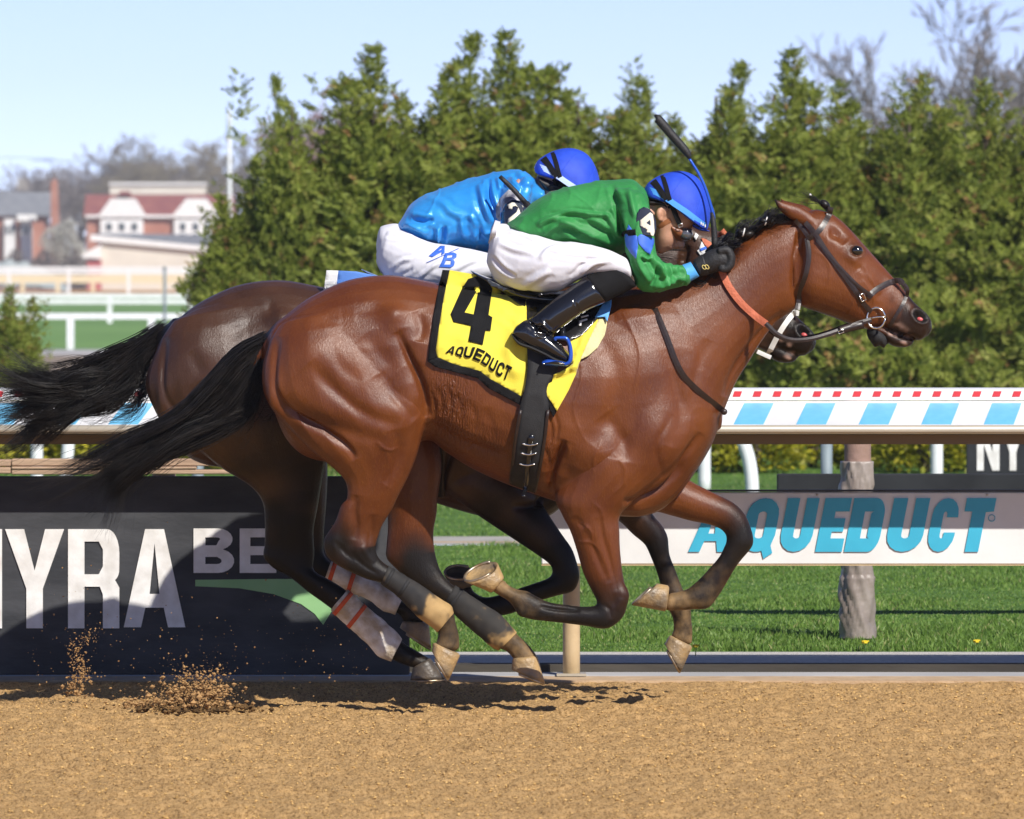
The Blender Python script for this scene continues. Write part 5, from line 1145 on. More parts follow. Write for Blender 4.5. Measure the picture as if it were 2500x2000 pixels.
# tail of black hair
tg1 = [q('F', 1600, 548, 1440, 620, 1290, 780, 1120, 960, 960, 1085, 760, 1185, 560, 1275, 330, 1365, 20, 1425), q('F', 1590, 580, 1440, 690, 1290, 870, 1130, 1030, 960, 1140, 800, 1220, 630, 1310, 470, 1410, 170, 1545),
       q('F', 1580, 640, 1470, 790, 1330, 960, 1150, 1085, 980, 1180, 820, 1265, 680, 1370, 560, 1510, 330, 1640), q('F', 1575, 690, 1510, 850, 1390, 1010, 1190, 1110, 1000, 1200, 850, 1280, 720, 1375, 620, 1520, 585, 1730),
       q('F', 1585, 700, 1545, 860, 1460, 1010, 1240, 1120, 1010, 1215, 870, 1280, 740, 1365, 670, 1490, 640, 1600, 612, 1735), q('F', 1585, 690, 1550, 850, 1470, 1000, 1250, 1110, 1030, 1205, 890, 1275, 770, 1350, 690, 1470, 640, 1600, 570, 1740)]
strands('tail', tg1, 2700, .0012, 7.5, M_HAIR, H1, 0, 3, 18, .026, curl=.022)
tf1 = [q('F', 1570, 700, 1570, 850, 1600, 960, 1640, 1060), q('F', 1560, 760, 1520, 930, 1560, 1040, 1650, 1120, 1730, 1210), q('F', 1550, 800, 1480, 960, 1330, 1060, 1150, 1120, 860, 1050)]
strands('tail_wisp', tf1, 160, .0010, 12, M_HAIR, H1, -.03, 5, 14, .03, curl=.03, per=8)
# braided mane and forelock
mb = MB()
for i in range(15):
    t = i / 14; pts = [(1640, 690), (1720, 660), (1780, 618), (1815, 583), (1850, 558), (1900, 537), (1935, 530)]
    c = catmull(pts, 6); p = c[int(t * (len(c) - 1))]
    mb.add(ellipsoid(P(p[0], p[1] - 2, -.015 + .02 * math.sin(i * 2.1)), (.028, .032, .016), 10, 7, Matrix.Rotation(R(-30 + 20 * math.sin(i)), 3, 'Y')))
mane = mb.build('mane', M_HAIR, H1)
mg = [q('A', 480, 800, 560, 770, 640, 740, 700, 700), q('A', 640, 560, 700, 500, 760, 510, 800, 570, 770, 640), q('A', 800, 480, 830, 440, 900, 420, 960, 440), q('A', 930, 400, 1000, 350, 1080, 340, 1180, 380)]
for gi, g in enumerate(mg): sub(strands('mane_hair', [g, [(a + 6, b + 8) for a, b in g]], 120, .0014, 4, M_HAIR, H1, -.04, 20 + gi, 10, .03, curl=.02, per=10), mane, H1)
M_WHITEB = pm('braid_band_white', (.75, .74, .70), rough=.6)
for (a, b) in ((838, 452), (985, 378)):
    p = q1('A', a, b); k = mesh_obj('braid', *ellipsoid(P(p[0], p[1], -.075), (.020, .018, .013), 12, 8, Matrix.Rotation(R(25), 3, 'Y')), M_HAIR, H1); sub(k, mane, H1)
    p = q1('A', a + 12, b); c_ = P(p[0], p[1], -.085)
    r_ = mesh_obj('braid_band', *tube([c_ + Vector((.004 * math.sin(t), .017 * math.cos(t), .014 * math.sin(t))) for t in np.linspace(0, 6.1, 12)], .0028, 6, m=1), M_WHITEB, H1); sub(r_, mane, H1)
fl = strands('forelock', [q('A', 1410, 300, 1370, 250, 1330, 230, 1285, 205, 1230, 165, 1180, 152), q('A', 1400, 310, 1360, 265, 1310, 235, 1280, 210, 1240, 175, 1195, 165)], 48, .0012, 2.5, M_HAIR, H1, -.02, 33, 14, .008, per=12, curl=.006)
sub(mesh_obj('forelock_knot', *ellipsoid(P(*q1('A', 1385, 268), -.02), (.022, .02, .015), 12, 8, Matrix.Rotation(R(40), 3, 'Y')), M_HAIR, H1), fl, H1)
sub(mesh_obj('braid_band', *ellipsoid(P(*q1('A', 1288, 205), -.022), (.005, .006, .005), 10, 6), M_WHITEB, H1), fl, H1)

# ---- trailing dark horse, a metre nearer the rail ------------------------
Y2 = 0.66; DX, DY = -268, 12
H2 = empty('horse', (0, Y2, 0), 'dark brown horse half hidden behind the bay, white and orange hind bandages', 'horse', 'racing horses')
nh2 = sec('S', [(392, 830, 690, 760, .88, .12), (356, 920, 760, 850, .86, .14), (366, 980, 790, 930, .855, .145), (410, 1050, 800, 1000, .85, .135), (470, 1088, 806, 1050, .85, .12), (540, 1143, 796, 1120, .85, .1),
                (608, 1185, 785, 1185, .86, .085), (640, 1225, 776, 1240, .86, .07), (646, 1280, 766, 1295, .86, .055), (645, 1330, 768, 1345, .87, .047), (643, 1360, 766, 1374, .87, .043), (668, 1388, 765, 1388, .87, .041),
                (708, 1410, 775, 1400, .87, .038), (755, 1448, 806, 1416, .87, .033)]) + \
      sec('D', [(335, 1038, 450, 898, .87, .031), (470, 1163, 585, 1020, .87, .031), (590, 1272, 700, 1112, .87, .034), (692, 1378, 812, 1215, .87, .041), (802, 1425, 868, 1282, .87, .034), (872, 1455, 972, 1348, .87, .032), (948, 1478, 1080, 1412, .87, .036)])
fh2 = sec('S', [(430, 850, 690, 780, 1.12, .12), (440, 960, 760, 900, 1.14, .135), (520, 1060, 790, 1030, 1.14, .12), (620, 1150, 800, 1130, 1.14, .09), (680, 1220, 798, 1215, 1.14, .07), (690, 1285, 792, 1290, 1.14, .055), (690, 1335, 790, 1335, 1.14, .046), (700, 1365, 792, 1352, 1.14, .042), (745, 1395, 800, 1366, 1.14, .036)]) + \
      sec('D', [(290, 815, 340, 690, 1.14, .03), (450, 885, 512, 778, 1.14, .03), (625, 965, 685, 855, 1.14, .032), (720, 1035, 800, 925, 1.14, .038), (800, 1062, 862, 975, 1.14, .035), (850, 1085, 960, 1020, 1.14, .032), (872, 1130, 1050, 1110, 1.14, .034)])
nf2 = sec('S', [(1180, 800, 1380, 770, .89, .09), (1165, 950, 1430, 930, .88, .11), (1130, 1080, 1420, 1085, .87, .11)]) + \
      sec('E', [(70, 330, 560, 220, .86, .10), (165, 430, 600, 320, .85, .09), (270, 512, 680, 430, .85, .075), (400, 600, 742, 532, .85, .065), (540, 692, 822, 652, .85, .055), (660, 772, 880, 736, .85, .047), (738, 830, 915, 838, .85, .044),
                (756, 870, 926, 912, .85, .043), (745, 905, 890, 996, .85, .04), (700, 930, 790, 1026, .85, .034), (560, 976, 660, 1066, .85, .028), (430, 1020, 520, 1132, .85, .03), (335, 1035, 400, 1148, .85, .036), (270, 1000, 290, 1095, .85, .032), (255, 965, 165, 1015, .85, .033)])
ff2 = sec('E', [(900, 430, 1150, 250, 1.12, .10), (1040, 500, 1290, 380, 1.14, .085), (1170, 565, 1382, 525, 1.14, .07), (1250, 642, 1440, 595, 1.14, .055), (1322, 702, 1472, 660, 1.14, .046), (1345, 738, 1478, 720, 1.14, .043), (1368, 792, 1486, 780, 1.14, .036),
                (1402, 880, 1522, 870, 1.14, .028), (1428, 970, 1562, 975, 1.14, .029), (1462, 1080, 1612, 1085, 1.14, .036), (1500, 1160, 1618, 1165, 1.14, .032), (1508, 1230, 1626, 1240, 1.14, .031), (1492, 1270, 1622, 1320, 1.14, .034)])
nh2, fh2, nf2, ff2 = [shift(a_, 0, 0, Y2 - 1) for a_ in (nh2, fh2, nf2, ff2)]
HX2, HY2 = -283, 38
tr2 = shift(TRUNK, DX, DY, Y2); tr2[0] = ((400, 800), (392, 930), Y2, .07); tr2[1] = ((425, 776), (402, 1000), Y2, .15)
nk2 = [((a[0] + DX + (HX2 - DX) * i / 6, a[1] + DY + (HY2 - DY) * i / 6), (b[0] + DX + (HX2 - DX) * i / 6, b[1] + DY + (HY2 - DY) * i / 6), Y2, w) for i, (a, b, _, w) in enumerate(NECK)]
pieces = [loft(tr2, pw=2.25, n=32), loft(nk2, pw=2.2, n=28), loft(shift(HEAD, HX2, HY2, Y2), pw=2.35, n=28), loft(shift(CHIN, HX2, HY2, Y2)), loft(nh2), loft(fh2), loft(nf2), loft(ff2)] + ears(HX2, HY2, Y2)
pieces.append(loft(sec('F', [(1080, 440, 1100, 560, Y2, .05), (1000, 480, 1030, 590, Y2, .045), (930, 530, 960, 640, Y2, .036), (850, 580, 890, 680, Y2, .03)])))
body2 = fuse('body', pieces, .0068, 5, M_DARK, H2)
GR2 = [([(a + DX, b + DY) for a, b in g[0]],) + tuple(g[1:]) for g in (GROOVES[i] for i in (3, 5, 8, 11, 12))] + \
      [(q('F', 1010, 560, 985, 700, 985, 830, 1010, 930, 1060, 1010), .017, 8), (q('F', 1160, 640, 1200, 720, 1230, 790), .010, 16), (q('F', 1640, 330, 1620, 370, 1650, 420), .006, 10), (q('F', 1380, 560, 1480, 470, 1600, 440), .005, 16)] + \
      [([(a + HX2, b + HY2) for a, b in g[0]],) + tuple(g[1:]) for g in (GROOVES[i] for i in (16, 17, 18, 21))]
BL2 = [(b[0] + DX, b[1] + DY) + tuple(b[2:]) for b in BLOBS[:5]] + [(b[0] + HX2, b[1] + HY2) + tuple(b[2:]) for b in HEADB]
sculpt(body2, Y2, GR2, BL2)
rn2, en2, wn2 = head_fix(body2, Y2, HX2, HY2)
DOCK2 = [(p_[0], p_[1], Y2, .95, 0, .10) for p_ in q('F', 1010, 535, 945, 585, 870, 630)]
ch2 = [DOCK2, [(t[0][0], (t[0][1] + t[1][1]) / 2, Y2, 0, 0, t[3]) for t in tr2], [((a[0] + b[0]) / 2, (a[1] + b[1]) / 2, Y2, 0, 0, .09) for a, b, _, _ in nk2 + shift(HEAD, HX2, HY2, Y2)],
       chain_of(nh2, [(0, 0), (.2, 0), (.85, 0), (1, 0), (1, 0), (1, .1)]), chain_of(fh2, [(0, 0), (.3, 0), (.9, 0), (1, 0), (1, .1)]),
       chain_of(nf2, [(0, 0), (.2, 0), (.8, 0), (1, 0), (1, 0), (1, .1)]), chain_of(ff2, [(.1, 0), (.5, 0), (.9, 0), (.9, .1), (.9, .4), (.9, .45)])]
cv2 = coat_values(body2, ch2, Y2, HX2, HY2, wr=False)
cv2[:, 0] = np.where((rn2 < 1.05) & (wn2 > 0), .97, cv2[:, 0])
set_attr(body2, 'coat', cv2)
nn_ = q1('A', 2012, 1025); mesh_obj('nostril_lining', *ellipsoid(P(nn_[0] + HX2, nn_[1] + HY2, Y2 - .034), (.013, .007, .009), 12, 8, Matrix.Rotation(R(20), 3, 'Y')), M_NOST, H2)
for s in (-1, 1):
    e_ = q1('A', 1592, 573); mesh_obj('eye', *ellipsoid(P(e_[0] + HX2, e_[1] + HY2, Y2 + s * .083), (.024, .018, .019), 14, 9), M_EYE, H2)
hoof('hoof', q1('D', 948, 1482), q1('D', 1086, 1412), q1('D', 928, 1572), q1('D', 1192, 1562), Y2 - 1 + .87, .048, M_HOOFD, H2)
hoof('hoof', q1('D', 870, 1135), q1('D', 1070, 1148), q1('D', 850, 1178), q1('D', 1088, 1336), Y2 - 1 + 1.14, .048, M_HOOF, H2)
hoof('hoof', q1('E', 268, 955), q1('E', 145, 990), q1('E', 282, 890), q1('E', 84, 888), Y2 - 1 + .85, .050, M_HOOFD, H2, tilt=.026)
hoof('hoof', q1('E', 1480, 1275), q1('E', 1622, 1348), q1('E', 1452, 1325), q1('E', 1552, 1500), Y2 - 1 + 1.14, .050, M_HOOF, H2)
def bandage(secs, yc, bands):
    secs = shift(secs, 0, 0, Y2 - 1); bands = [shift(b_, 0, 0, Y2 - 1) for b_ in bands]
    b = sleeve('bandage', secs, M_WRAP, H2, .006, rough=.003)
    for s in bands: sub(sleeve('stripe', s, M_ORANGE, H2, .0085, m=2), b, H2)
bandage(sec('D', [(335, 1038, 450, 898, .87, .031), (470, 1163, 585, 1020, .87, .031), (590, 1272, 700, 1112, .87, .034), (692, 1378, 812, 1215, .87, .041), (790, 1422, 860, 1275, .87, .036)]), .87,
        [sec('D', [(352, 1055, 468, 915, .87, .031), (376, 1078, 492, 938, .87, .031)]), sec('D', [(458, 1152, 572, 1010, .87, .031), (482, 1175, 594, 1034, .87, .031)])])
bandage(sec('D', [(288, 818, 335, 682, 1.14, .03), (450, 885, 512, 778, 1.14, .03), (625, 965, 685, 855, 1.14, .032), (720, 1035, 800, 925, 1.14, .038), (820, 1068, 860, 980, 1.14, .036)]), 1.14,
        [sec('D', [(305, 825, 348, 692, 1.14, .03), (335, 838, 378, 708, 1.14, .03)]), sec('D', [(452, 886, 490, 765, 1.14, .03), (482, 896, 520, 782, 1.14, .03)])])
tg2 = [q('F', 985, 490, 840, 570, 640, 670, 450, 770, 260, 785, 110, 700, -60, 670), q('F', 950, 540, 800, 650, 620, 770, 430, 820, 210, 830, 20, 780, -80, 760), q('F', 910, 600, 800, 730, 640, 840, 450, 890, 250, 920, 50, 950, -80, 1010),
       q('F', 880, 650, 800, 780, 670, 890, 480, 950, 300, 1010, 120, 1080, -40, 1110), q('F', 860, 690, 800, 800, 690, 910, 500, 970, 310, 1040, 160, 1120, 70, 1210, 20, 1260)]
strands('tail', tg2, 2900, .0012, 9.5, M_HAIR, H2, Y2, 13, 18, .028, curl=.026)
strands('tail_wisp', [q('F', 850, 690, 850, 850, 720, 960, 550, 1000), q('F', 840, 720, 870, 850, 800, 930, 640, 980, 420, 1020)], 200, .0010, 12, M_HAIR, H2, Y2 - .03, 15, 14, .03, curl=.03, per=8)
nk_hair = strands('mane', [[(1340, 660), (1420, 640), (1490, 600), (1560, 580), (1640, 565), (1690, 555)], [(1350, 680), (1430, 660), (1500, 620), (1570, 600), (1650, 585), (1700, 570)]], 400, .0016, 6, M_HAIR, H2, Y2 - .04, 18, 12, .03, per=10)
# ================================================================== tack
bv1 = bvh_of(body1); bv2 = bvh_of(body2)
M_YCLOTH = pm('cloth_yellow', (.78, .67, .060), (.70, .59, .045), 7, .8, .12, 300, sheen=.15); M_KCLOTH = pm('cloth_black', (.006, .006, .0065), (.009, .009, .010), 20, .85, .3, 260, spec=.2)
M_TACKB = pm('tack_blue', (.10, .34, .74), (.12, .38, .78), 9, .6, .2, 100); M_FOAM = pm('pad_foam', (.62, .56, .30), (.52, .46, .24), 10, .9, .3, 60)
M_REIN = pm('rein_rubber', (.55, .155, .075), (.48, .13, .065), 30, .7, .4, 120); M_STEEL = pm('steel', (.70, .69, .66), rough=.18, metal=1.0); M_GLOSSK = pm('patent_black', (.006, .006, .008), (.009, .009, .011), 6, .16, .03, 12, coat=.6)
M_STIRB = pm('stirrup_blue', (.02, .10, .55), rough=.25, metal=.4, coat=.5); M_WHITET = pm('tape_white', (.72, .72, .71), (.62, .62, .60), 12, .5)
def folds(fn, lines=(), amp=.004, noise=.002):
    def g(u, v):
        p = fn(u, v); a = noise * 2 * float(vn(np.array([u * .03]), np.array([v * .03]), np.array([.5]))[0]) + noise * float(vn(np.array([u * .07 + v * .03]), np.array([v * .02]), np.array([7.5]))[0])
        for pts, h, w in lines: a += 1.8 * h * math.exp(-(dist_poly(np.array([u]), np.array([v]), pts)[0] / w) ** 2)
        return p + Vector((0, -a, 0))
    return g
def mirror_obj(ob, yc):
    """far-side twin of a worn piece"""
    me = ob.data.copy(); co = get_co(me); co[:, 1] = 2 * yc - co[:, 1]; set_co(me, co); me.flip_normals(); o = bpy.data.objects.new(ob.name, me); COL.objects.link(o); o.parent = ob.parent; o.matrix_parent_inverse = ob.matrix_parent_inverse.copy()
    for m in ob.modifiers: n = o.modifiers.new(m.name, m.type); n.thickness = m.thickness; n.offset = m.offset
    return o
# saddle cloth
SCL = empty('saddle_cloth', (P(1150, 900, 0).x, 0, P(1150, 900, 0).z), 'yellow number 4 saddle cloth with black border on the bay horse', 'saddle cloth')
cf = folds(draper(bv1, .010, -.07), [(q('B', 930, 1080, 860, 1200, 830, 1330, 850, 1450), .010, 14), (q('B', 740, 1040, 820, 1120, 900, 1180), .007, 12), (q('B', 560, 1250, 700, 1400, 760, 1500), .004, 20), (q('B', 440, 900, 470, 1100, 420, 1300), .004, 16), (q('M', 60, 400, 300, 600), .005, 9)])
cl = sheet('cloth', [q('B', 474, 862, 610, 885, 700, 922, 760, 955, 860, 1010, 930, 1052, 940, 1150, 930, 1380, 925, 1540, 893, 1600, 800, 1548, 712, 1500, 650, 1452, 500, 1412, 402, 1372, 392, 1330, 410, 1200, 440, 1020)], cf, M_YCLOTH, SCL, 9, .004)
mirror_obj(cl, 0)
cfb = lambda u, v: cf(u, v) + Vector((0, -.0025, 0))
for ct in (q('B', 432, 860, 474, 862, 440, 1020, 410, 1200, 392, 1330, 402, 1372, 345, 1395, 352, 1330, 380, 1130, 410, 960), q('B', 345, 1395, 402, 1372, 500, 1412, 650, 1452, 712, 1500, 800, 1548, 893, 1600, 888, 1652, 790, 1600, 700, 1552, 640, 1495, 480, 1452, 390, 1428)):
    sheet('border', [ct], cfb, M_KCLOTH, SCL, 9, .004)
cfn = lambda u, v: cf(u, v) + Vector((0, -.005, 0))
sheet('numeral', [q('C', 1350, 178, 1415, 210, 1442, 250, 1420, 405, 1442, 418, 1432, 497, 1402, 495, 1386, 580, 1302, 558, 1318, 468, 1215, 445, 1198, 400, 1265, 250, 1300, 195), q('C', 1365, 238, 1280, 390, 1334, 402)], cfn, M_KCLOTH, SCL, 8, .001)
bl_ln = catmull(q('C', 1166, 626, 1226, 640, 1284, 654, 1346, 668, 1396, 698, 1442, 738, 1492, 772, 1532, 792), 4); tl_ln = catmull(q('C', 1194, 586, 1246, 590, 1300, 590, 1380, 602, 1428, 640, 1472, 668, 1520, 690, 1562, 712), 4)
def ruled(t, v):
    s = t * (len(bl_ln) - 1); a = np.array([np.interp(s, np.arange(len(bl_ln)), bl_ln[:, k]) for k in (0, 1)]); b = np.array([np.interp(s, np.arange(len(tl_ln)), tl_ln[:, k]) for k in (0, 1)]); return a * (1 - v) + b * v
for k, chh in enumerate('AQUEDUCT'):
    def fnl(u, v, k=k):
        p = ruled((k + .04 + u * .86) / 8, v); return cfn(p[0], p[1])
    sheet('lettering', glyph(chh, 1.0, .27, .2), fnl, M_KCLOTH, SCL, 0, .001)
# front flap of the cloth hanging past the girth
cff = folds(draper(bv1, .016, -.2), [(q('M', 1250, 700, 1180, 900, 1120, 1100), .008, 8), (q('M', 870, 1180, 1000, 1160, 1130, 1080), .010, 7), (q('M', 1330, 560, 1230, 850), .006, 7)])
sheet('front_flap', [q('M', 1060, 770, 1250, 640, 1400, 500, 1430, 500, 1300, 780, 1200, 1020, 1150, 1180, 1060, 1380, 910, 1645, 850, 1540, 710, 1350, 850, 1280, 870, 1200, 1000, 1130, 1110, 1050)], cff, M_YCLOTH, SCL, 6, .004)
sheet('border', [q('M', 710, 1352, 850, 1542, 910, 1647, 870, 1720, 830, 1640, 770, 1520, 712, 1440)], lambda u, v: cff(u, v) + Vector((0, .004, 0)), M_KCLOTH, SCL, 6, .004)
sheet('foam_pad', [q('M', 1430, 500, 1520, 500, 1530, 560, 1500, 700, 1420, 850, 1310, 950, 1215, 1000, 1200, 1000, 1300, 780)], folds(draper(bv1, .018, -.2)), M_FOAM, SCL, 6, .012)
# racing saddle
SAD = empty('racing_saddle', (P(1300, 720, 0).x, 0, P(1300, 720, 0).z), 'small black racing saddle with blue stirrup on the bay horse', 'saddle')
mesh_obj('seat', *loft(sec('B', [(596, 862, 630, 900, 0, .09), (720, 912, 760, 985, 0, .13), (900, 960, 900, 1060, 0, .16), (1100, 985, 1100, 1090, 0, .16), (1280, 955, 1290, 1075, 0, .14), (1420, 930, 1430, 1040, 0, .09)]), n=28), M_GLOSSK, SAD)
fl_ = sheet('flap', [q('M', 530, 250, 800, 180, 1200, 120, 1590, 240, 1480, 420, 1390, 520, 1250, 690, 1060, 775, 900, 760, 700, 620, 545, 505)], draper(bv1, .028, -.24), M_GLOSSK, SAD, 8, .006)
sheet('flap_edge', [q('M', 1382, 478, 1470, 330, 1590, 240, 1585, 330, 1535, 530, 1500, 470)], draper(bv1, .034, -.22), M_TACKB, SAD, 6, .004)
for ct in (q('M', 1185, 520, 1285, 495, 1290, 512, 1218, 535, 1213, 585, 1185, 585), q('M', 1205, 470, 1300, 447, 1305, 462, 1215, 488)): sub(sheet('lettering', [ct], draper(bv1, .0365, -.24), M_WHITET, SAD, 0, .001), fl_, SAD)
sheet('piping', [q('M', 0, 0, 40, 0, 300, 120, 520, 260, 520, 350, 420, 290, 250, 160, 90, 90)], draper(bv1, .024, -.14), M_GLOSSK, SAD, 6, .006)
def drape_strip(name, L_, R_, bvh, off, mat, par, nn=26, fall=-.26, thick=.005):
    L_ = catmull(L_, 5); R_ = catmull(R_, 5); fn = draper(bvh, off, fall); V = []; F = []
    m = 6
    for i in range(nn):
        t = i / (nn - 1)
        a = [np.interp(t * (len(L_) - 1), np.arange(len(L_)), L_[:, k]) for k in (0, 1)]; b = [np.interp(t * (len(R_) - 1), np.arange(len(R_)), R_[:, k]) for k in (0, 1)]
        for j in range(m): f = j / (m - 1); V.append(fn(a[0] * (1 - f) + b[0] * f, a[1] * (1 - f) + b[1] * f))
    for i in range(nn - 1):
        for j in range(m - 1): F.append((i * m + j, (i + 1) * m + j, (i + 1) * m + j + 1, i * m + j + 1))
    o = mesh_obj(name, V, F, mat, par); s = o.modifiers.new('t', 'SOLIDIFY'); s.thickness = thick; s.offset = 0; return o
gi = drape_strip('girth', q('C', 1640, 520, 1648, 700, 1628, 850, 1602, 950, 1572, 1150, 1546, 1392), q('C', 1800, 520, 1830, 700, 1762, 830, 1772, 960, 1742, 1200, 1692, 1445), bv1, .024, M_BLACK, SAD, fall=-.2)
mirror_obj(gi, 0)
for a, b in ((q('C', 1608, 960, 1575, 1150, 1548, 1390), None), (q('C', 1768, 960, 1738, 1200, 1690, 1440), None)): mesh_obj('girth_binding', *strap(bv1, a, .012, .030, .003, -.2), M_LEATH, SAD)
for v in (1165, 1220, 1283):
    dxx = -(v - 1165) * .15; pts = [draper(bv1, .034, -.2)(*q1('C', 1618 + dxx + 90 * t, v + 10 * t * (1 - t) * 4 - 8)) for t in np.linspace(0, 1, 7)]; mesh_obj('buckle', *tube(pts, .0035, 6, m=2), M_STEEL, SAD)
mesh_obj('girth_strap', *strap(bv1, q('C', 1668, 1110, 1655, 1250, 1640, 1380, 1625, 1470), .016, .032, .004, -.2), M_GLOSSK, SAD); mesh_obj('strap_loop', *ellipsoid(draper(bv1, .036, -.2)(*q1('C', 1672, 1125)), (.010, .006, .014), 12, 8), M_GLOSSK, SAD)
sl_ = mesh_obj('stirrup_leather', *strap(bv1, q('M', 980, 560, 985, 650, 990, 740), .020, .075, .004, -.3), M_GLOSSK, SAD)
fy = -.345
st = [PP(q1('M', *p), fy) for p in ((900, 770), (890, 742), (960, 735), (1030, 745), (1070, 820), (1085, 930), (1070, 1030), (1000, 1070))]
stp = mesh_obj('stirrup', *tube(st, [.004, .006, .006, .007, .007, .0075, .0075, .006], 10, m=4), M_STIRB, SAD)
st2 = [PP(q1('M', *p), fy + .10) for p in ((900, 770), (890, 742), (960, 735), (1030, 745), (1070, 820), (1085, 930), (1070, 1030), (1000, 1070))]; sub(mesh_obj('far_arm', *tube(st2, .006, 8, m=3), M_STIRB, SAD), stp, SAD)
tr_s = sec('M', [(725, 1020, 730, 1075, fy + .05, .052), (800, 985, 790, 1090, fy + .05, .055), (900, 985, 900, 1095, fy + .05, .055), (1010, 1020, 1000, 1095, fy + .05, .054), (1060, 1050, 1050, 1085, fy + .05, .05)])
sub(mesh_obj('tread', *loft(tr_s, n=16, cap=.1), M_STIRB, SAD), stp, SAD); sub(mesh_obj('tread_inlay', *loft([(s[0], s[1], s[2] - .004, s[3]) for s in sec('M', [(745, 1030, 750, 1065, fy + .05, .052), (900, 1000, 900, 1080, fy + .05, .0555), (1030, 1045, 1020, 1078, fy + .05, .052)])], n=14, cap=.05), M_GLOSSK, SAD), stp, SAD)
for a in ((752, 1058), (955, 1052)): sub(mesh_obj('rivet', *ellipsoid(PP(q1('M', *a), fy - .008), (.003, .003, .003), 8, 6), M_STEEL, SAD), stp, SAD)
# breast strap
BR = empty('breast_strap', (P(1700, 900, 0).x, 0, P(1700, 900, 0).z), 'dark leather breast strap across the shoulder of the bay horse', 'strap')
mesh_obj('shoulder_band', *strap(bv1, q('A', 265, 950, 340, 1130, 400, 1290, 460, 1400, 560, 1500, 690, 1605, 730, 1640), .021, .005, .004, -.1, mirror=True), M_LEATH, BR, False)
mesh_obj('end_loop', *ellipsoid(draper(bv1, .004, -.1)(*q1('A', 722, 1632)), (.012, .01, .012), 12, 8), M_LEATH, BR)

# bridle of the bay horse
BD = empty('bridle', (P(2050, 650, 0).x, 0, P(2050, 650, 0).z), 'dark leather bridle with steel ring bit on the bay horse', 'bridle')
def bs(name, pts, w, off=.004, th=.004, mir=True, mat=None): return mesh_obj(name, *strap(bv1, pts, w, off, th, -.05, mirror=mir), mat or M_LEATH, BD, False)
bs('browband', q('A', 1425, 285, 1410, 340, 1370, 410, 1330, 455, 1270, 495), .020)
bs('headpiece', q('A', 1190, 370, 1240, 430, 1280, 490), .016); bs('cheekpiece', q('A', 1255, 385, 1320, 460, 1390, 570, 1480, 690, 1560, 800, 1610, 870), .019)
bs('cheekpiece', q('A', 1330, 500, 1420, 610, 1510, 710, 1600, 800, 1680, 860), .013, .005)
bs('throatlatch', q('A', 1265, 490, 1280, 600, 1262, 720, 1225, 830, 1205, 960), .018)
nb1 = bs('noseband', q('A', 1668, 880, 1720, 830, 1800, 785, 1875, 768, 1900, 790), .020); sub(bs('noseband_drop', q('A', 1905, 790, 1930, 830, 1910, 900, 1870, 970, 1830, 1040, 1810, 1070), .013), nb1, BD)
bs('cheekpiece_end', q('A', 1600, 860, 1640, 920, 1690, 975), .018, .006)
fnb = draper(bv1, .010, -.05)
def ringpts(c, r, yo=0, n=18, sq=1.0): return [fnb(*q1('A', c[0] + r * math.cos(a), c[1] + r * sq * math.sin(a))) for a in np.linspace(0, 2 * math.pi, n)]
cR = q1('A', 1722, 1015); yR = fnb(*cR).y - .006
mesh_obj('bit_ring', *tube([P(cR[0] + 22 * math.cos(a), cR[1] + 25 * math.sin(a), yR - .004 * math.cos(a)) for a in np.linspace(0, 2 * math.pi, 22)], .0042, 8, m=1), M_STEEL, BD)
mesh_obj('bit_ring', *tube([P(cR[0] + 22 * math.cos(a), cR[1] + 25 * math.sin(a), -yR) for a in np.linspace(0, 2 * math.pi, 22)], .0042, 8, m=1), M_STEEL, BD)
mesh_obj('bit_bar', *tube([P(*q1('A', 1690, 1015), yR - .003), P(*q1('A', 1740, 1008), yR - .004), P(*q1('A', 1785, 1012), yR), P(*q1('A', 1800, 1030), -.03)], .0035, 8), M_STEEL, BD)
bk = q1('A', 1630, 885); mesh_obj('buckle', *tube([fnb(*q1('A', 1630 + a, 885 + b)) + Vector((0, -.006, 0)) for a, b in ((-20, -22), (8, -32), (26, 8), (-2, 24), (-20, -22))], .0024, 6, m=1), M_STEEL, BD)
mesh_obj('chin_pad', *loft(sec('A', [(1668, 1085, 1682, 1165, 0, .022), (1700, 1070, 1712, 1205, 0, .04), (1742, 1085, 1745, 1198, 0, .045), (1780, 1110, 1772, 1212, 0, .035), (1800, 1140, 1790, 1190, 0, .02)])), M_BLACK, BD)
# rein from the ring up to the hand
def free_strap(pts3, width, thick, m=6):
    rows = catmull([list(p) for p in pts3], m); T = np.gradient(rows, axis=0); T /= np.linalg.norm(T, axis=1)[:, None] + 1e-9; V = []; F = []
    for i in range(len(rows)):
        v = np.array([0, -1., 0]); s = np.cross(T[i], v); s /= np.linalg.norm(s) + 1e-9; n_ = np.cross(s, T[i])
        for a, b in ((.5, -.5), (.5, .4), (0, .7), (-.5, .4), (-.5, -.5)): V.append(tuple(rows[i] + s * width * a + v * thick * b))
    for i in range(len(rows) - 1):
        for k in range(5): k2 = (k + 1) % 5; F.append((i * 5 + k, (i + 1) * 5 + k, (i + 1) * 5 + k2, i * 5 + k2))
    F.append((0, 1, 2, 3, 4)); F.append(tuple((len(rows) - 1) * 5 + k for k in (4, 3, 2, 1, 0))); return V, F
def dp(pt, off): return draper(bv1, off, -.12)(*pt)
r1 = [dp(q1('A', 700, 690), .02), dp(q1('A', 750, 800), .014), dp(q1('A', 830, 910), .016), dp(q1('A', 920, 995), .02), P(*q1('A', 1000, 1055), -.155)]
rn = mesh_obj('rein', *free_strap(r1, .026, .005), M_REIN, BD, False)
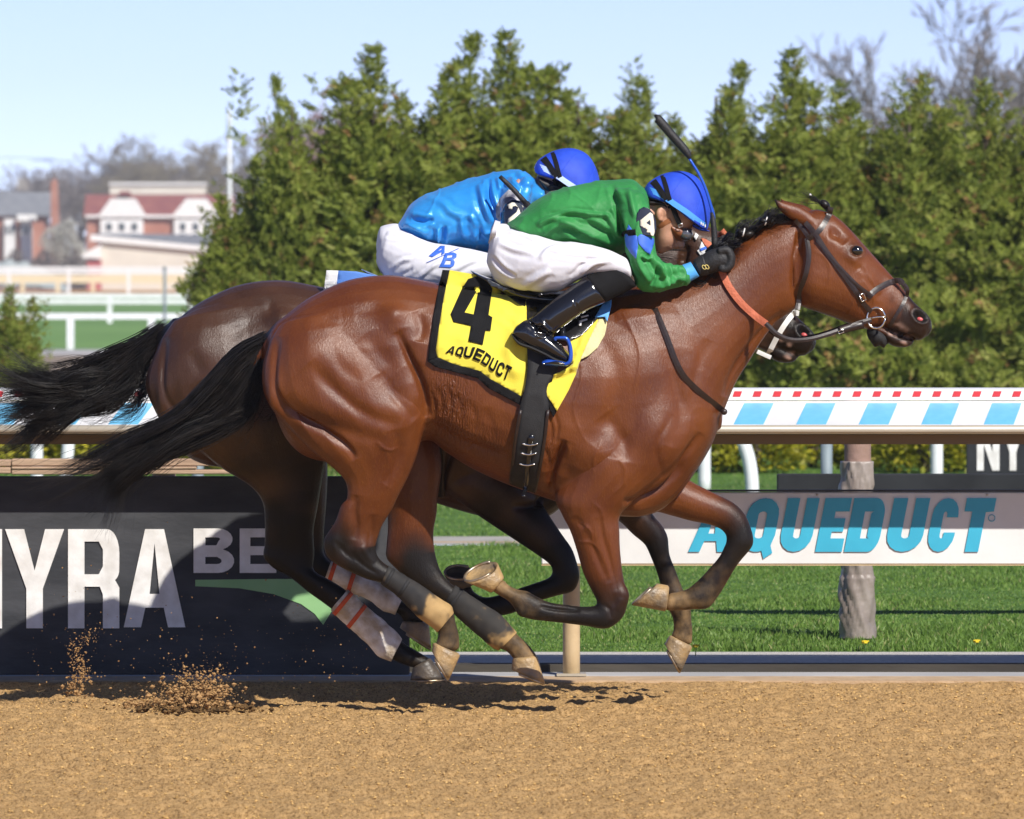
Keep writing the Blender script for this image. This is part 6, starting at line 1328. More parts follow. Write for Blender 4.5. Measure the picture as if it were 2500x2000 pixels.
r2 = [P(*q1('A', 995, 1050), -.155), P(*q1('A', 1070, 1120), -.16), P(*q1('A', 1160, 1158), -.155), P(*q1('A', 1280, 1155), -.145), P(*q1('A', 1420, 1118), -.125), P(*q1('A', 1560, 1065), -.10), P(*q1('A', 1690, 1025), yR)]
sub(mesh_obj('rein_leather', *free_strap(r2, .017, .005), M_LEATH, BD, False), rn, BD)
r3 = [(x, -y, z) for x, y, z in [tuple(p) for p in r1]]; sub(mesh_obj('far_rein', *free_strap([(x, -y, z) for x, y, z in [tuple(p) for p in (r1 + r2[1:])]], .018, .005), M_LEATH, BD), rn, BD)
r4 = [P(*q1('A', 1480, 1100), -.12), P(*q1('A', 1560, 1075), -.10), P(*q1('A', 1640, 1058), -.085)]; sub(mesh_obj('rein_stop', *free_strap(r4, .030, .006), M_LEATH, BD), rn, BD)
sub(mesh_obj('buckle', *tube([P(*q1('A', 1490 + a, 1100 + b), -.128) for a, b in ((-18, 4), (14, -10), (20, 8), (-12, 20), (-18, 4))], .002, 6, m=1), M_STEEL, BD), rn, BD)

# tack of the dark horse
BD2 = empty('bridle', (P(1980, 820, Y2).x, Y2, P(1980, 820, Y2).z), 'white strap bridle on the dark horse behind', 'bridle')
def bs2(name, pts, w, mat, off=.004): return mesh_obj(name, *strap(bv2, pts, w, off, .004, Y2 - .05, yc=Y2, mirror=True), mat, BD2, False)
bs2('noseband', q('A', 1215, 985, 1180, 985, 1120, 1060, 1060, 1160, 1015, 1250), .020, M_WHITET); bs2('noseband', q('A', 940, 1235, 985, 1255, 1030, 1275), .016, M_WHITET)
bs2('cheekpiece', [(a + HX2, b + HY2) for a, b in q('A', 1320, 460, 1480, 690, 1610, 870)], .018, M_WHITET)
SC2 = empty('saddle_cloth', (P(900, 900, Y2).x, Y2, P(900, 900, Y2).z), 'blue saddle cloth with white border mostly hidden behind the bay', 'saddle cloth')
M_CL2 = pm('cloth_blue', (.10, .24, .62), (.08, .20, .55), 7, .8, .3, 260); M_CL2W = pm('cloth_white', (.78, .78, .77), (.70, .70, .69), 9, .8, .3, 260)
f2 = folds(draper(bv2, .010, Y2 - .12)); sheet('cloth', [q('S', 826, 661, 870, 663, 1000, 690, 1140, 720, 1140, 940, 1000, 920, 800, 870)], f2, M_CL2, SC2, 12, .004); sheet('border', [q('S', 797, 660, 826, 661, 800, 870, 770, 868)], f2, M_CL2W, SC2, 12, .004)
SAD2 = empty('racing_saddle', (P(1100, 740, Y2).x, Y2, P(1100, 740, Y2).z), 'black racing saddle under the rider in blue', 'saddle')
mesh_obj('seat', *loft(shift(sec('B', [(600, 870, 640, 905, 0, .10), (720, 915, 760, 985, 0, .13), (900, 960, 900, 1060, 0, .15), (1100, 985, 1100, 1090, 0, .15), (1280, 960, 1280, 1070, 0, .13)]), DX, DY - 18, Y2), n=24), M_GLOSSK, SAD2)
drape_strip('girth', [(1010, 780), (1020, 1000), (1040, 1200)], [(1075, 780), (1078, 1000), (1078, 1215)], bv2, .02, M_BLACK, SAD2, fall=Y2 - .25)
sub_ = mesh_obj('girth_binding', *strap(bv2, q('C', 1158, 1100, 1158, 1240, 1150, 1470), .009, .022, .003, Y2 - .25), M_LEATH, SAD2)

# ================================================================== riders
def skin_mat():
    m = pm('skin', (.50, .26, .165), (.57, .31, .20), 18, .5, .1, 200); m.node_tree.nodes['Principled BSDF'].inputs['Subsurface Weight'].default_value = .12; m.node_tree.nodes['Principled BSDF'].inputs['Subsurface Radius'].default_value = (.01, .004, .002); return m
M_SKIN = skin_mat(); 
M_GREEN = pm('silk_green', (.024, .19, .046), (.040, .265, .068), 6, .55, .45, 38, sheen=.05, spec=.28, bdist=.008); M_SBLUE = pm('silk_blue', (.022, .25, .68), (.035, .33, .78), 7, .38, .25, 40, sheen=.05, spec=.6, metal=.15, bdist=.006)
M_CUFF = pm('cuff_blue', (.07, .33, .70), (.06, .28, .62), 30, .6, .2, 100); M_PATCH = pm('patch_blue', (.04, .13, .60), (.05, .16, .66), 12, .5)
M_BREECH = pm('breeches_white', (.70, .70, .745), (.66, .66, .71), 8, .7, .3, 30, spec=.25, bdist=.006); M_HELM = pm('helmet_cover_blue', (.018, .062, .50), (.024, .075, .56), 30, .6, .12, 300, spec=.3); M_BAND = pm('helmet_band', (.08, .34, .83), rough=.6)
M_BANDW = pm('helmet_band_white', (.55, .68, .92), rough=.6); M_GLOVE = pm('glove_black', (.010, .010, .011), (.018, .018, .020), 40, .6, .3, 160); M_GOLD = pm('gold_print', (.65, .52, .16), rough=.4)
M_HAIRP = pm('hair_rider', (.012, .009, .008), rough=.5); M_STRAPO = pm('strap_tan', (.26, .09, .03), (.32, .12, .045), 30, .5); M_GOGF = pm('goggle_frame', (.20, .06, .02), (.26, .09, .03), 30, .35)
M_LENS = pm('goggle_lens', (.06, .06, .065), rough=.06, coat=1.0, spec=.8); M_PLATE = pm('plate_navy', (.010, .013, .03), rough=.2, coat=.6); M_NUMW = pm('numeral_cream', (.78, .74, .60), rough=.5)
def ringseg(name, a, b, y, hw, mat, par, inf=.004, m=2):
    return None
def cloth_fold(ob, yc, lines, amp=.006, freq=(9, 9, 9), seed=0, ang=12, fine=1.0):
    """gathers and folds: traced ridges with a valley beside them, plus long slack creases between"""
    me = ob.data; co = get_co(me); no = get_no(me); k = FPX / (yc - .15 - CAMY); px = HX + co[:, 0] * k; py = HY + (CAMZ - co[:, 2]) * k
    wob = .03 * vn(co[:, 0] * 6, co[:, 1] * 6, co[:, 2] * 6 + seed); d = np.zeros(len(co))
    for a, f0, f1, w in ((ang, 3.5, 15, .8), (ang + 48, 3.0, 19, .6), (ang - 55, 4, 26, .35)):
        c, s = math.cos(R(a)), math.sin(R(a)); u = co[:, 0] * c + co[:, 2] * s + wob; v = -co[:, 0] * s + co[:, 2] * c + wob
        rdg = np.clip(1 - np.abs(vn(u * f0 + seed, co[:, 1] * 5, v * f1 + a)) * 2.0, -.2, 1); msk = np.clip(vn(co[:, 0] * 5 + a, co[:, 1] * 4, co[:, 2] * 5 + seed) * 1.6 + .45, 0, 1)
        d += amp * w * fine * rdg ** 3 * msk
    d -= amp * .3
    for pts, h, w in lines:
        pp = catmull(pts, 5); dd, tt = dist_poly(px, py, [tuple(p) for p in pp], True); w = w * .75
        d += 1.7 * h * (np.exp(-(dd / w) ** 2) - .55 * np.exp(-((dd - 2.0 * w) / w) ** 2)) * np.clip(np.sin(np.pi * tt), 0, 1) ** .5
    co += no * d[:, None]; set_co(me, co)
def finger(pts, y0, r, ysp=0.0): return tube([P(*q1('L', u, v), y0 + ysp * i) for i, (u, v) in enumerate(pts)], [r, r, r * .95, r * .85], 8, m=4)
def fist(y, s):
    """gloved hand closed on the rein: palm, four curled fingers, thumb"""
    out = [loft(sec('L', [(1050, 1290, 1140, 1460, y, .028), (1150, 1215, 1230, 1450, y, .034), (1270, 1140, 1330, 1420, y, .042), (1400, 1110, 1430, 1390, y, .044), (1485, 1135, 1500, 1365, y, .036)]), n=16)]
    for j in range(4):
        yy = y - .034 + .0225 * j; e = (0, 8, 4, -12)[j]
        out.append(finger([(1370, 1150 + j * 6), (1490 + e, 1140 + j * 8), (1535 + e, 1260), (1480 + e, 1370), (1400, 1385)][:4], yy, .0125)); out.append(finger([(1535 + e, 1260), (1515 + e, 1340), (1455, 1385), (1390, 1370)], yy, .0118))
    out.append(finger([(1230, 1190), (1330, 1095), (1430, 1070), (1500, 1100)], y + s * .052, .0135)); return out
def grow(secs, f): return [(a, b, y, w * f) for a, b, y, w in secs]

# ---- rider in green
J1 = empty('person', (P(1300, 700, 0).x, 0, P(1300, 760, 0).z), 'rider in green silks and blue helmet crouched over the bay horse', 'person', 'riders')
torso = sec('B', [(815, 590, 985, 680, 0, .15), (900, 512, 1085, 720, 0, .17), (1010, 428, 1190, 745, 0, .185), (1150, 375, 1310, 775, 0, .195), (1300, 346, 1430, 790, 0, .20), (1430, 330, 1530, 745, 0, .195), (1540, 326, 1600, 640, 0, .17), (1602, 372, 1628, 570, 0, .11)])
def arm(s): return sec('B', [(1430, 400, 1620, 420, s * .13, .09), (1478, 520, 1662, 550, s * .19, .078), (1490, 650, 1676, 680, s * .215, .068), (1497, 760, 1690, 775, s * .225, .062), (1520, 860, 1735, 808, s * .225, .060), (1575, 972, 1752, 818, s * .22, .058), (1680, 992, 1795, 830, s * .20, .054), (1790, 966, 1835, 828, s * .17, .048), (1872, 932, 1845, 828, s * .145, .040)])
cuffs = lambda s: sec('B', [(1862, 936, 1835, 832, s * .147, .041), (1895, 918, 1860, 825, s * .14, .039), (1932, 896, 1884, 818, s * .13, .036)])
pelvis = sec('B', [(742, 590, 712, 800, 0, .14), (800, 590, 720, 900, 0, .17), (880, 605, 790, 962, 0, .18), (960, 640, 900, 985, 0, .17)])
def thigh(s): return sec('B', [(780, 620, 705, 860, s * .08, .10), (860, 615, 745, 935, s * .10, .105), (960, 645, 850, 975, s * .14, .105), (1070, 680, 980, 990, s * .18, .10), (1180, 692, 1110, 985, s * .205, .09), (1300, 712, 1220, 925, s * .22, .078), (1410, 742, 1345, 885, s * .23, .066), (1505, 790, 1530, 915, s * .23, .052)])
def shin(s): return sec('B', [(1425, 840, 1560, 955, s * .235, .055), (1350, 872, 1480, 1000, s * .245, .056), (1278, 895, 1388, 1045, s * .26, .055), (1180, 968, 1280, 1092, s * .28, .052), (1080, 1040, 1190, 1150, s * .295, .048), (1000, 1108, 1110, 1212, s * .30, .042), (945, 1150, 1080, 1240, s * .30, .040)])
def foot(s): return sec('M', [(425, 580, 365, 715, s * .30, .026), (545, 520, 450, 800, s * .30, .036), (700, 630, 600, 855, s * .30, .038), (850, 725, 760, 930, s * .298, .043), (980, 850, 900, 1000, s * .296, .045), (1075, 955, 1035, 1040, s * .295, .040), (1112, 1010, 1095, 1052, s * .295, .022)])
headL = sec('L', [(548, 1115, 615, 1185, 0, .030), (522, 1045, 745, 1128, 0, .047), (515, 975, 790, 1062, 0, .056), (515, 890, 845, 975, 0, .066), (470, 785, 925, 895, 0, .073), (425, 650, 1030, 840, 0, .078), (415, 520, 1100, 740, 0, .080), (445, 400, 1120, 600, 0, .077), (530, 290, 1090, 450, 0, .066), (660, 210, 1010, 310, 0, .045)])
neckL = sec('L', [(150, 330, 330, 900, 0, .085), (330, 390, 450, 860, 0, .072), (450, 430, 560, 900, 0, .064), (560, 470, 680, 900, 0, .06)])
nose = sec('L', [(840, 905, 915, 905, 0, .012), (815, 985, 915, 1005, 0, .017), (795, 1040, 930, 1066, 0, .022), (780, 1080, 920, 1104, 0, .024), (770, 1106, 870, 1120, 0, .018)])
ear = lambda s: sec('L', [(570, 590, 665, 560, s * .080, .010), (540, 640, 700, 600, s * .084, .013), (542, 700, 692, 665, s * .083, .013), (570, 762, 640, 738, s * .078, .010)])
def lips(): return [loft(sec('L', [(680, 1090, 700, 1120, 0, .02), (735, 1100, 760, 1125, 0, .020), (752, 1112, 772, 1130, 0, .012)])), loft(sec('L', [(640, 1120, 665, 1160, 0, .02), (690, 1125, 705, 1155, 0, .018)]))]
body_p = [loft(torso, inf=-.026), loft(pelvis, inf=-.022), loft(headL, n=24), loft(neckL), loft(nose, n=14)] + lips()
for s in (-1, 1): body_p += [loft(arm(s) + cuffs(s), inf=-.029), loft(thigh(s), inf=-.02), loft(shin(s), inf=-.024), loft(foot(s), inf=-.020), loft(ear(s), n=12)] + fist(s * .115, -s)
# (gloves cover the hands, boots the feet)
body_j1 = fuse('body', body_p, .0058, 4, M_SKIN, J1)
sculpt(body_j1, 0, [(q('L', 660, 1110, 700, 1130, 760, 1128), .004, 2.2, 'B'), (q('L', 600, 610, 640, 630, 640, 690, 610, 730), .009, 4, 'B'), (q('L', 780, 1090, 770, 1060), .003, 3, 'B')], [(q1('L', 700, 1000)[0], q1('L', 700, 1000)[1], 18, 14, 20, .006, 'B'), (q1('L', 840, 920)[0], q1('L', 840, 920)[1], 14, 10, 30, -.006, 'B')], ref=-.07)
jer = fuse('jersey', [loft(torso, n=28)] + [loft(arm(s)) for s in (-1, 1)], .0046, 4, M_GREEN, J1)
cloth_fold(jer, 0, [(q('B', 1060, 545, 1180, 520, 1290, 535, 1420, 545), .007, 6), (q('B', 980, 600, 1080, 560, 1230, 590), .008, 9), (q('B', 1010, 660, 1130, 590, 1270, 640, 1420, 720), .009, 9), (q('B', 1240, 560, 1380, 640, 1480, 700), -.008, 9), (q('B', 1130, 640, 1260, 690, 1380, 740), .007, 8), (q('B', 1440, 480, 1470, 570, 1480, 640), -.010, 7), (q('B', 1380, 520, 1430, 600, 1465, 680), .007, 8), (q('B', 1520, 380, 1540, 480, 1560, 560), .006, 9), (q('B', 1420, 360, 1450, 480), -.004, 8),
                    (q('B', 1560, 740, 1580, 830, 1640, 930), .008, 9), (q('B', 1620, 740, 1650, 830, 1700, 900), -.007, 8), (q('B', 1690, 800, 1720, 880, 1740, 940), .008, 8), (q('B', 1770, 830, 1790, 890, 1800, 940), -.006, 8), (q('B', 1830, 835, 1850, 900), .004, 6), (q('B', 1660, 960, 1760, 930, 1840, 900), .005, 8), (q('B', 1500, 760, 1520, 860, 1560, 940), -.006, 7), (q('L', 340, 1210, 420, 1250, 480, 1230), .008, 5), (q('L', 560, 1330, 560, 1450, 480, 1600), -.007, 5), (q('L', 720, 1330, 740, 1450, 640, 1620), .006, 5), (q('L', 880, 1350, 900, 1450, 860, 1580), .005, 5)], .009, (7, 6, 10), 3, 14)
for s in (-1, 1): sleeve('cuff', cuffs(s), M_CUFF, J1, .002, cap=.02, rough=.0015)
bre = fuse('breeches', [loft(pelvis, n=26)] + [loft(thigh(s)) for s in (-1, 1)], .0062, 3, M_BREECH, J1)
cloth_fold(bre, 0, [(q('B', 760, 700, 850, 740, 960, 760), .004, 8), (q('B', 1000, 800, 1060, 740, 1180, 720), .005, 9), (q('B', 1040, 760, 1200, 790, 1400, 800), -.003, 5), (q('B', 720, 780, 780, 850, 860, 900), -.005, 6), (q('B', 900, 960, 1000, 900, 1060, 860), .006, 10), (q('B', 1240, 880, 1300, 830, 1420, 800), .005, 8), (q('B', 1180, 900, 1240, 840, 1330, 780), -.005, 8), (q('B', 750, 630, 900, 650, 980, 690), .004, 6)], .0045, (6, 6, 9), 11, -8, .7)
mesh_obj('waistband', *loft(sec('B', [(738, 575, 700, 700, 0, .145), (770, 585, 735, 690, 0, .158)]), n=26, inf=.004, cap=0), M_BREECH, J1)
for s in (-1, 1):
    sleeve('gaiter', shin(s)[:3], M_KCLOTH, J1, .003, cap=.25, rough=.001)
    bt = fuse('boot', [loft(shin(s)[2:], inf=.004, cap=.05), loft(foot(s), inf=.003)], .005, 5, M_GLOSSK, J1)
    if s < 0: cloth_fold(bt, 0, [(q('M', 560, 520, 650, 600, 660, 650), -.006, 4), (q('M', 700, 520, 800, 620, 850, 640), .006, 5), (q('M', 640, 680, 740, 700, 840, 680), -.005, 3), (q('M', 1100, 250, 1180, 380, 1210, 450), -.004, 2), (q('M', 360, 700, 600, 840, 900, 1000), -.004, 2.5)], .0004, (12, 12, 12), 5)
    sub(mesh_obj('sole', *loft([(a, b, y, w) for a, b, y, w in sec('M', [(352, 690, 362, 725, s * .30, .026), (445, 790, 440, 815, s * .30, .037), (600, 845, 595, 875, s * .30, .038), (760, 920, 755, 950, s * .298, .043), (900, 992, 895, 1025, s * .296, .045), (1040, 1035, 1035, 1062, s * .295, .04)])], n=14, inf=.003, cap=.1), M_BLACK, J1), bt, J1)
    gl = fuse('glove', [(v, f) for v, f in fist(s * .115, -s)], .0042, 2, M_GLOVE, J1)
    me = gl.data; co = get_co(me); no = get_no(me); co += no * .0035; set_co(me, co)
    sub(sleeve('wristband', sec('L', [(1045, 1285, 1130, 1470, s * .115, .031), (1160, 1205, 1240, 1450, s * .115, .036)]), M_GLOVE, J1, .005, cap=.05), gl, J1)
    if s < 0:
        for dxx in (0, 40): sub(mesh_obj('emblem', *tube([P(*q1('L', 1180 + dxx + 22 * math.cos(a) + 12 * math.sin(a), 1362 + 28 * math.sin(a) - dxx * .1), -.158) for a in np.linspace(0, 2 * math.pi, 10)], .0016, 5, m=1), M_GOLD, J1), gl, J1)
# helmet, goggles, chin strap
HELM = sec('L', [(392, 330, 398, 412, 0, .05), (450, 245, 470, 455, 0, .085), (600, 150, 620, 500, 0, .106), (780, 98, 770, 560, 0, .115), (950, 108, 915, 690, 0, .115), (1100, 190, 1050, 785, 0, .106), (1205, 360, 1140, 850, 0, .086), (1258, 560, 1200, 875, 0, .056), (1266, 690, 1225, 860, 0, .024)])
def helmet(J, dx, dy, yc, band_mat):
    hl = fuse('helmet', [loft(shift(HELM, dx, dy, yc), n=26, dome=True, cap=.05)], .005, 4, M_HELM, J); hb = bvh_of(hl)
    sh = lambda pts: [(a + dx, b + dy) for a, b in pts]
    sub(mesh_obj('band', *strap(hb, sh(q('L', 405, 318, 560, 385, 700, 465, 800, 535, 950, 635, 1080, 735, 1192, 815)), .0205, .0006, .0012, yc - .08, yc=yc, mirror=True), band_mat, J, False), hl, J)
    pk = sec('L', [(1030, 790, 1030, 830, 0, .085), (1130, 845, 1130, 880, 0, .08), (1210, 870, 1210, 892, 0, .06), (1250, 880, 1248, 893, 0, .03)]); sub(mesh_obj('peak', *loft(shift(pk, dx, dy, yc), n=18, cap=.1), M_HELM, J), hl, J)
    for pts in (q('L', 720, 460, 800, 330, 900, 200, 1010, 140), q('L', 1060, 720, 1110, 560, 1170, 400, 1180, 330)): sub(mesh_obj('seam', *strap(hb, sh(pts), .003, .0003, .0012, yc - .08, yc=yc, mirror=True), M_HELM, J), hl, J)
    for pts, w in ((q('L', 630, 150, 680, 300, 720, 450, 790, 620), .0165), (q('L', 520, 215, 600, 330, 670, 450, 740, 580), .017), (q('L', 480, 245, 560, 330, 640, 450), .009)): sub(mesh_obj('goggle_strap', *strap(hb, sh(pts), w, .0025, .002, yc - .09, yc=yc, mirror=True), M_KCLOTH, J, False), hl, J)
    return hl, hb, sh
hl1, hb1, sh1 = helmet(J1, 0, 0, 0, M_BAND)
gs_ = [P(*q1('L', 755, 545), -.104), P(*q1('L', 785, 620), -.100), P(*q1('L', 820, 705), -.093), P(*q1('L', 862, 800), -.082)]
for s in (-1, 1): sub(mesh_obj('goggle_strap', *free_strap([(p.x, p.y * -s, p.z) for p in gs_], .019, .003), M_KCLOTH, J1, False), hl1, J1)
for k, (u, v) in enumerate(((1125, 765), (1150, 780), (1180, 800))): sub(mesh_obj('lettering', *box(P(*q1('L', u, v), 0).x, P(*q1('L', u + 15, v), 0).x, -.0995 + .008 * k, -.0985 + .008 * k, P(*q1('L', u, v + 38), 0).z, P(*q1('L', u, v), 0).z), M_WHITET, J1, False), hl1, J1)
bj = bvh_of(body_j1)
mesh_obj('chin_strap', *strap(bj, q('L', 580, 850, 650, 790, 745, 735), .018, .0005, .0015, -.06, mirror=True), M_STRAPO, J1, False)
gog = mesh_obj('goggles', *loft(sec('L', [(755, 775, 730, 900, 0, .074), (845, 780, 790, 995, 0, .074), (945, 815, 880, 1025, 0, .066), (1020, 860, 975, 1010, 0, .052)]), n=22, inf=.001, cap=.12), M_GOGF, J1)
for s in (-1, 1): sub(mesh_obj('lens', *ellipsoid(P(*q1('L', 935, 925), s * .054), (.0275, .018, .0235), 16, 10, Matrix.Rotation(R(25), 3, 'Y')), M_LENS, J1), gog, J1)
sub(mesh_obj('buckle', *tube([P(*q1('L', 870 + a, 815 + b), -.09) for a, b in ((-32, -12), (22, -30), (32, 8), (-18, 24), (-32, -12))], .002, 6, m=1), M_STEEL, J1), gog, J1)
mesh_obj('hair', *loft(sec('L', [(430, 470, 470, 560, 0, .083), (520, 470, 530, 560, 0, .085), (640, 490, 640, 590, 0, .083), (720, 560, 700, 680, 0, .080)]), n=20, inf=.001, cap=.1), M_HAIRP, J1)
# arm number, sleeve patches
bjer = bvh_of(jer)
plate = sheet('arm_badge', [q('L', 270, 932, 282, 800, 298, 660, 325, 600, 385, 568, 455, 590, 510, 650, 548, 760, 552, 860, 530, 952, 400, 945)], lambda u, v: P(u, v, -.268 - .012 * (1 - ((u - 1577) / 30) ** 2)), M_PLATE, J1, 4, .004)
sub(sheet('numeral', [q('L', 340, 745, 470, 640, 505, 662, 520, 760, 524, 840, 530, 895, 515, 950, 480, 940, 470, 905, 425, 900, 430, 865, 340, 815), q('L', 418, 780, 468, 738, 474, 815)], lambda u, v: P(u, v, -.272 - .012 * (1 - ((u - 1577) / 30) ** 2)), M_NUMW, J1, 4, .001), plate, J1)
mesh_obj('arm_strap', *strap(bjer, q('L', 110, 960, 160, 915, 280, 900), .022, .004, .003, -.25), M_KCLOTH, J1)
for ct in (q('L', 130, 960, 185, 800, 240, 880, 300, 960, 312, 1080, 283, 1252, 215, 1180, 150, 1080), q('L', 300, 965, 345, 925, 520, 985, 528, 1030, 500, 1120, 468, 1195, 400, 1150, 320, 1050)): sheet('sleeve_patch', [ct], draper(bjer, .0025, -.25), M_PATCH, J1, 4, .001)
# whip held upright
WH = empty('whip', (P(1745, 600, 0).x, -.10, P(1745, 600, 0).z), 'riding whip with blue shaft and black padded end held by the rider in green', 'whip')
mesh_obj('shaft', *tube([P(*q1('L', 1320, 1080), -.105), P(*q1('L', 1300, 700), -.10), P(*q1('L', 1265, 540), -.10), P(*q1('L', 1200, 330), -.095), P(*q1('L', 1110, 130), -.09), P(*q1('K', 330, 700), -.085)], [.008, .0075, .006, .0055, .005, .005], 10, m=5), M_STIRB, WH)
mesh_obj('popper', *tube([P(*q1('K', 334, 704), -.085), P(*q1('K', 318, 672), -.085), P(*q1('K', 255, 600), -.08), P(*q1('K', 195, 530), -.075), P(*q1('K', 184, 526), -.075)], [.006, .014, .016, .0165, .012], 12, m=4), M_GLOVE, WH)
mesh_obj('grip', *tube([P(*q1('L', 1322, 1090), -.105), P(*q1('L', 1310, 850), -.103), P(*q1('L', 1285, 640), -.10)], [.012, .0105, .0075], 12, m=4), M_GLOVE, WH)

# ---- rider in blue
J2 = empty('person', (P(1000, 700, Y2).x, Y2, P(1000, 760, Y2).z), 'rider in shiny blue silks leaning low on the dark horse behind', 'person', 'riders')
torso2 = sec('B', [(168, 590, 320, 700, Y2, .15), (250, 478, 430, 730, Y2, .17), (400, 392, 560, 745, Y2, .185), (600, 322, 720, 770, Y2, .195), (760, 282, 850, 760, Y2, .195), (870, 272, 930, 650, Y2, .18), (940, 300, 965, 520, Y2, .14), (972, 330, 1000, 500, Y2, .115), (1000, 360, 1040, 480, Y2, .10)])
pelvis2 = sec('B', [(92, 600, 62, 800, Y2, .14), (160, 590, 75, 880, Y2, .17), (250, 620, 160, 940, Y2, .18), (340, 680, 260, 960, Y2, .17)])
def thigh2(s): return sec('B', [(120, 620, 60, 860, Y2 + s * .08, .10), (220, 630, 120, 930, Y2 + s * .11, .105), (340, 690, 250, 965, Y2 + s * .15, .105), (480, 715, 400, 975, Y2 + s * .18, .10), (620, 740, 560, 960, Y2 + s * .205, .085), (760, 775, 700, 930, Y2 + s * .22, .072), (880, 810, 860, 930, Y2 + s * .23, .055)])
def arm2(s): return sec('B', [(790, 340, 960, 360, Y2 + s * .13, .09), (770, 450, 940, 480, Y2 + s * .19, .078), (765, 580, 940, 620, Y2 + s * .215, .066), (790, 720, 970, 700, Y2 + s * .22, .06), (900, 850, 1030, 720, Y2 + s * .21, .056), (1050, 840, 1080, 730, Y2 + s * .18, .048), (1180, 790, 1170, 700, Y2 + s * .14, .04)])
J2X, J2Y = -268, -56
def shin2(s): return shift(shin(s), -262, 8, Y2)
def foot2(s): return shift(foot(s), -262, 8, Y2)
body_p = [loft(torso2[:6], inf=-.040), loft(pelvis2, inf=-.022), loft(shift(headL, J2X, J2Y, Y2), n=20), loft(shift(neckL, J2X, J2Y + 14, Y2), inf=-.014), loft(shift(nose, J2X, J2Y, Y2), n=12)]
def fist2(s): 
    out = []
    for v, f in fist(s * .115, -s): out.append(([(x * 1.04 - .42, y + Y2, z - .03) for x, y, z in v], f))
    return out
for s in (-1, 1): body_p += [loft(arm2(s), inf=-.042), loft(thigh2(s), inf=-.02), loft(shin2(s), inf=-.024), loft(foot2(s), inf=-.020)] + fist2(s)
body_j2 = fuse('body', body_p, .0075, 4, M_SKIN, J2)
jer2 = fuse('jersey', [loft(torso2, n=28)] + [loft(arm2(s)) for s in (-1, 1)], .005, 4, M_SBLUE, J2)
cloth_fold(jer2, Y2, [(q('N', 560, 500, 720, 560, 800, 640, 960, 690), .004, 10), (q('N', 1120, 340, 1130, 480, 1180, 640), -.010, 7), (q('N', 1040, 390, 1080, 560, 1150, 740), .009, 9), (q('N', 1200, 330, 1230, 450), .007, 7), (q('N', 380, 740, 480, 780, 600, 820), .010, 9), (q('N', 440, 690, 560, 720, 640, 700), -.010, 8), (q('N', 680, 780, 690, 880), .012, 6), (q('N', 740, 760, 720, 900), -.008, 7), (q('N', 880, 680, 900, 800, 960, 900), .007, 9), (q('N', 1000, 700, 1040, 820, 1120, 900), -.007, 9), (q('N', 960, 660, 1020, 780, 1000, 900), .006, 7), (q('N', 1330, 300, 1430, 400, 1440, 500), -.007, 7), (q('N', 1380, 290, 1480, 420), .006, 7)], .010, (6, 6, 9), 21, 20)
bre2 = fuse('breeches', [loft(pelvis2, n=26)] + [loft(thigh2(s)) for s in (-1, 1)], .0065, 3, M_BREECH, J2)
cloth_fold(bre2, Y2, [(q('N', 500, 1230, 620, 1130, 700, 1080), .005, 6), (q('N', 260, 1160, 340, 1080, 460, 1040), .005, 6), (q('N', 820, 1160, 940, 1090, 1050, 1050), .005, 6), (q('N', 220, 850, 330, 860, 470, 870), -.004, 5), (q('N', 380, 1200, 460, 1130), -.004, 6)], .0045, (6, 6, 9), 31, 25, .7)
bb2 = bvh_of(bre2); fb2 = draper(bb2, .003, Y2 - .22)
for ct in ([q('N', 598, 1025, 700, 935, 740, 935, 738, 1000, 708, 1018, 712, 990, 672, 1010, 630, 1035), q('N', 676, 985, 712, 955, 712, 968)], [q('N', 578, 1082, 862, 955, 860, 962, 580, 1086)],
           [q('N', 742, 1000, 815, 992, 845, 1005, 842, 1035, 815, 1055, 828, 1075, 820, 1108, 790, 1128, 690, 1122, 720, 1060), q('N', 752, 1062, 795, 1065, 792, 1100, 735, 1100), q('N', 765, 1018, 808, 1015, 805, 1035, 758, 1042)]):
    sheet('lettering', ct, fb2, M_PATCH, J2, 6, .001)
for s in (-1, 1):
    bt = fuse('boot', [loft(shin2(s), inf=.004, cap=.05), loft(foot2(s), inf=.003)], .0075, 4, M_GLOSSK, J2)
    gl = fuse('glove', fist2(s), .0055, 2, M_GLOVE, J2); me = gl.data; co = get_co(me); co += get_no(me) * .0035; set_co(me, co)
hl2, hb2, sh2 = helmet(J2, J2X, J2Y, Y2, M_BANDW)
sub(mesh_obj('goggle_strap', *strap(bvh_of(body_j2, hl2), q('N', 1700, 340, 1760, 400, 1800, 420), .026, .006, .004, Y2 - .09), M_KCLOTH, J2), hl2, J2)
mesh_obj('hair', *loft(shift(sec('L', [(430, 470, 470, 560, 0, .083), (520, 470, 560, 700, 0, .085), (640, 490, 680, 720, 0, .083), (720, 560, 740, 720, 0, .080)]), J2X, J2Y, Y2), n=20, inf=.001, cap=.1), M_HAIRP, J2)
goggles2 = mesh_obj('goggles', *loft(shift(sec('L', [(760, 790, 735, 900, 0, .080), (840, 800, 790, 1010, 0, .080), (930, 830, 860, 1040, 0, .072), (1000, 870, 950, 1030, 0, .06)]), J2X, J2Y, Y2), n=18, inf=.002, cap=.12), M_GOGF, J2)
bj2 = bvh_of(jer2)
M_CAMO = pm('sleeve_check', (.60, .60, .62), (.10, .10, .14), 26, .5)
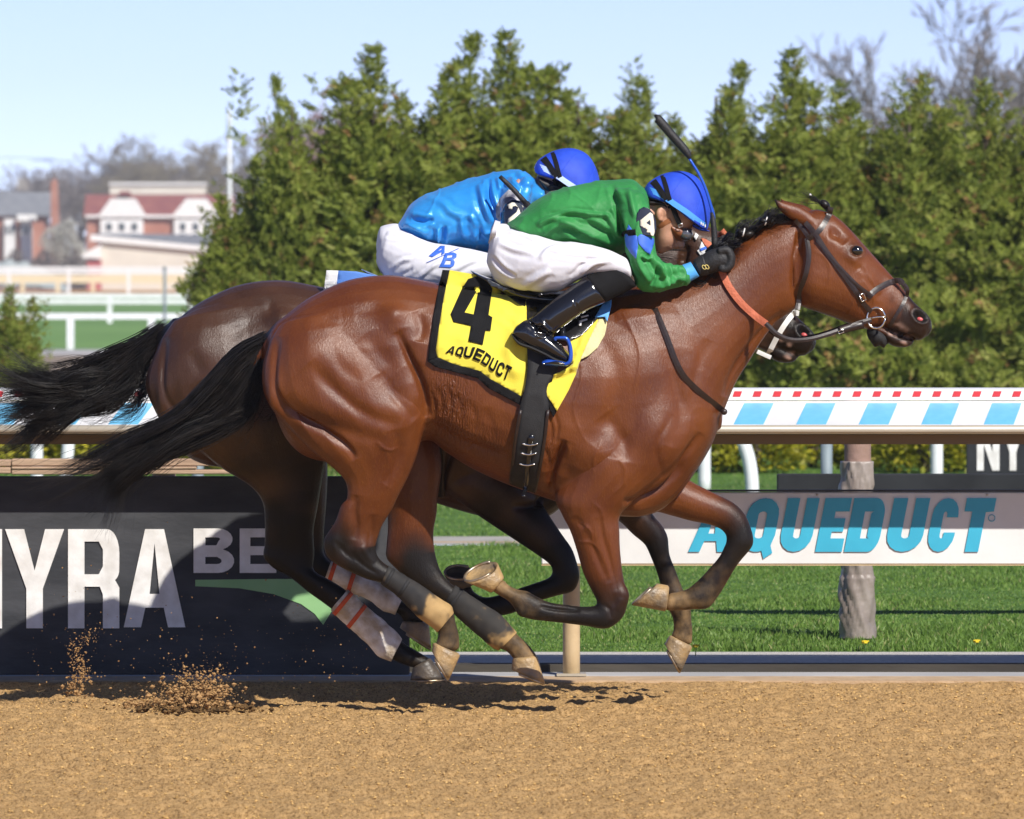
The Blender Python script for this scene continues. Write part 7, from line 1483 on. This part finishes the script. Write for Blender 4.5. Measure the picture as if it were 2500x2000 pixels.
sheet('sleeve_patch', [q('N', 1185, 600, 1220, 520, 1300, 440, 1420, 500, 1450, 560, 1330, 560, 1260, 620, 1225, 720, 1190, 690)], draper(bj2, .003, Y2 - .25), M_CAMO, J2, 5, .001)
pl2 = sheet('arm_badge', [q('N', 1225, 740, 1235, 650, 1270, 570, 1330, 530, 1400, 540, 1470, 580, 1480, 760)], draper(bj2, .010, Y2 - .27), M_PLATE, J2, 6, .004)
sub(sheet('numeral', [q('N', 1300, 610, 1290, 575, 1330, 555, 1400, 560, 1430, 590, 1425, 640, 1370, 700, 1440, 705, 1440, 735, 1290, 735, 1295, 700, 1370, 640, 1385, 600, 1360, 585, 1335, 590, 1330, 615)], draper(bj2, .014, Y2 - .275), M_NUMW, J2, 6, .001), pl2, J2)
WH2 = empty('whip', (P(1280, 460, Y2).x, Y2 - .3, P(1280, 460, Y2).z), 'short black whip tucked at the shoulder of the rider in blue', 'whip')
mesh_obj('shaft', *tube([P(*q1('N', 1450, 560), Y2 - .30), P(*q1('N', 1340, 440), Y2 - .29), P(*q1('N', 1224, 328), Y2 - .28)], [.010, .0095, .008], 10, m=3), M_GLOVE, WH2); mesh_obj('grip', *tube([P(*q1('N', 1600, 720), Y2 - .30), P(*q1('N', 1450, 560), Y2 - .30)], .012, 10, m=1), M_GLOVE, WH2)
# colourful ribbon of the far bridle seen past the hands
bits = ((q('L', 1350, 960, 1380, 900, 1440, 850, 1480, 900, 1460, 930, 1400, 950), M_REIN), (q('L', 1140, 975, 1200, 990, 1270, 1030, 1310, 1100, 1230, 1110, 1180, 1060), M_REIN), (q('L', 1115, 1110, 1150, 1020, 1190, 1090, 1215, 1130, 1180, 1190, 1130, 1160), M_WHITET), (q('L', 1120, 1120, 1205, 1085, 1215, 1120, 1125, 1155), M_PATCH), (q('L', 1045, 960, 1070, 905, 1110, 940, 1075, 1010), M_WHITET))
for ct, mt in bits: sheet('browband', [ct], draper(bv2, .008 + .002 * (mt is M_PATCH), Y2 - .12), mt, BD2, 5, .004)
